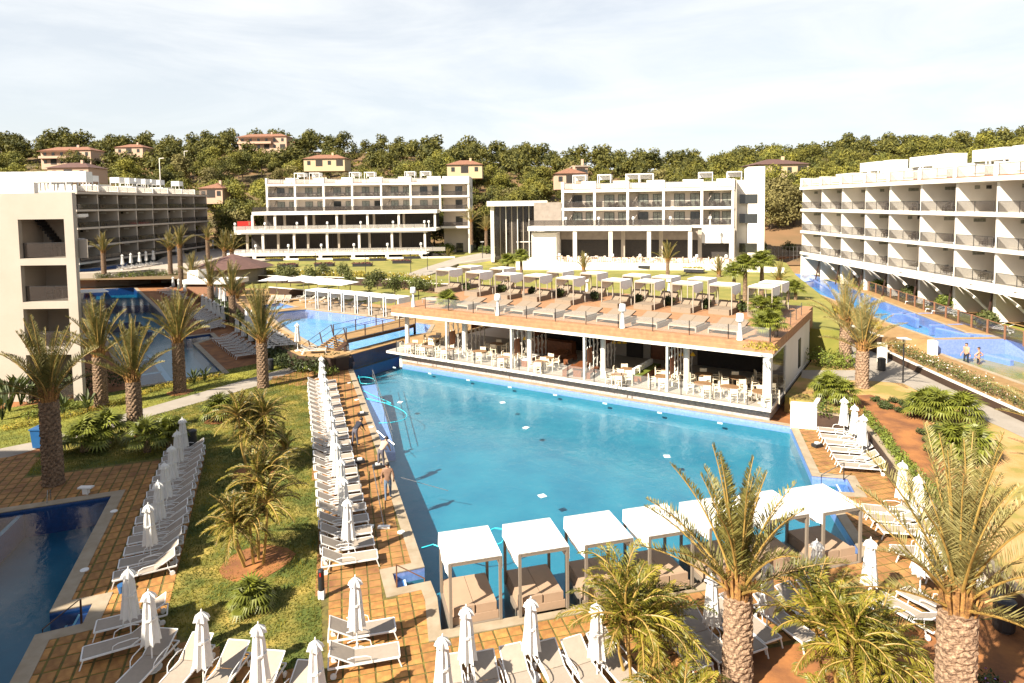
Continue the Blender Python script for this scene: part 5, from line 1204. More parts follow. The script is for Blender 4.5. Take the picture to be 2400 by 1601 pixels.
hedge(gp([(1905, 715), (1960, 735), (2020, 758), (2060, 775)], PZ), .9, .9, 'leafyellow', 'dry yellow planting on top of the tall dark river wall', 220, .07)
hedge(gp([(1900, 850), (1935, 858), (1975, 862), (1995, 860)], 1.0), 2.6, 1.5, 'leafgreen', 'dense mixed shrubs behind the restaurant side wall', 420, .09)
hedge(gp([(1900, 800), (1925, 790), (1945, 800)], 1.0), 2.4, 1.6, 'leafdark', 'dark shrubs in the corner between restaurant and path', 300, .1)
hedge(gp([(700, 872), (735, 862), (745, 870)], 0), 1.2, .6, 'leafgreen', 'flowering bush at the foot of the bridge steps', 300, .08, flowers='flowerw')
hedge(gp([(742, 882), (790, 880)], 0), 1.2, .9, 'leafgreen', 'light green bush at the far end of the pool deck', 340, .08)
hedge(gp([(625, 838), (660, 862), (700, 868), (745, 872), (800, 856)], 0), 1.5, 1.3, 'leafdark', 'dark bushes at the foot of the retaining wall under the bridge steps', 260, .1)
hedge(gp([(445, 668), (490, 700), (540, 745), (600, 790), (640, 815), (680, 845)], 0.2), 2.3, 1.5, 'leafdark', 'dark planting strip between the two terraces of loungers', 150, .13)
hedge(gp([(1030, 596), (1060, 588), (1100, 582)], 2.4), 3.2, 2.2, 'leafgreen', 'broad leaved bushes at the end of the lower restaurant terrace', 160, .22)
hedge(gp([(1125, 590), (1180, 592)], 4.0), 2.0, 1.3, 'leafgreen', 'shrubs left of the entrance hall', 200, .16)
hedge(gp([(1235, 590), (1275, 594), (1295, 590)], 4.0), 2.2, 1.6, 'leafgreen', 'shrubs right of the entrance hall', 200, .16)
hedge(gp([(1700, 596), (1712, 600)], 3.5), 1.8, 1.5, 'leafdark', 'dark bush at the right end of the terrace', 300, .12)
hedge(gp([(1760, 815), (1820, 822)], 4.85), 1.3, .45, 'leafyellow', 'yellow ground cover in the roof planter', 260, .07)
hedge(gp([(1900, 630), (1975, 650), (1960, 642)], PZ), 1.8, 1.5, 'leafdark', 'dark shrubs along the ground floor gardens of the right hotel', 120, .16)
for i, (x, y, s) in enumerate(((1972, 648, 1.0), (2008, 655, 1.0), (2058, 685, 1.1), (2130, 702, 1.1), (2215, 728, 1.1), (2312, 770, 1.3))):
    shrub(G(x, y, PZ), 1.2, 1.6, 'olive' if i % 2 else 'leafgreen', ORD[5-i].capitalize().lower()+' rounded shrub in the gardens along the right hotel, counting from the camera', None, 1500, .12)
rg = random.Random(8)
for i in range(22):
    x, y = [(2054, 942), (2076, 952), (2094, 945), (2112, 950), (2132, 948), (2108, 968), (2150, 955), (2066, 958), (2126, 962), (2145, 970), (2086, 960), (2165, 972), (2182, 1016), (2190, 1028), (2175, 1040), (2183, 1062), (2196, 1010), (2160, 1020), (2205, 1040), (2158, 942), (2172, 955), (2200, 1058)][i]
    shrub(G(x, y, 1.0), .35, .4, 'leafdark', 'small dark rosette shrub with white flowers in the dry lawn bed', 'small flowering shrubs in the dry lawn bed', 260, .06, 'flowering_shrub')
for i, (x, Y) in enumerate(((2085, 17.2), (2190, 17.0), (2310, 16.2), (2345, 17.0), (2390, 16.6), (2360, 15.4))):
    t = hedge([Vector((V(x, 900, Y).x-.3, Y, 0)), Vector((V(x, 900, Y).x+.4, Y+.2, 0))], .6, .35, 'leafdark', ['low purple flowering plant near the last lounger', 'purple flowering plant left of the pale date palm trunk', 'purple flowering plant right of the pale date palm trunk', 'purple flowering plant below the black bin', 'purple flowering plant at the right edge', 'nearest purple flowering plant in the red soil'][i], 350, .05, 'flowering_plant', 'plant', 'flowerp')
# strelitzia at the wing's foot
def bird_plant(p, label, s, seed):
    t = thing('banana_plant', label, 'plant', p, seed); t.scale = (s,)*3; rg = random.Random(seed)
    for i in range(11):
        b = MB(); a = i*2.4; d = Vector((math.cos(a), math.sin(a), 0)); h = rg.uniform(.8, 1.5); sp = rg.uniform(.15, .6); st0 = d*sp*.5+Vector((0, 0, h*.6)); b.bar((0, 0, 0), st0, .04); n_ = Vector((-d.y, d.x, 0))*.14
        mid = d*sp+Vector((0, 0, h*.95)); tip = d*(sp+.35)+Vector((0, 0, h*1.25)); b.add([st0, mid-n_, tip, mid+n_], [(0, 1, 2, 3)]); b.build('leaf', M['leafdark'], t)
    return t
for i, (x, y, s) in enumerate(((22, 965, 1.5), (48, 950, 1.3), (5, 985, 1.2), (150, 975, .8), (310, 940, .7), (205, 965, .8), (455, 900, .7), (480, 895, .7))): bird_plant(G(x, y), 'upright broad leaved plant in the border by the left wing' if i < 4 else 'small strappy plant in the border by the dark pool', s, i)['group'] = 'broad leaved plants in the left border' if i < 4 else 'strappy plants by the dark pool'
# planters on the lawns
def planter(p, label, group, m, fl, sz=(2.6, 1.2), rz=0):
    t = thing('lawn_planter', label, 'planter', p, rz, group); w, d = sz; b = MB(); b.box(-w/2, w/2, -d/2, d/2, 0, .45); b.build('box', M['black'], t)
    b = MB(); b.box(-w/2-.04, w/2+.04, -d/2-.04, d/2+.04, .452, .5); b.build('rim', M['whitem'] if fl else M['black'], t)
    ob('foliage', cloud_me('foliage', [(x_*w*.4, 0, .55, w*.2, d*.42, .3) for x_ in (-1, -.5, 0, .5, 1)], 260, .13, M[m], 4, .3), None, t); return t
for x, y in ((562, 613), (643, 612), (721, 611), (801, 611), (886, 611), (965, 606)): planter(G(x, y, 2.2), 'low dark planter with yellow-green plants in the back row on the upper lawn', 'yellow-green planters on the upper lawn', 'leafyellow', 0, (3.2, 1.6))
for x, y in ((592, 625), (675, 626), (761, 624), (850, 624), (942, 617)): planter(G(x, y, 2.2), 'low planter of dark red foliage in the front row on the upper lawn', 'red planters on the upper lawn', 'flowerr', 0, (3.4, 1.6))
planter(G(1504, 628, 3.3), 'black and white flower box on the right lawn, left one', None, 'leafyellow', 1, (2.6, 1.8), -.4); planter(G(1627, 637, 3.3), 'black and white flower box on the right lawn, right one', None, 'leafyellow', 1, (2.7, 1.8), -.4)
# grass tufts on the near lawn
def tufts(poly, n, seed, h, zz=.0, m='blade', label='', ymax=60):
    r = np.random.default_rng(seed); xs = [p[0] for p in poly]; ys = [p[1] for p in poly]; P = []
    while len(P) < n:
        q = (r.uniform(min(xs), max(xs)), r.uniform(min(ys), max(ys)))
        if q[1] < ymax and inside(q, poly): P.append(q)
    P = np.array(P); hh = h*(.5+r.random(n)); a = r.random(n)*6.28; w = .018; dx, dy = np.cos(a)*w, np.sin(a)*w; lx, ly = r.normal(0, h*.7, n), r.normal(0, h*.7, n)
    V_ = np.stack([np.stack([P[:, 0]-dx, P[:, 1]-dy, np.full(n, zz)], 1), np.stack([P[:, 0]+dx, P[:, 1]+dy, np.full(n, zz)], 1), np.stack([P[:, 0]+lx, P[:, 1]+ly, zz+hh], 1)], 1).reshape(-1, 3)
    me = bpy.data.meshes.new('grass'); me.from_pydata(V_.tolist(), [], [(i*3, i*3+1, i*3+2) for i in range(n)]); me.materials.append(M[m]); return tag(ob('grass', me, None, None, 'stuff'), label)
tufts(lawn_c, 60000, 1, .07, .004, label='patchy grass of the central lawn')
tufts(lawn_l, 16000, 2, .08, .004, label='grass of the side lawn by the dark pool')
# ------------------------------------------------------------------ loungers
def mk_lounger():
    t = thing('sun_lounger', 'x', 'sun lounger')
    L_, w = 1.95, .33; hf = .33; xb = -.30   # local +x = foot end, backrest from xb to head
    ang_ = R(30); bl = .78; hx, hz_ = xb-bl*math.cos(ang_), hf+bl*math.sin(ang_)
    f = MB()
    for s in (-1, 1):
        f.bar((xb-.72, s*w, hf-.02), (1.0, s*w, hf-.02), .035, .05); f.bar((xb, s*w, hf+.01), (hx, s*w, hz_), .03, .035)
    f.bar((1.0, -w, hf-.02), (1.0, w, hf-.02), .04); f.bar((xb-.72, -w, hf-.02), (xb-.72, w, hf-.02), .04); f.bar((hx, -w, hz_), (hx, w, hz_), .03)
    f.bar((xb-.45, -w, hf-.02), (xb-.4, -w*.8, hf+.22), .02); f.bar((xb-.45, w, hf-.02), (xb-.4, w*.8, hf+.22), .02)
    f.build('frame', M['whitem'], t)
    s_ = MB(); n = 6
    for i in range(n):
        x0, x1 = xb+(1.0-xb-.03)*i/n, xb+(1.0-xb-.03)*(i+1)/n; z0 = hf+.008-.02*math.sin(math.pi*i/n); z1 = hf+.008-.02*math.sin(math.pi*(i+1)/n)
        s_.add([(x0, -w+.02, z0), (x1, -w+.02, z1), (x1, w-.02, z1), (x0, w-.02, z0)], [(0, 1, 2, 3)])
    s_.build('sling_seat', M['sling'], t)
    s_ = MB(); s_.add([(hx+.02, -w+.02, hz_), (xb, -w+.02, hf+.02), (xb, w-.02, hf+.02), (hx+.02, w-.02, hz_)], [(0, 1, 2, 3)]); s_.build('sling_backrest', M['sling'], t)
    lg = MB(); lg.bar((0, 0, 0), (-.10, 0, hf-.04), .035); lm = lg.me('leg', M['whitem'])
    for s in (-1, 1):
        o = ob('leg', lm, None, t); o.location = (1.05, s*w, 0)
        l2 = MB(); l2.bar((xb-.55, s*w, .08), (xb-.45, s*w, hf-.04), .03); l2.build('rear_leg', M['whitem'], t)
        a = MB(); a.tube([(.22, s*(w+.02), hf-.02), (.18, s*(w+.04), hf+.16), (.05, s*(w+.05), hf+.22), (-.3, s*(w+.05), hf+.24), (-.48, s*(w+.03), hf+.2)], .016, 5); a.build('armrest', M['whitem'], t)
        wh = MB(); wh.v = [(xb-.58+.09*math.cos(q*.5236), s*(w+.02)+e, .09+.09*math.sin(q*.5236)) for e in (-.02, .02) for q in range(12)]; wh.f = [tuple(range(12))[::-1], tuple(range(12, 24))]+[(i, (i+1) % 12, 12+(i+1) % 12, 12+i) for i in range(12)]; wh.build('wheel', M['whitem'], t)
    t.location = (0, -100, 0)
    return t
LNG = mk_lounger(); used_l = [False]
def lounger(p, rz, label, group=None):
    if not used_l[0]: used_l[0] = True; LNG.location = p; LNG.rotation_euler = (0, 0, rz); LNG['label'] = label; o = LNG; 
    else: o = dup(LNG, p, rz, label)
    if group: o['group'] = group
    return o
def umb_me():
    b = MB(); n = 16; prof = [(.03, 2.36), (.15, 2.24), (.19, 2.12), (.11, 2.10), (.14, 1.9), (.175, 1.4), (.22, 1.0), (.235, .86), (.15, .80), (.04, .78)]
    for k, (r, z) in enumerate(prof):
        for i in range(n):
            a = 2*math.pi*i/n; q = r*(1+(.22 if i % 2 else -.18)*(0 if k in (0, len(prof)-1) else 1)); zz = z-(.06 if (i % 2 and 5 < k < 8) else 0); b.v.append((q*math.cos(a), q*math.sin(a), zz))
    for k in range(len(prof)-1):
        for i in range(n): j = (i+1) % n; b.f.append((k*n+i, k*n+j, (k+1)*n+j, (k+1)*n+i))
    p = MB(); p.lathe([(.022, .05), (.022, 2.4), (.01, 2.44)], 8); q = MB(); q.lathe([(.26, 0), (.26, .045), (.05, .06), (.04, .3)], 14)
    s = MB(); s.lathe([(.20, 1.52), (.20, 1.58)], 12)
    return b.me('folded_canopy', M['umb']), p.me('pole', M['whitem']), q.me('base', M['whitem']), s.me('strap', M['umb'])
UM = umb_me()
def parasol(p, label, group=None, s=1.0, tilt=0, rz=None):
    t = thing('folded_parasol', label, 'parasol', p, random.uniform(0, 6) if rz is None else rz, group); t.scale = (s,)*3; t.rotation_euler.x = tilt+random.uniform(-.015, .015)
    for nme, me in zip(('folded_canopy', 'pole', 'base', 'strap'), UM): ob(nme, me, None, t)
    return t
def row(p0, p1, n, face, lab, grp, umb=2, uoff=-.25, s_u=1.0, first_l='nearest', ulab=None, jitter=.03, parasols=True, ustart=.5):
    """p0 nearest ... p1 farthest; face = heading of the foot end"""
    for i in range(n):
        p = p0.lerp(p1, i/(n-1)) if n > 1 else p0
        lounger(p+Vector((random.uniform(-jitter, jitter), random.uniform(-jitter, jitter), 0)), face+random.uniform(-.04, .04), lab % nth(i, first_l), grp)
    if parasols:
        k = 0; q = ustart
        while q < n-.4:
            p = p0.lerp(p1, q/(n-1)); d = Vector((math.cos(face), math.sin(face), 0))*uoff
            parasol(p+d, (ulab or lab.replace('lounger', 'folded parasol')) % nth(k, first_l), grp.replace('loungers', 'folded parasols') if grp else None, s_u); k += 1; q += umb
def mid(a, b): return (a+b)/2
# row along the left side of the main pool
n0 = mid(G(876, 1318), G(764, 1336)); n1 = mid(G(784, 903), G(724, 908)); fa = ang(G(764, 1336), G(876, 1316))
row(n0, n1, 26, fa, 'lounger, %s from the camera in the long row left of the big pool', 'loungers along the left side of the big pool', umb=2, uoff=.0)
# shaded row on the left deck
n0 = mid(G(282, 1368), G(400, 1340)); n1 = mid(G(393, 1082), G(472, 1056)); fa = ang(G(400, 1340), G(276, 1370))
row(n0, n1, 15, fa, 'lounger, %s from the camera in the shaded row by the lower left pool', 'loungers in the shaded row by the lower left pool', umb=2.4, uoff=-.05, ustart=1.0)
# two loungers turned to the pool, bottom left
fa2 = ang(G(385, 1480), G(230, 1520))
lounger(G(310, 1470), fa2, 'upper of the two grey loungers facing the lower left pool'); lounger(G(285, 1530), fa2+.05, 'lower of the two grey loungers facing the lower left pool')
parasol(G(308, 1505), 'folded parasol beside the two loungers at the lower left pool'); parasol(G(358, 1568), 'folded parasol rising between the bottom left loungers')
fb = ang(G(380, 1530), G(290, 1625))
for i, (x, y) in enumerate(((345, 1580), (432, 1592), (520, 1612), (605, 1640), (690, 1668))):
    lounger(G(x, y), fb+.0*i, 'grey lounger with raised back at the bottom left, %s from the left' % nth(i), 'loungers along the bottom left edge')
parasol(G(478, 1625), 'folded parasol on the lawn edge, left of the pair at the bottom'); parasol(G(613, 1660), 'folded parasol on the lawn edge, right of the pair at the bottom'); parasol(G(745, 1705), 'folded parasol beside the foot of the lawn at the bottom')
# two loungers facing the main pool by its near left corner
fa = ang(G(785, 1490), G(905, 1470))
lounger(G(850, 1498), fa, 'farther of the two loungers at the near left corner of the big pool'); lounger(G(855, 1560), fa, 'nearer of the two loungers at the near left corner of the big pool'); parasol(G(838, 1530), 'folded parasol between the two loungers at the near left pool corner')
# front row facing away from the camera side (feet towards the camera)
fcl = ang(G(1090, 1560), G(1112, 1680))
for i, (x, y) in enumerate(((1060, 1650), (1148, 1640), (1220, 1622), (1308, 1610), (1376, 1600))): lounger(G(x, y), fcl+.05*i, 'grey lounger with raised back in the front row, %s from the left' % nth(i), 'loungers in the front row left of the cane palms')
lounger(G(1440, 1580), fcl+.25, 'grey lounger in the front row right against the cane palms')
for i, (x, y, l) in enumerate(((1098, 1612, 'folded parasol at the left of the front row of loungers'), (1246, 1590, 'folded parasol in the middle of the front row of loungers'), (1400, 1605, 'folded parasol partly behind the cane palms'), (1040, 1695, 'white parasol top at the bottom edge left of the front row'))): parasol(G(x, y), l)
fr = ang(G(1640, 1490), G(1720, 1570))
for i, (x, y) in enumerate(((1600, 1535), (1655, 1520), (1722, 1500), (1755, 1478), (1838, 1478), (1890, 1455), (1940, 1438))): lounger(G(x, y), fr+.02*i, 'white lounger, %s from the left in the row behind the large foreground palm' % nth(i), 'loungers behind the large foreground palm')
for x, y, l in ((1668, 1522, 'folded parasol left of the large foreground palm trunk'), (1797, 1492, 'folded parasol right of the large foreground palm trunk'), (1912, 1430, 'folded parasol tip behind the second cane palm clump'), (2035, 1425, 'folded parasol behind the fronds of the second cane palm clump')): parasol(G(x, y), l)
# right-hand rows
a, b_ = mid(G(2040, 1330-105), G(2180, 1245)), mid(G(1920, 1025), G(2000, 1022))
fR = ang(G(2050, 1100), G(1955, 1090))
for i, (x0, y0) in enumerate(((1963, 1022), (1970, 1038), (1982, 1052), (1993, 1069), (2005, 1088), (2018, 1106))): lounger(G(x0, y0), fR+.02*i, 'white lounger, %s from the brown wall in the far right row' % nth(i), 'loungers in the far right row')
for x, y, l in ((1978, 1030, 'folded parasol nearest the short brown wall'), (2002, 1050, 'second folded parasol from the short brown wall'), (2020, 1078, 'third folded parasol from the short brown wall'), (2112, 1210, 'folded parasol half hidden by pale palm fronds, left one'), (2150, 1250, 'folded parasol half hidden by pale palm fronds, right one'), (2156, 1400, 'large folded parasol in front of the right loungers')): parasol(G(x, y), l)
for i, (x0, y0) in enumerate(((2085, 1212), (2100, 1234), (2125, 1260), (2160, 1310), (2215, 1345), (2255, 1382))): lounger(G(x0, y0), fR+.06+.05*i, 'white lounger, %s from the pool steps in the near right row' % nth(i), 'loungers in the near right row')
lounger(G(2185, 1440), fr+math.pi+.1, 'white lounger left of the pale palm trunk, right one'); lounger(G(2125, 1455), fr+math.pi+.1, 'white lounger left of the pale palm trunk, left one')
# far rows beside the dark pool (shaded)
def drow(x0, y0, x1, y1, n, z, fx, lab, grp, ul): 
    f_ = ang(G(*fx[0], z), G(*fx[1], z)); row(G(x0, y0, z), G(x1, y1, z), n, f_, lab, grp, umb=2, uoff=-1.15, ulab=ul)
drow(580, 838, 525, 798, 8, 0, ((615, 812), (540, 822)), 'shaded lounger, %s from the camera in the near group by the dark pool', 'loungers in the near group by the dark pool', 'parasol, %s from the camera behind the near dark pool group')
drow(506, 772, 460, 738, 11, 0, ((540, 765), (480, 778)), 'shaded lounger, %s from the camera in the middle group by the dark pool', 'loungers in the middle group by the dark pool', 'parasol, %s from the camera behind the middle dark pool group')
drow(432, 705, 385, 683, 8, 0, ((440, 700), (365, 705)), 'shaded lounger, %s from the camera in the far group by the dark pool', 'loungers in the far group by the dark pool', 'parasol, %s from the camera behind the far dark pool group')
drow(665, 815, 612, 775, 9, 1.1, ((620, 800), (690, 795)), 'lounger, %s from the camera in the row left of the upper pool', 'loungers left of the upper pool', 'folded parasol, %s from the camera in the row left of the upper pool')
lounger(G(735, 828, 1.1), .2, 'lone lounger beside the bridge steps'); parasol(G(698, 822, 1.1), 'folded parasol beside the bridge steps')
for i in range(4): parasol(G(500+i*9, 706+i*5, 1.1), 'white folded parasol before the orange pool bar, %s from the left' % nth(i), 'parasols before the orange pool bar')
for i in range(3): lounger(G(640+i*17, 707, 1.12), -1.4, 'white chair lounger against the low dark wall, %s from the left' % nth(i), 'loungers against the low dark wall')
for i in range(7): lounger(G(700+i*22, 704+i*3.5, 1.12), -2.6, 'lounger behind the upper pool cabanas, %s from the left' % nth(i), 'loungers behind the upper pool cabanas')
for i in range(8): lounger(G(290+i*11, 632-i*1.6, z3), .7, 'white lounger beside the river pool of the far left hotel, %s from the left' % nth(i), 'loungers by the far left river pool')
for i, (x, y) in enumerate(((288, 632), (308, 628), (328, 625), (343, 622), (360, 620), (444, 590), (474, 586), (500, 585), (415, 600))): parasol(G(x, y, z3), 'white folded parasol by the river pool of the far left hotel, %s from the left' % nth(i), 'parasols by the far left river pool', 1.15)
for i, (x, y) in enumerate(((2150, 715), (2200, 733), (2215, 738), (2325, 772), (2340, 778))): lounger(G(x, y, PZ), 2.2, 'white garden chair lounger behind the glass river fence, %s from the left' % nth(i), 'loungers in the right hotel gardens')

# ------------------------------------------------------------------ cabanas over the near pool edge
def mk_cabana(w=1.72, d=2.05, h=2.1, bed=True, post=.09, mp=M['taupe'], mc=M['cushion2'], drop=1.0, name='pool_cabana', bedh=.42, out=0):
    t = thing(name, 'x', 'cabana', (0, -100, 0))
    pm = MB(); pm.box(-post/2, post/2, -post/2, post/2, 0, h); pm = pm.me('post', mp)
    for x in (post/2, w-post/2):
        for y in (post/2, d-post/2): o = ob('post', pm, None, t); o.location = (x, y, 0)
    b = MB()
    for y in (0, d-post): b.box(post+.001, w-post-.001, y+.01, y+post-.01, h-.09, h-.002)
    for x in (0, w-post): b.box(x+.01, x+post-.01, post+.001, d-post-.001, h-.09, h-.002)
    b.build('top_frame', mp, t)
    c = MB(); ng = 7; zg_ = lambda i, j: h+.03-.05*math.sin(math.pi*i/ng)*math.sin(math.pi*j/ng)*(1+.3*math.sin(i*2.3+j))
    for k_, dz_ in ((0, 0), (1, -.02)): c.v += [(-.02+(w+.04)*i/ng, (d+.02)*j/ng, zg_(i, j)+dz_) for j in range(ng+1) for i in range(ng+1)]
    nn_ = (ng+1)**2
    for j in range(ng):
        for i in range(ng): q_ = j*(ng+1)+i; c.f.append((q_, q_+1, q_+ng+2, q_+ng+1)); c.f.append((nn_+q_, nn_+q_+ng+1, nn_+q_+ng+2, nn_+q_+1))
    c.build('canopy', M['canvas'], t, smooth=True)
    for y_ in (0, d-.02): b = MB(); b.box(-.01, w+.01, y_+.002, y_+.018, h+.002, h+.034); b.build('hem', mp, t)
    n = 8
    for x, s in ((-.022, -1), (w+.022, 1)):   # side drapes with a little sag
        c = MB()
        for k in range(n):
            y0, y1 = d*k/n, d*(k+1)/n; q0, q1 = .02*math.sin(k*2.1), .02*math.sin((k+1)*2.1); c.add([(x+q0, y0, h-drop*(.72+.28*math.sin(math.pi*k/n))), (x+q1, y1, h-drop*(.72+.28*math.sin(math.pi*(k+1)/n))), (x, y1, h+.01), (x, y0, h+.01)], [(0, 1, 2, 3)])
        c.build('side_drape', M['canvas'], t)
    if bed:
        b = MB(); b.box(.1, w-.1, .12-out, d+.05, .0, bedh-.16); b.build('bed_base', mc, t)
        for x0, x1 in ((.11, w/2-.008), (w/2+.008, w-.11)): b = MB(); b.box(x0, x1, .30-out*1.4, d-.0-out*.5+.03, bedh-.155, bedh); b.build('mattress', mc, t)
        for x0, x1 in ((.16, w/2-.03), (w/2+.03, w-.16)):
            b = MB(); b.prism([(x0, .14), (x1, .14), (x1, .30), (x0, .30)], [.27]*4, [bedh+.13]*2+[bedh+.10]*2) if not out else b.prism([(x0, d-.6), (x1, d-.6), (x1, d-.05), (x0, d-.05)], [bedh-.02]*4, [bedh+.05]*2+[bedh+.42]*2); b.build('back_cushion', mc, t)
    return t
CB = mk_cabana(drop=.55)
af = a_front
for i in range(7):
    p = Vector((-2.12+i*2.212, 19.83+i*.506, .04)); l = 'white roofed cabana over the near pool edge, %s from the left' % nth(i)
    if i == 0: CB.location = p; CB.rotation_euler = (0, 0, af); CB['label'] = l; CB['group'] = 'cabanas over the near pool edge'; o = CB
    else: o = dup(CB, p, af, l)
# the platforms they stand on, in the pool
u = Vector((math.cos(af), math.sin(af), 0)); v_ = Vector((-u.y, u.x, 0))
for i in range(7):
    p = Vector((-2.12+i*2.212, 19.83+i*.506, 0)); m_ = MB(); q = [p+u*.02+v_*.02, p+u*1.7+v_*.02, p+u*1.7+v_*2.1, p+u*.02+v_*2.1]; m_.prism(q, -1.2, .035); m_.build('cabana_platform', M['taupe'], None, 'structure')
# cabanas of the upper pool
CU = mk_cabana(1.9, 2.0, 2.2, mp=M['whitem'], mc=M['cushion'], drop=.8, post=.08, name='poolside_cabana')
pa, pb_ = G(716, 722, 1.12), G(918, 745, 1.12); ru = ang(pa, pb_); stp = (pb_-pa)/6.4
for i in range(7):
    p = pa+stp*i; l = 'white cabana on the far side of the upper pool, %s from the left' % nth(i)
    if i == 0: CU.location = p; CU.rotation_euler = (0, 0, ru); CU['label'] = l; CU['group'] = 'cabanas of the upper pool'
    else: dup(CU, p, ru, l)
    b = MB(); b.box(-.3, .1, -.3, .1, -.9, -.01); o = b.build('cabana_footing', M['black'], None, 'structure'); o.location = p+Vector((math.cos(ru), math.sin(ru), 0))*1.9; o.rotation_euler = (0, 0, ru)
m_ = MB(); n_ = Vector((-math.sin(ru), math.cos(ru), 0)); m_.prism([pa-n_*.1, pb_-n_*.1+stp*.8, pb_+n_*2.6+stp*.8, pa+n_*2.6], .2, 1.125); m_.build('cabana_deck', M['cream'], None, 'structure')
# open square parasols
def open_parasol(p, label, s, rz):
    t = thing('open_parasol', label, 'parasol', p, rz, 'open white parasols behind the upper pool'); b = MB(); b.add([(-1.6, -1.6, 2.35), (1.6, -1.6, 2.35), (1.6, 1.6, 2.35), (-1.6, 1.6, 2.35), (0, 0, 2.8)], [(0, 1, 4), (1, 2, 4), (2, 3, 4), (3, 0, 4)]); b.build('canopy', M['canvas'], t)
    b = MB(); b.bar((0, 0, 0), (0, 0, 2.75), .06); b.build('pole', M['whitem'], t); t.scale = (s,)*3
for i, (x, y) in enumerate(((650, 702), (712, 702), (745, 706), (768, 710), (795, 714))): open_parasol(G(x, y, 1.1), 'open white square parasol behind the upper pool, %s from the left' % nth(i), 1.15, .3*i)
wall_line('low_wall', [G(632, 688, 1.1), G(740, 698, 1.1)], 1.1, 2.0, .3, M['darkwood'], M['white'], 'low dark wall behind the three chair loungers')

# ------------------------------------------------------------------ roof terrace furniture
def mk_daybed(w=1.95, d=2.45):
    t = thing('daybed', 'x', 'daybed', (0, -100, 0)); b = MB()
    for x in (0, w-.06):
        for y in (0, d-.06): b.box(x, x+.06, y, y+.06, 0, .34)
    b.box(.05, w-.05, .002, .05, .27, .338); b.box(.05, w-.05, d-.05, d-.002, .27, .338); b.box(.002, .05, .05, d-.05, .29, .336); b.box(w-.05, w-.002, .05, d-.05, .29, .336); b.build('frame', M['cream'], t)
    b = MB(); b.box(w+.003, w+.03, .061, d-.061, .04, .33); b.build('side_panel', M['taupe'], t); b = MB(); b.box(-.03, -.003, .061, d-.061, .04, .33); b.build('side_panel', M['taupe'], t)
    for x0, x1 in ((.03, w/2-.01), (w/2+.01, w-.03)):
        b = MB(); b.box(x0, x1, .03, d*.6, .342, .44); b.build('mattress', M['cushion'], t)
        b = MB(); b.add([(x0, d*.6, .342), (x1, d*.6, .342), (x1, d, .62), (x0, d, .62), (x0, d*.6, .44), (x1, d*.6, .44), (x1, d-.04, .72), (x0, d-.04, .72)], [(3, 2, 1, 0), (4, 5, 6, 7), (0, 1, 5, 4), (1, 2, 6, 5), (2, 3, 7, 6), (3, 0, 4, 7)]); b.build('back_cushion', M['cushion'], t)
    return t
DB = mk_daybed()
front = [(1066.6, 719.6), (1127.9, 731), (1193, 736), (1258, 743.6), (1330.8, 750), (1406.7, 756), (1487.5, 765), (1573, 772), (1660.6, 780)]
A_ = [rp(x, y, 4.85) for x, y in front]
print('beds local', [tuple(round(c, 2) for c in q) for q in A_])
a0, a1 = A_[0].x, A_[-1].x; bm = sum(q.y for q in A_)/9
for i in range(9):
    p = RL(a0+(a1-a0)*i/8, bm, 4.852); l = 'beige double daybed in the front row on the roof deck, %s from the left' % nth(i)
    if i == 0: DB.location = p; DB.rotation_euler = (0, 0, RZ-.10); DB['label'] = l; DB['group'] = 'daybeds in the front row of the roof deck'
    else: dup(DB, p, RZ-.10, l)
CRF = mk_cabana(1.8, 1.95, 2.2, mp=M['cream'], mc=M['cushion'], drop=.75, post=.07, name='roof_cabana', bedh=.42, out=.45)
midl = [(1025.8, 683), (1089.6, 692), (1154, 700.5), (1224.3, 704), (1296.7, 713), (1406.4, 719.6), (1487.5, 722), (1575, 728.7), (1665, 731.7), (1755.6, 738)]
Bm = [rp(x, y, 4.85) for x, y in midl]; print('cab local', [tuple(round(c, 2) for c in q) for q in Bm])
first = True
for i, q in enumerate(Bm):
    p = RL(q.x, q.y*.6+.4*(sum(r_.y for r_ in Bm)/10), 4.852); l = 'white framed cabana in the middle row on the roof deck, %s from the left' % nth(i)
    if first: CRF.location = p; CRF.rotation_euler = (0, 0, RZ-.08); CRF['label'] = l; CRF['group'] = 'cabanas in the middle row of the roof deck'; first = False
    else: dup(CRF, p, RZ-.08, l)
k = 0
mb = sum(r_.y for r_ in Bm)/10
for i in (0, 1, 3, 4, 5, 6, 7, 9):
    q = Bm[i]; o = dup(CRF, RL(q.x+.15, mb+3.6, 4.852 if mb+3.6+2 < DR else 4.852), RZ-.08, 'white framed cabana in the back row on the roof deck, %s from the left' % nth(k), 'cabanas in the back row of the roof deck'); k += 1
    # potted shrubs between the rows
for i in range(9):
    q = Bm[i]; shrub(RL(q.x+2.1, mb+2.6, 4.85), .6, .9, 'leafdark', 'dark clipped shrub between the cabana rows on the roof deck', 'shrubs between the roof cabanas', 700, .09)
for i, (x, y) in enumerate(((969, 719), (1167, 739), (1459, 769), (1734, 797))): floor_lamp(G(x, y, 4.86), 'white floor lamp at the front of the roof deck, %s from the left' % nth(i), 1.0, 'floor lamps on the roof deck')
for x, y, l in ((1376, 690, 'white floor lamp between the back roof cabanas'), (1568, 690, 'white floor lamp behind the back roof cabanas on the right'), (1180, 672, 'white floor lamp behind the left back roof cabanas')): floor_lamp(G(x, y, 4.86), l, 1.0)
t_ = MB(); t_.box(0, 1.9, 0, 1.1, .36, .42); 
for x in (.05, 1.79):
    for y in (.05, .99): t_.box(x, x+.06, y, y+.06, 0, .36)
o = t_.build('low_platform', M['interior']); o.location = RL(1.4, 2.2, 4.852); o.rotation_euler = (0, 0, RZ); tag(o, 'empty low table frame at the left end of the roof deck', 'table')
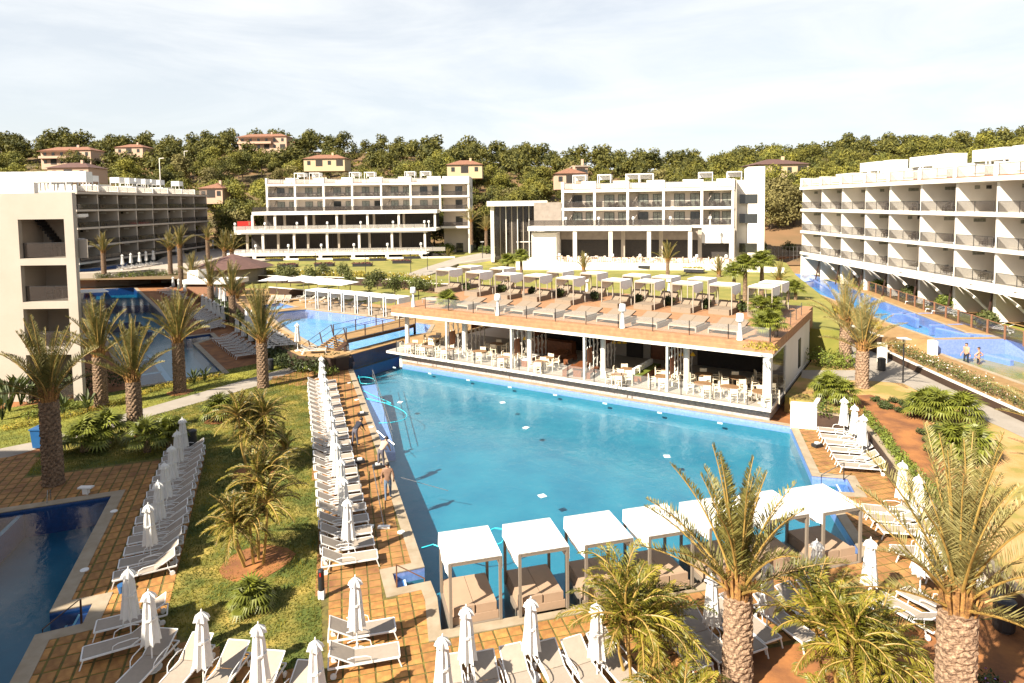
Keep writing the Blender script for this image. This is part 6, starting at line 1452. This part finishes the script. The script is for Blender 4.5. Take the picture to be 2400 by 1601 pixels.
for x, y, l in ((1050, 726, 0),): m_ = MB(); m_.lathe([(.5, 0), (.45, .06)], 12, tuple(G(x, y, 4.852))); m_.build('soil_ring', M['soil'], None, 'structure')
# deck extends behind the cabanas
lbox('rear_deck', M['wooddeck'], RS, .02, LR, DR+.002, DR+1.9, 3.2, 5.045)
# ------------------------------------------------------------------ restaurant furniture
def mk_chair():
    t = thing('dining_chair', 'x', 'chair', (0, -100, 0)); lg = MB(); lg.box(-.025, .025, -.025, .025, 0, .43); lm = lg.me('leg', M['chair'])
    for x in (-.21, .21): o = ob('leg', lm, None, t); o.location = (x, -.2, 0)
    l2 = MB(); l2.box(-.025, .025, -.025, .025, 0, .88); l2 = l2.me('leg', M['chair'])
    for x in (-.21, .21): o = ob('leg', l2, None, t); o.location = (x, .22, 0)
    b = MB(); b.box(-.235, .235, -.22, .19, .431, .465); b.build('seat', M['chair'], t); b = MB(); b.box(-.184, .184, .2, .235, .6, .87); b.build('backrest', M['chair'], t)
    for x in (-.235, .21): b = MB(); b.box(x, x+.03, -.22, .19, .64, .665); b.box(x, x+.03, -.22, -.19, .466, .639); b.build('armrest', M['chair'], t)
    return t
CH = mk_chair()
def mk_table(rnd=True, w=.95):
    t = thing('dining_table', 'x', 'table', (0, -100, 0)); b = MB()
    if rnd: b.lathe([(w/2, .715), (w/2, .75)], 20)
    else: b.box(-w/2, w/2, -w/2, w/2, .715, .75)
    b.build('tabletop', M['tabletop'], t); b = MB(); b.lathe([(.24, 0), (.24, .02), (.04, .04), (.04, .714)], 10); b.build('pedestal', M['chair'], t); return t
TR, TS = mk_table(True, 1.15), mk_table(False, .85)
ft = {'c': True, 'r': True, 's': True}
def use(proto, key, p, rz, label, group):
    if ft[key]: ft[key] = False; proto.location = p; proto.rotation_euler = (0, 0, rz); proto['label'] = label; proto['group'] = group; return proto
    return dup(proto, p, rz, label, group)
tabs = [(966, 806, 'r', 'leftmost of the front tables'), (1002, 812, 'r', 'second of the front tables'), (1050, 818, 'r', 'third of the front tables'), (1124, 823, 'r', 'round table left of the first wooden planter'), (1181, 837, 's', 'square table before the first wooden box'), (1203, 828, 's', 'square table behind the first wooden box'), (1163, 805, 'r', 'dark round table in the shade of the left half'), (1020, 788, 'r', 'round table at the far left rear'),
        (1266, 847, 's', 'square table right of the first screen, nearer one'), (1283, 838, 's', 'square table right of the first screen, farther one'), (1450, 877, 's', 'square table before the cushioned bench, nearer one'), (1468, 864, 's', 'square table before the cushioned bench, farther one'), (1555, 882, 'r', 'round table in the middle of the right half'), (1647, 898, 'r', 'first front table right of the last screen'), (1710, 906, 'r', 'second front table right of the last screen'), (1785, 917, 'r', 'rightmost front table at the corner column'), (1728, 884, 'r', 'shaded round table behind the right front tables'), (1650, 876, 'r', 'shaded table beside the last screen'), (1570, 865, 'r', 'shaded round table under the yellow lamps'), (1805, 872, 'r', 'shaded round table in the right rear corner'), (1800, 893, 'r', 'table behind the rightmost front table')]
for x, y, k, l in tabs:
    p = G(x, y, 0.93+.75); p.z = 0.932; use(TR if k == 'r' else TS, k, p, RZ, 'tan '+('round' if k == 'r' else 'square')+' table, '+l+' of the restaurant' if 'of the' not in l else 'tan table, '+l+' in the restaurant', 'tables in the pool restaurant')
    rg = random.Random(x)
    for q in range(4):
        a = RZ+q*math.pi/2+.4+rg.uniform(-.2, .2); d = .78 if k == 'r' else .68; use(CH, 'c', p+Vector((math.cos(a)*d, math.sin(a)*d, 0)), a-math.pi/2, 'cream chair at the '+l, 'cream chairs at the '+l)
def picnic(p, rz, label):
    t = thing('picnic_table', label, 'table', p, rz); b = MB(); b.box(-.45, .45, -1.0, 1.0, .68, .75); b.build('tabletop', M['oakred'], t); b = MB(); b.box(-.32, .32, -.8, -.7, 0, .679); b.box(-.32, .32, .7, .8, 0, .679); b.build('table_legs', M['oakred'], t)
    for s in (-1, 1):
        bt = thing('picnic_bench', 'red-brown bench '+('left' if s < 0 else 'right')+' of the '+label, 'bench', tuple(Vector(p)+Vector((math.cos(rz), math.sin(rz), 0))*s*.9), rz); b = MB(); b.box(-.18, .18, -1.0, 1.0, .38, .44); b.build('seat', M['oakred'], bt); b = MB(); b.box(-.17, .17, -1.0, -.94, 0, .379); b.box(-.17, .17, .94, 1.0, 0, .379); b.build('bench_end', M['oakred'], bt)
p = G(1362, 854, 1.68); p.z = 0.932; picnic(p, RZ+.1, 'front red-brown picnic table'); p = G(1312, 825, 1.68); p.z = 0.932; picnic(p, RZ+.1, 'rear red-brown picnic table')
# cushioned bench and wooden boxes
t = thing('cushioned_bench', 'wooden bench with pale cushions and green seat beside the third screen', 'bench', RL(21.4, 1.2, 0.932), RZ); lbox('bench_box', M['oakred'], t, 0, .75, 0, 4, 0, .4); lbox('seat_pad', M['leafgreen'], t, .05, .74, .05, 3.95, .402, .47)
for i in range(6): lbox('cushion', M['canvas'], t, .0, .2, .2+i*.6, .7+i*.6, .472, .85)
t = thing('cushioned_bench', 'orange wooden bench box beside the first picture screen', 'bench', RL(12.2, .9, 0.932), RZ); lbox('bench_box', M['oakred'], t, 0, .8, 0, 2.2, 0, .45); lbox('seat_pad', M['canvas'], t, .05, .75, .1, 2.1, .452, .55)
# ------------------------------------------------------------------ bridge
BRT = thing('footbridge', 'timber footbridge with brown railings and steps down to the path', 'bridge', (0, 0, 0))
ZB = 2.15
N0, F0 = G(812, 796, ZB), G(782, 787, ZB); N1, F1 = G(958, 762, ZB), G(950, 745, ZB); N1 = N1+(N1-N0)*.12; F1 = F1+(F1-F0)*.12
SN, SF = G(752, 846, .05), G(703, 842, .05)
m_ = MB()
for i in range(46):
    f0, f1 = i/46+.001, (i+.9)/46; m_.prism([N0.lerp(N1, f0), N0.lerp(N1, f1), F0.lerp(F1, f1), F0.lerp(F1, f0)], ZB-.05, ZB)
m_.build('deck_planks', M['wood2'], BRT)
nst = 13
for i in range(nst):
    f0, f1 = i/nst, (i+1)/nst; z = ZB-(ZB-.05)*(i+.6)/nst; s_ = MB(); s_.prism([N0.lerp(SN, f0), N0.lerp(SN, f1), F0.lerp(SF, f1), F0.lerp(SF, f0)], z-.06, z); s_.build('step', M['wood2'], BRT)
for a, b in ((N0, N1), (F0, F1)): m_ = MB(); m_.bar(a-Vector((0, 0, .2)), b-Vector((0, 0, .2)), .12, .26); m_.build('side_beam', M['brownmet'], BRT)
for a, b in ((N0, SN), (F0, SF)): m_ = MB(); m_.bar(a-Vector((0, 0, .25)), b-Vector((0, 0, .15)), .1, .28); m_.build('stringer', M['brownmet'], BRT)
def rail(a, b, n, tilt=0):
    for i in range(n):
        p = a.lerp(b, i/(n-1)); m_ = MB(); m_.bar(p, p+Vector((tilt, 0, 1.0)), .09, .05); m_.build('railing_post', M['brownmet'], BRT)
    m_ = MB()
    for h in (.5, .97): m_.tube([a+Vector((tilt*h, 0, h)), b+Vector((tilt*h, 0, h))], .022, 5)
    m_.build('handrail', M['brownmet'], BRT)
rail(N0, N1, 5); rail(F0, F1, 5); rail(N0, SN, 4, -.2); rail(F0, SF, 4, -.2)
for p in (N0.lerp(F0, .12), N0.lerp(F0, .88), N1.lerp(F1, .3)): m_ = MB(); m_.bar((p.x, p.y, -1.0), (p.x, p.y, ZB-.06), .22); m_.build('pier', M['brownmet'], BRT)
b = MB(); b.prism([G(790, 838), G(819, 836), G(816, 828), G(786, 830)], -.3, 1.1); b.build('bank_wall', M['darkwood'], None, 'structure')

# ------------------------------------------------------------------ hut with mauve roof and pool bar
h = thing('garden_hut', 'round walled hut with low mauve tiled roof among the palms', 'hut', G(548, 660, 1.1), .2)
m_ = MB(); m_.lathe([(5.2, -.2), (5.2, 2.6)], 20); m_.build('wall', M['stonewall'], h); m_ = MB(); m_.lathe([(6.6, 2.5), (3, 3.7), (.1, 4.6)], 10); m_.build('roof', M['roofmauve'], h)
h = thing('pool_bar', 'low orange pool bar with flat white roof edge', 'bar', G(495, 692, 1.1), -.12)
lbox('wall', M['rust'], h, -3.6, 3.4, 0, 3, -.2, 1.6); lbox('roof_edge', M['white'], h, -4, 3.8, -.4, 3.4, 1.602, 2.2); lbox('white_panel', M['white'], h, -3.9, -2.2, .6, 3.2, 2.203, 3.4)
# ------------------------------------------------------------------ fence along the river
FN = thing('river_fence', 'smoked glass fence with rusty posts along the right hotel gardens', 'fence')
fp = [G(1990, 662, PZ), G(2037, 682, PZ), G(2106, 706, PZ), G(2165, 727, PZ), G(2277, 768, PZ), G(2400, 812, PZ), G(2520, 855, PZ)]
for i in range(len(fp)-1):
    L_ = (fp[i+1]-fp[i]).length; n = max(1, round(L_/2.2))
    for k in range(n):
        a, b_ = fp[i].lerp(fp[i+1], k/n), fp[i].lerp(fp[i+1], (k+1)/n); e = (b_-a).normalized()
        m_ = MB(); m_.bar(a, a+Vector((0, 0, 1.15)), .14, .10); m_.build('fence_post', M['rust'], FN)
        m_ = MB(); m_.prism([a+e*.1+Vector((-.01, 0, 0)), b_-e*.05+Vector((-.01, 0, 0)), b_-e*.05+Vector((.01, 0, 0)), a+e*.1+Vector((.01, 0, 0))], PZ+.08, PZ+1.05); m_.build('glass_panel', M['glassdark'], FN)
        m_ = MB(); m_.bar(a+Vector((0, 0, 1.1)), b_+Vector((0, 0, 1.1)), .05); m_.build('top_rail', M['rust'], FN)
gl = [G(1990, 660, PZ), G(2106, 700, PZ), G(2277, 762, PZ), G(2520, 850, PZ), (43, 45), (43, 92)]
patch('hotel_garden_lawn', [(p[0], p[1]) for p in gl], PZ+.006, M['lawn'])
# ------------------------------------------------------------------ lamps, bins, bollard
def street_lamp(p, h, label):
    t = thing('garden_lamp', label, 'lamp post', p); b = MB(); b.lathe([(.09, 0), (.09, .05), (.05, .06), (.05, h)], 8); b.build('pole', M['black'], t); b = MB(); b.box(-.32, .32, -.32, .32, h+.001, h+.06); b.build('head', M['whitem'], t); b = MB(); b.lathe([(.12, h-.25), (.14, h)], 8); b.build('lantern', M['glass'], t)
for x, y, z, hh, l in ((2116, 897, 1.0, 3.0, 'black garden lamp with flat head at the right path junction'), (740, 640, 2.2, 3.4, 'garden lamp on the upper lawn, leftmost'), (857, 645, 2.2, 3.4, 'garden lamp on the upper lawn, second from the left'), (963, 644, 2.2, 3.4, 'garden lamp by the entrance path fork'), (1002, 634, 2.3, 3.0, 'garden lamp beside the young trees at the path'), (1131, 605, 3.4, 3.0, 'garden lamp on the entrance path near the hall')): street_lamp(G(x, y, z), hh, l)
for x, y, hh, l in ((1478, 1, 0, 0),): pass
for x, yb, yt, Y, l in ((376, 430, 372, 200, 'tall thin street lamp among trees left of centre'), (433, 385, 355, 260, 'street lamp on the hillside road')):
    p = V(x, yb, Y); t = thing('street_lamp', l, 'lamp post', p); b = MB(); b.bar((0, 0, -6), (0, 0, (yb-yt)*Y/FOC), .18); b.build('pole', M['white'], t); b = MB(); b.bar((0, 0, (yb-yt)*Y/FOC), (1.4, 0, (yb-yt)*Y/FOC+.1), .2); b.build('lamp_arm', M['white'], t)
t = thing('bollard_light', 'black bollard light on white base at the corner of the lawn', 'bollard', G(754, 1402)); b = MB(); b.box(-.10, .10, -.10, .10, 0, .30); b.build('base', M['whitem'], t); b = MB(); b.lathe([(.105, .301), (.105, .98), (.08, 1.03)], 14); b.build('body', M['black'], t); b = MB(); b.box(-.03, .03, -.112, -.106, .82, .95); b.build('badge', M['red'], t)
def bin_(p, m, label, lid=None, s=1):
    t = thing('litter_bin', label, 'bin', p); t.scale = (s,)*3; b = MB(); b.add([(-.25, -.28, .06), (.25, -.28, .06), (.25, .28, .06), (-.25, .28, .06), (-.3, -.34, .95), (.3, -.34, .95), (.3, .34, .95), (-.3, .34, .95)], [(3, 2, 1, 0), (4, 5, 6, 7), (0, 1, 5, 4), (1, 2, 6, 5), (2, 3, 7, 6), (3, 0, 4, 7)]); b.build('body', M[m], t)
    b = MB(); b.box(-.33, .33, -.38, .36, .951, 1.02); b.build('lid', M[lid or m], t)
    for s_ in (-.22, .22): b = MB(); b.box(s_-.04, s_+.04, .28, .36, 0, .14); b.build('wheel', M['rubber'], t)
bin_(G(98, 1048), 'blue', 'blue wheeled bin on the pale path at the left', s=1.15)
def rbin(p, label, s=1):
    t = thing('litter_bin', label, 'bin', p); t.scale = (s,)*3; b = MB(); b.lathe([(.25, .05), (.27, .1), (.27, .85)], 16); b.build('body', M['black'], t); b = MB(); b.lathe([(.29, .851), (.29, .9), (.2, .96)], 16); b.build('lid', M['black'], t); b = MB(); b.lathe([(.2, 0), (.2, .049)], 12); b.build('foot', M['steel'], t)
rbin(G(634, 868), 'black litter bin beside the palm at the bridge foot'); rbin(G(2066, 869, 1.0), 'black litter bin on the right path'); rbin(G(2352, 1478), 'black round litter bin right of the pale palm trunk', 1.1); rbin(G(450, 1046), 'dark bin behind the far end of the shaded lounger row')
b = MB(); b.lathe([(.12, 0), (.17, .28)], 14); o = b.build('bucket', M['blue']); o.location = G(288, 1388); tag(o, 'blue bucket beside the first shaded lounger', 'bucket')
# skimmer lids and small white discs on the decks
for i, (x, y) in enumerate(((267, 1200), (198, 1338), (940, 1249), (893, 1092), (870, 1002), (836, 938), (818, 898), (813, 863), (1078, 0))):
    if y: b = MB(); b.lathe([(.15, 0), (.15, .03)], 14); o = b.build('skimmer_lid', M['whitem']); o.location = G(x, y)+Vector((0, 0, .02)); tag(o, 'round white skimmer lid on the deck beside a pool', 'lid', 'skimmer lids on the pool decks')
# floating squares in the pool
for i, (x, y, l) in enumerate(((1271, 1163, 'white square float nearest the cabanas'), (1563, 1070, 'white square float near the right side of the pool'), (1233, 1003, 'white square float in the middle of the pool'), (1178, 944, 'pale green float near the restaurant wall'), (938, 943, 'small white float beside the entry ramp'))):
    b = MB(); b.box(-.16, .16, -.16, .16, 0, .03); o = b.build('pool_float', M['whitem']); o.location = G(x, y, -.13); o.rotation_euler = (0, 0, .5+i); tag(o, l, 'float')
# pool lights in the wall below the restaurant
for i in range(8):
    p = RL(.8+i*3.9, -.75, -.30); b = MB(); b.box(-.16, .16, -.02, .02, -.05, .05); o = b.build('pool_light', M['whitem']); o.location = p; o.rotation_euler = (0, 0, RZ); tag(o, 'small pale pool light along the restaurant side of the pool', 'light', 'pool lights along the restaurant')
# hose and poles
hs = MB(); r_ = random.Random(3); P_ = [G(840, 880, -.1)]
for i in range(60):
    t_ = i/59; P_.append(G(845+60*math.sin(t_*16)*(.4+.6*t_)+t_*60, 880+t_*95+18*math.cos(t_*13), -.13))
hs.tube(P_, .016, 5); tag(hs.build('pool_hose', M['cyan']), 'turquoise hose looping on the water beside the entry ramp', 'hose')
hs = MB(); hs.tube([G(1000+x_, y_, -.13) for x_, y_ in ((-12, 1284), (15, 1276), (40, 1285), (80, 1296), (130, 1290), (175, 1272), (190, 1255), (180, 1240), (160, 1238), (130, 1250))], .025, 5); tag(hs.build('pool_hose', M['cyan']), 'turquoise hose floating behind the first cabanas', 'hose')
for a, b_, l in (((836, 1115), (862, 1237), 'long silver pole leaning along the loungers'), ((874, 1118), (900, 1238), 'long silver brush pole lying across the deck')):
    t = thing('pool_brush', l, 'brush'); m_ = MB(); m_.tube([G(*a)+Vector((0, 0, .6)), G(*b_)+Vector((0, 0, .06))], .022, 6); m_.build('pole', M['steel'], t); q = G(*b_); m_ = MB(); m_.box(-.25, .25, -.09, .09, .0, .1); o = m_.build('brush_head', M['whitem'], t); o.location = q
for a, b_ in (((884, 1030), (924, 1042)), ((940, 1143), (1050, 1150))): m_ = MB(); m_.tube([G(*a)+Vector((0, 0, .5)), G(*b_, -.08)], .015, 5); tag(m_.build('pool_pole', M['steel']), 'thin cleaning pole reaching into the pool from a worker', 'pole', 'cleaning poles reaching into the pool')
# equipment boxes beside the workers
for x, y, c, l in ((885, 1098, 'black', 'black and white pump box beside the man in jeans'), (843, 1086, 'black', 'black bag on the deck between workers'), (848, 975, 'black', 'black case beside the farther worker'), (1915, 1048, 'black', 'black and blue cleaning machine by the right pool edge')):
    t = thing('equipment_box', l, 'box', G(x, y), .4); m_ = MB(); m_.box(-.25, .25, -.17, .17, .03, .2); m_.build('case', M[c], t); m_ = MB(); m_.box(-.1, .12, -.1, .1, .201, .28); m_.build('cover', M['whitem'], t)
# handrails at the pool steps
def handrail(p, q, label, m='rust'):
    t = thing('pool_handrail', label, 'handrail'); m_ = MB(); m_.tube([p, p+Vector((0, 0, .85)), q+Vector((0, 0, .1)), q-Vector((0, 0, .5))], .022, 6); m_.build('rail', M[m], t); m_ = MB(); m_.tube([p+Vector((.02, .02, 0)), p+Vector((.02, .02, .84))], .022, 6); m_.build('post', M[m], t)
handrail(G(929, 1378), G(995, 1362), 'orange brown handrail at the near left pool steps'); handrail(G(190, 1464), G(100, 1482), 'dark handrail at the steps of the lower left pool', 'brownmet'); handrail(G(1977, 1125), G(1925, 1118), 'thin handrail at the right-hand pool steps', 'black')
t = thing('ramp_handrail', 'long double steel handrail along the entry ramp', 'handrail'); m_ = MB()
for h_ in (.55, .95): m_.tube([G(874, 896)+Vector((0, 0, h_)), G(920, 1028, -.3)+Vector((0, 0, h_-.45))], .022, 6)
for f_ in (0, .33, .66, 1): q = G(874, 896).lerp(G(920, 1028), f_); m_.tube([q-Vector((0, 0, .7)), q+Vector((0, 0, .95-.7*f_))], .02, 6)
m_.build('rail', M['steel'], t)
t = thing('pool_shower', 'white overflow spout on the edge of the lower left pool', 'spout', G(202, 1158)); m_ = MB(); m_.box(-.12, .12, -.1, .1, 0, .3); m_.build('base', M['whitem'], t); m_ = MB(); m_.box(-.32, .32, -.14, .14, .301, .36); m_.build('spout_plate', M['whitem'], t)
t = thing('ladder', 'small silver pool ladder handle at the far edge of the lower left pool', 'ladder', G(119, 1172)); m_ = MB(); m_.tube([(0, 0, -.6), (0, 0, .5), (.1, -.3, .6), (.1, -.5, -.6)], .022, 6); m_.build('rail', M['steel'], t)
# ------------------------------------------------------------------ vehicles in the car park
def car(p, rz, m, label, van=False):
    t = thing('parked_car', label, 'van' if van else 'car', p, rz, 'vehicles in the hillside car park'); L_, w, h = (4.6, 1.8, 1.9) if van else (4.2, 1.7, 1.45); b = MB()
    pr = [(-L_/2, .3), (L_/2, .3), (L_/2, .75), (L_*.38, .9), (L_*.2, h), (-L_*.45, h), (-L_/2, .9)]; n = len(pr)
    b.add([(x, -w/2, z) for x, z in pr]+[(x, w/2, z) for x, z in pr], [tuple(range(n)), tuple(range(n, 2*n))[::-1]]+[(i, i+n, (i+1) % n+n, (i+1) % n) for i in range(n)]); b.build('body', m, t)
    b = MB(); b.box(-L_*.3 if not van else L_*.02, L_*.2, -w/2-.01, w/2+.01, h*.62, h-.12); b.build('side_windows', M['carglass'], t); b = MB(); b.bar((L_*.385, 0, .95), (L_*.22, 0, h-.06), w*.9, .03); b.build('windscreen', M['carglass'], t)
    wm = MB(); wm.v = [(.32*math.cos(q*.5236), e, .32+.32*math.sin(q*.5236)) for e in (-.1, .1) for q in range(12)]; wm.f = [tuple(range(12)), tuple(range(12, 24))[::-1]]+[(i, 12+i, 12+(i+1) % 12, (i+1) % 12) for i in range(12)]; wm = wm.me('wheel', M['rubber'])
    for x in (-L_*.32, L_*.32):
        for y in (-w/2+.05, w/2-.05): o = ob('wheel', wm, None, t); o.location = (x, y, 0)
    return t
for i, (x, y, Yc, l, vn) in enumerate(((1832, 500, 163, 'white van parked left among the trees behind the stair tower', True), (1877, 500, 160, 'white car parked in the middle of the hillside car park', False), (1902, 500, 160, 'white car parked right beside the hotel end in the hillside car park', False), (1800, 500, 165, 'white car partly hidden beside the white van', False))):
    p = V(x, y, Yc); p.z = hz(p.x, Yc); car(p, .1*i, M['whitem'], l, vn)
for i in range(7):
    p = V(1030+i*14, 398, 262); car(Vector((p.x, 262, hz(p.x, 262)+.2)), .2, M['whitem'] if i % 2 else M['steel'], 'car in the row on the hill above the middle left hotel roof')
# car-park kerb, red container, fence
p = V(572, 520, 158); t = thing('red_container', 'bright red container behind the left end of the terraces', 'container', Vector((p.x, 158, p.z-1.0)), 0); lbox('body', M['red'], t, -1.7, 1.7, 0, 2.4, -1.5, 1.1); lbox('door_frame', M['rust'], t, 1.1, 1.4, -.05, -.002, .1, 1.0)
p0, p1 = V(1788, 498, 156), V(1885, 500, 154); m_ = MB(); m_.prism([p0, p1, p1+Vector((0, .4, 0)), p0+Vector((0, .4, 0))], hz(p0.x, 156)-1.5, hz(p0.x, 156)+.5); tag(m_.build('car_park_wall', M['white']), 'low white wall in front of the hillside car park', 'wall')
fe = thing('mesh_fence', 'thin wire fence at the foot of the bare orange slope', 'fence'); p0, p1 = V(1790, 575, 113), V(1886, 580, 112); m_ = MB()
for i in range(12): q = p0.lerp(p1, i/11); m_.bar((q.x, q.y, 3), (q.x, q.y, 5.4), .06)
for z in (3.9, 4.6, 5.35): m_.bar((p0.x, p0.y, z), (p1.x, p1.y, z), .04)
m_.build('wire_frame', M['steel'], fe)
# ------------------------------------------------------------------ people
def person(p, rz, J, Rr, label, mats, hair=True, s=1.0):
    """J: joints; one continuous skinned body with clothing colours by region"""
    names = list(J); idx = {n: i for i, n in enumerate(names)}
    E = [('pelvis', 'belly'), ('belly', 'chest'), ('chest', 'neck'), ('neck', 'head0'), ('head0', 'head1')]
    for q in 'LR': E += [('chest', 'sh'+q), ('sh'+q, 'el'+q), ('el'+q, 'wr'+q), ('wr'+q, 'ha'+q), ('pelvis', 'hip'+q), ('hip'+q, 'kn'+q), ('kn'+q, 'an'+q), ('an'+q, 'to'+q)]
    me = bpy.data.meshes.new('person'); me.from_pydata([J[n] for n in names], [(idx[a], idx[b]) for a, b in E], [])
    o = bpy.data.objects.new('tmp', me); C.objects.link(o); sk = o.modifiers.new('s', 'SKIN'); sk.use_smooth_shade = True; sb = o.modifiers.new('d', 'SUBSURF'); sb.levels = 1; sb.render_levels = 1
    for n, v in zip(names, me.skin_vertices[0].data): r = Rr[n]; v.radius = (r, r) if not hasattr(r, '__len__') else r; v.use_root = n == 'pelvis'
    dg = bpy.context.evaluated_depsgraph_get(); m2 = bpy.data.meshes.new_from_object(o.evaluated_get(dg)); bpy.data.objects.remove(o)
    m2.materials.clear(); [m2.materials.append(m) for m in mats]
    seg = [(Vector(J[a]), Vector(J[b]), a, b) for a, b in E]
    for f in m2.polygons:
        c = f.center; best = min(seg, key=lambda q: (c-(q[0]+(q[1]-q[0])*max(0, min(1, (c-q[0]).dot(q[1]-q[0])/max(1e-6, (q[1]-q[0]).length_squared))))).length); a, b = best[2], best[3]
        k = 0
        if b in ('head0', 'head1') or b[:2] in ('wr', 'ha'): k = 0
        elif a in ('chest', 'belly') or b in ('chest', 'belly') or b[:2] in ('sh', 'el'): k = 1
        elif b[:2] in ('hi', 'kn', 'an'): k = 2
        elif b[:2] == 'to': k = 3
        f.material_index = k; f.use_smooth = True
    t = thing('person', label, 'person', p, rz); t.scale = (s,)*3; ob('body', m2, None, t)
    h = (Vector(J['head0'])+Vector(J['head1']))/2; hd = MB(); pr = [(.02, -.12), (.07, -.10), (.088, -.02), (.092, .05), (.07, .105), (.02, .125)]; hd.lathe(pr, 12, tuple(h)); hd.build('head', mats[0], t, smooth=True)
    if hair: hc = MB(); hc.lathe([(.095, .0), (.102, .06), (.08, .115), (.02, .14)], 12, (h.x, h.y-.012, h.z)); hc.build('hair', M['hair'], t, smooth=True)
    fc = MB(); fc.box(h.x-.012, h.x+.012, h.y+.088, h.y+.108, h.z-.03, h.z+.01); fc.build('nose', mats[0], t)
    for sx in (-1, 1):
        fc = MB(); fc.box(h.x+sx*.09-.008, h.x+sx*.09+.008, h.y-.02, h.y+.015, h.z-.03, h.z+.03); fc.build('ear', mats[0], t)
        w_p = Vector(J['ha'+('L' if sx < 0 else 'R')]); d_ = (w_p-Vector(J['wr'+('L' if sx < 0 else 'R')])).normalized(); fg = MB()
        for k in range(4): e = Vector((d_.y, -d_.x, 0)); e = e.normalized() if e.length > .01 else Vector((0, 1, 0)); b0 = w_p+e*(k-1.5)*.018; fg.tube([b0-d_*.03, b0+d_*(.05+.008*(k in (1, 2))), b0+d_*.075+Vector((0, .012, -.006))], [.009, .008, .006], 5)
        fg.tube([w_p-d_*.04, w_p-d_*.01+Vector((-sx*.03, .02, 0)), w_p+d_*.02+Vector((-sx*.035, .03, 0))], [.01, .009, .007], 5); fg.build('hand', mats[0], t)
    return t
RAD = dict(pelvis=(.15, .11), belly=(.14, .105), chest=(.165, .115), neck=.055, head0=.065, head1=.06)
for q in 'LR': RAD.update({'sh'+q: .07, 'el'+q: .045, 'wr'+q: .03, 'ha'+q: .035, 'hip'+q: .095, 'kn'+q: .062, 'an'+q: .042, 'to'+q: .035})
def stand(stride=.12, arm=.06, lean=0.0):
    J = dict(pelvis=(0, 0, .95), belly=(0, .0+lean*.2, 1.1), chest=(0, lean*.6, 1.34), neck=(0, lean*.9, 1.5), head0=(0, lean+.01, 1.58), head1=(0, lean+.02, 1.70))
    for q, s in (('L', -1), ('R', 1)):
        J['sh'+q] = (s*.19, lean*.75, 1.42); J['el'+q] = (s*.27, lean*.7-arm*s, 1.14); J['wr'+q] = (s*.28, lean*.7+.08+arm*s*.5, .90); J['ha'+q] = (s*.275, lean*.7+.11+arm*s*.5, .82)
        J['hip'+q] = (s*.10, 0, .88); J['kn'+q] = (s*.11, stride*s*.5+.03, .49); J['an'+q] = (s*.115, stride*s, .09); J['to'+q] = (s*.13, stride*s+.16, .035)
    return J
man = person(G(910, 1172), ang(G(910, 1172), G(905, 1120))-math.pi/2, stand(.16), RAD, 'man seen from behind walking in brown T-shirt and light blue jeans beside the pool', [M['skin'], M['shirtbrown'], M['jeans'], M['whitem']])
J = stand(.10); bend = R(62)
for k in ('belly', 'chest', 'neck', 'head0', 'head1', 'shL', 'shR'):
    x, y, z = J[k]; dz, dy = z-.95, y; J[k] = (x, math.sin(bend*.8)*dz+dy, .93+math.cos(bend*.8)*dz)
for q, s in (('L', -1), ('R', 1)): x, y, z = J['sh'+q]; J['el'+q] = (x*1.05, y+.12, z-.24); J['wr'+q] = (x*.8, y+.25, z-.42); J['ha'+q] = (x*.75, y+.29, z-.48)
person(G(832, 1046), ang(G(832, 1046), G(870, 1030))-math.pi/2, J, RAD, 'worker in dark top and grey trousers leaning forward with a pole by the pool', [M['skin'], M['navy'], M['greycloth'], M['black']])
J2 = dict(J)
person(G(893, 1098), ang(G(893, 1098), G(930, 1075))-math.pi/2, J2, RAD, 'bare-armed worker in pale clothes stooping over the pool edge', [M['skin'], M['villa'], M['greycloth'], M['black']])
person(G(822, 866)+Vector((0, 0, -.5)), .3, stand(.05), RAD, 'person in dark clothes standing beside the bridge pier', [M['skin'], M['navy'], M['navy'], M['black']])
p = V(1860, 522, 145); p.z = hz(p.x, 145); person(p, 2.8, stand(.15), RAD, 'person in red top walking on the bare slope below the car park', [M['skin'], M['red'], M['navy'], M['black']], s=1.15)
person(G(2264, 858, .75), 2.0, stand(.05, .2), RAD, 'bather in dark swimwear standing in the lower river pool', [M['skin'], M['skin'], M['navy'], M['skin']])
person(G(2293, 868, .55), 1.0, stand(.05, .3), RAD, 'second bather standing deeper in the lower river pool', [M['skin'], M['skin'], M['navy'], M['skin']])
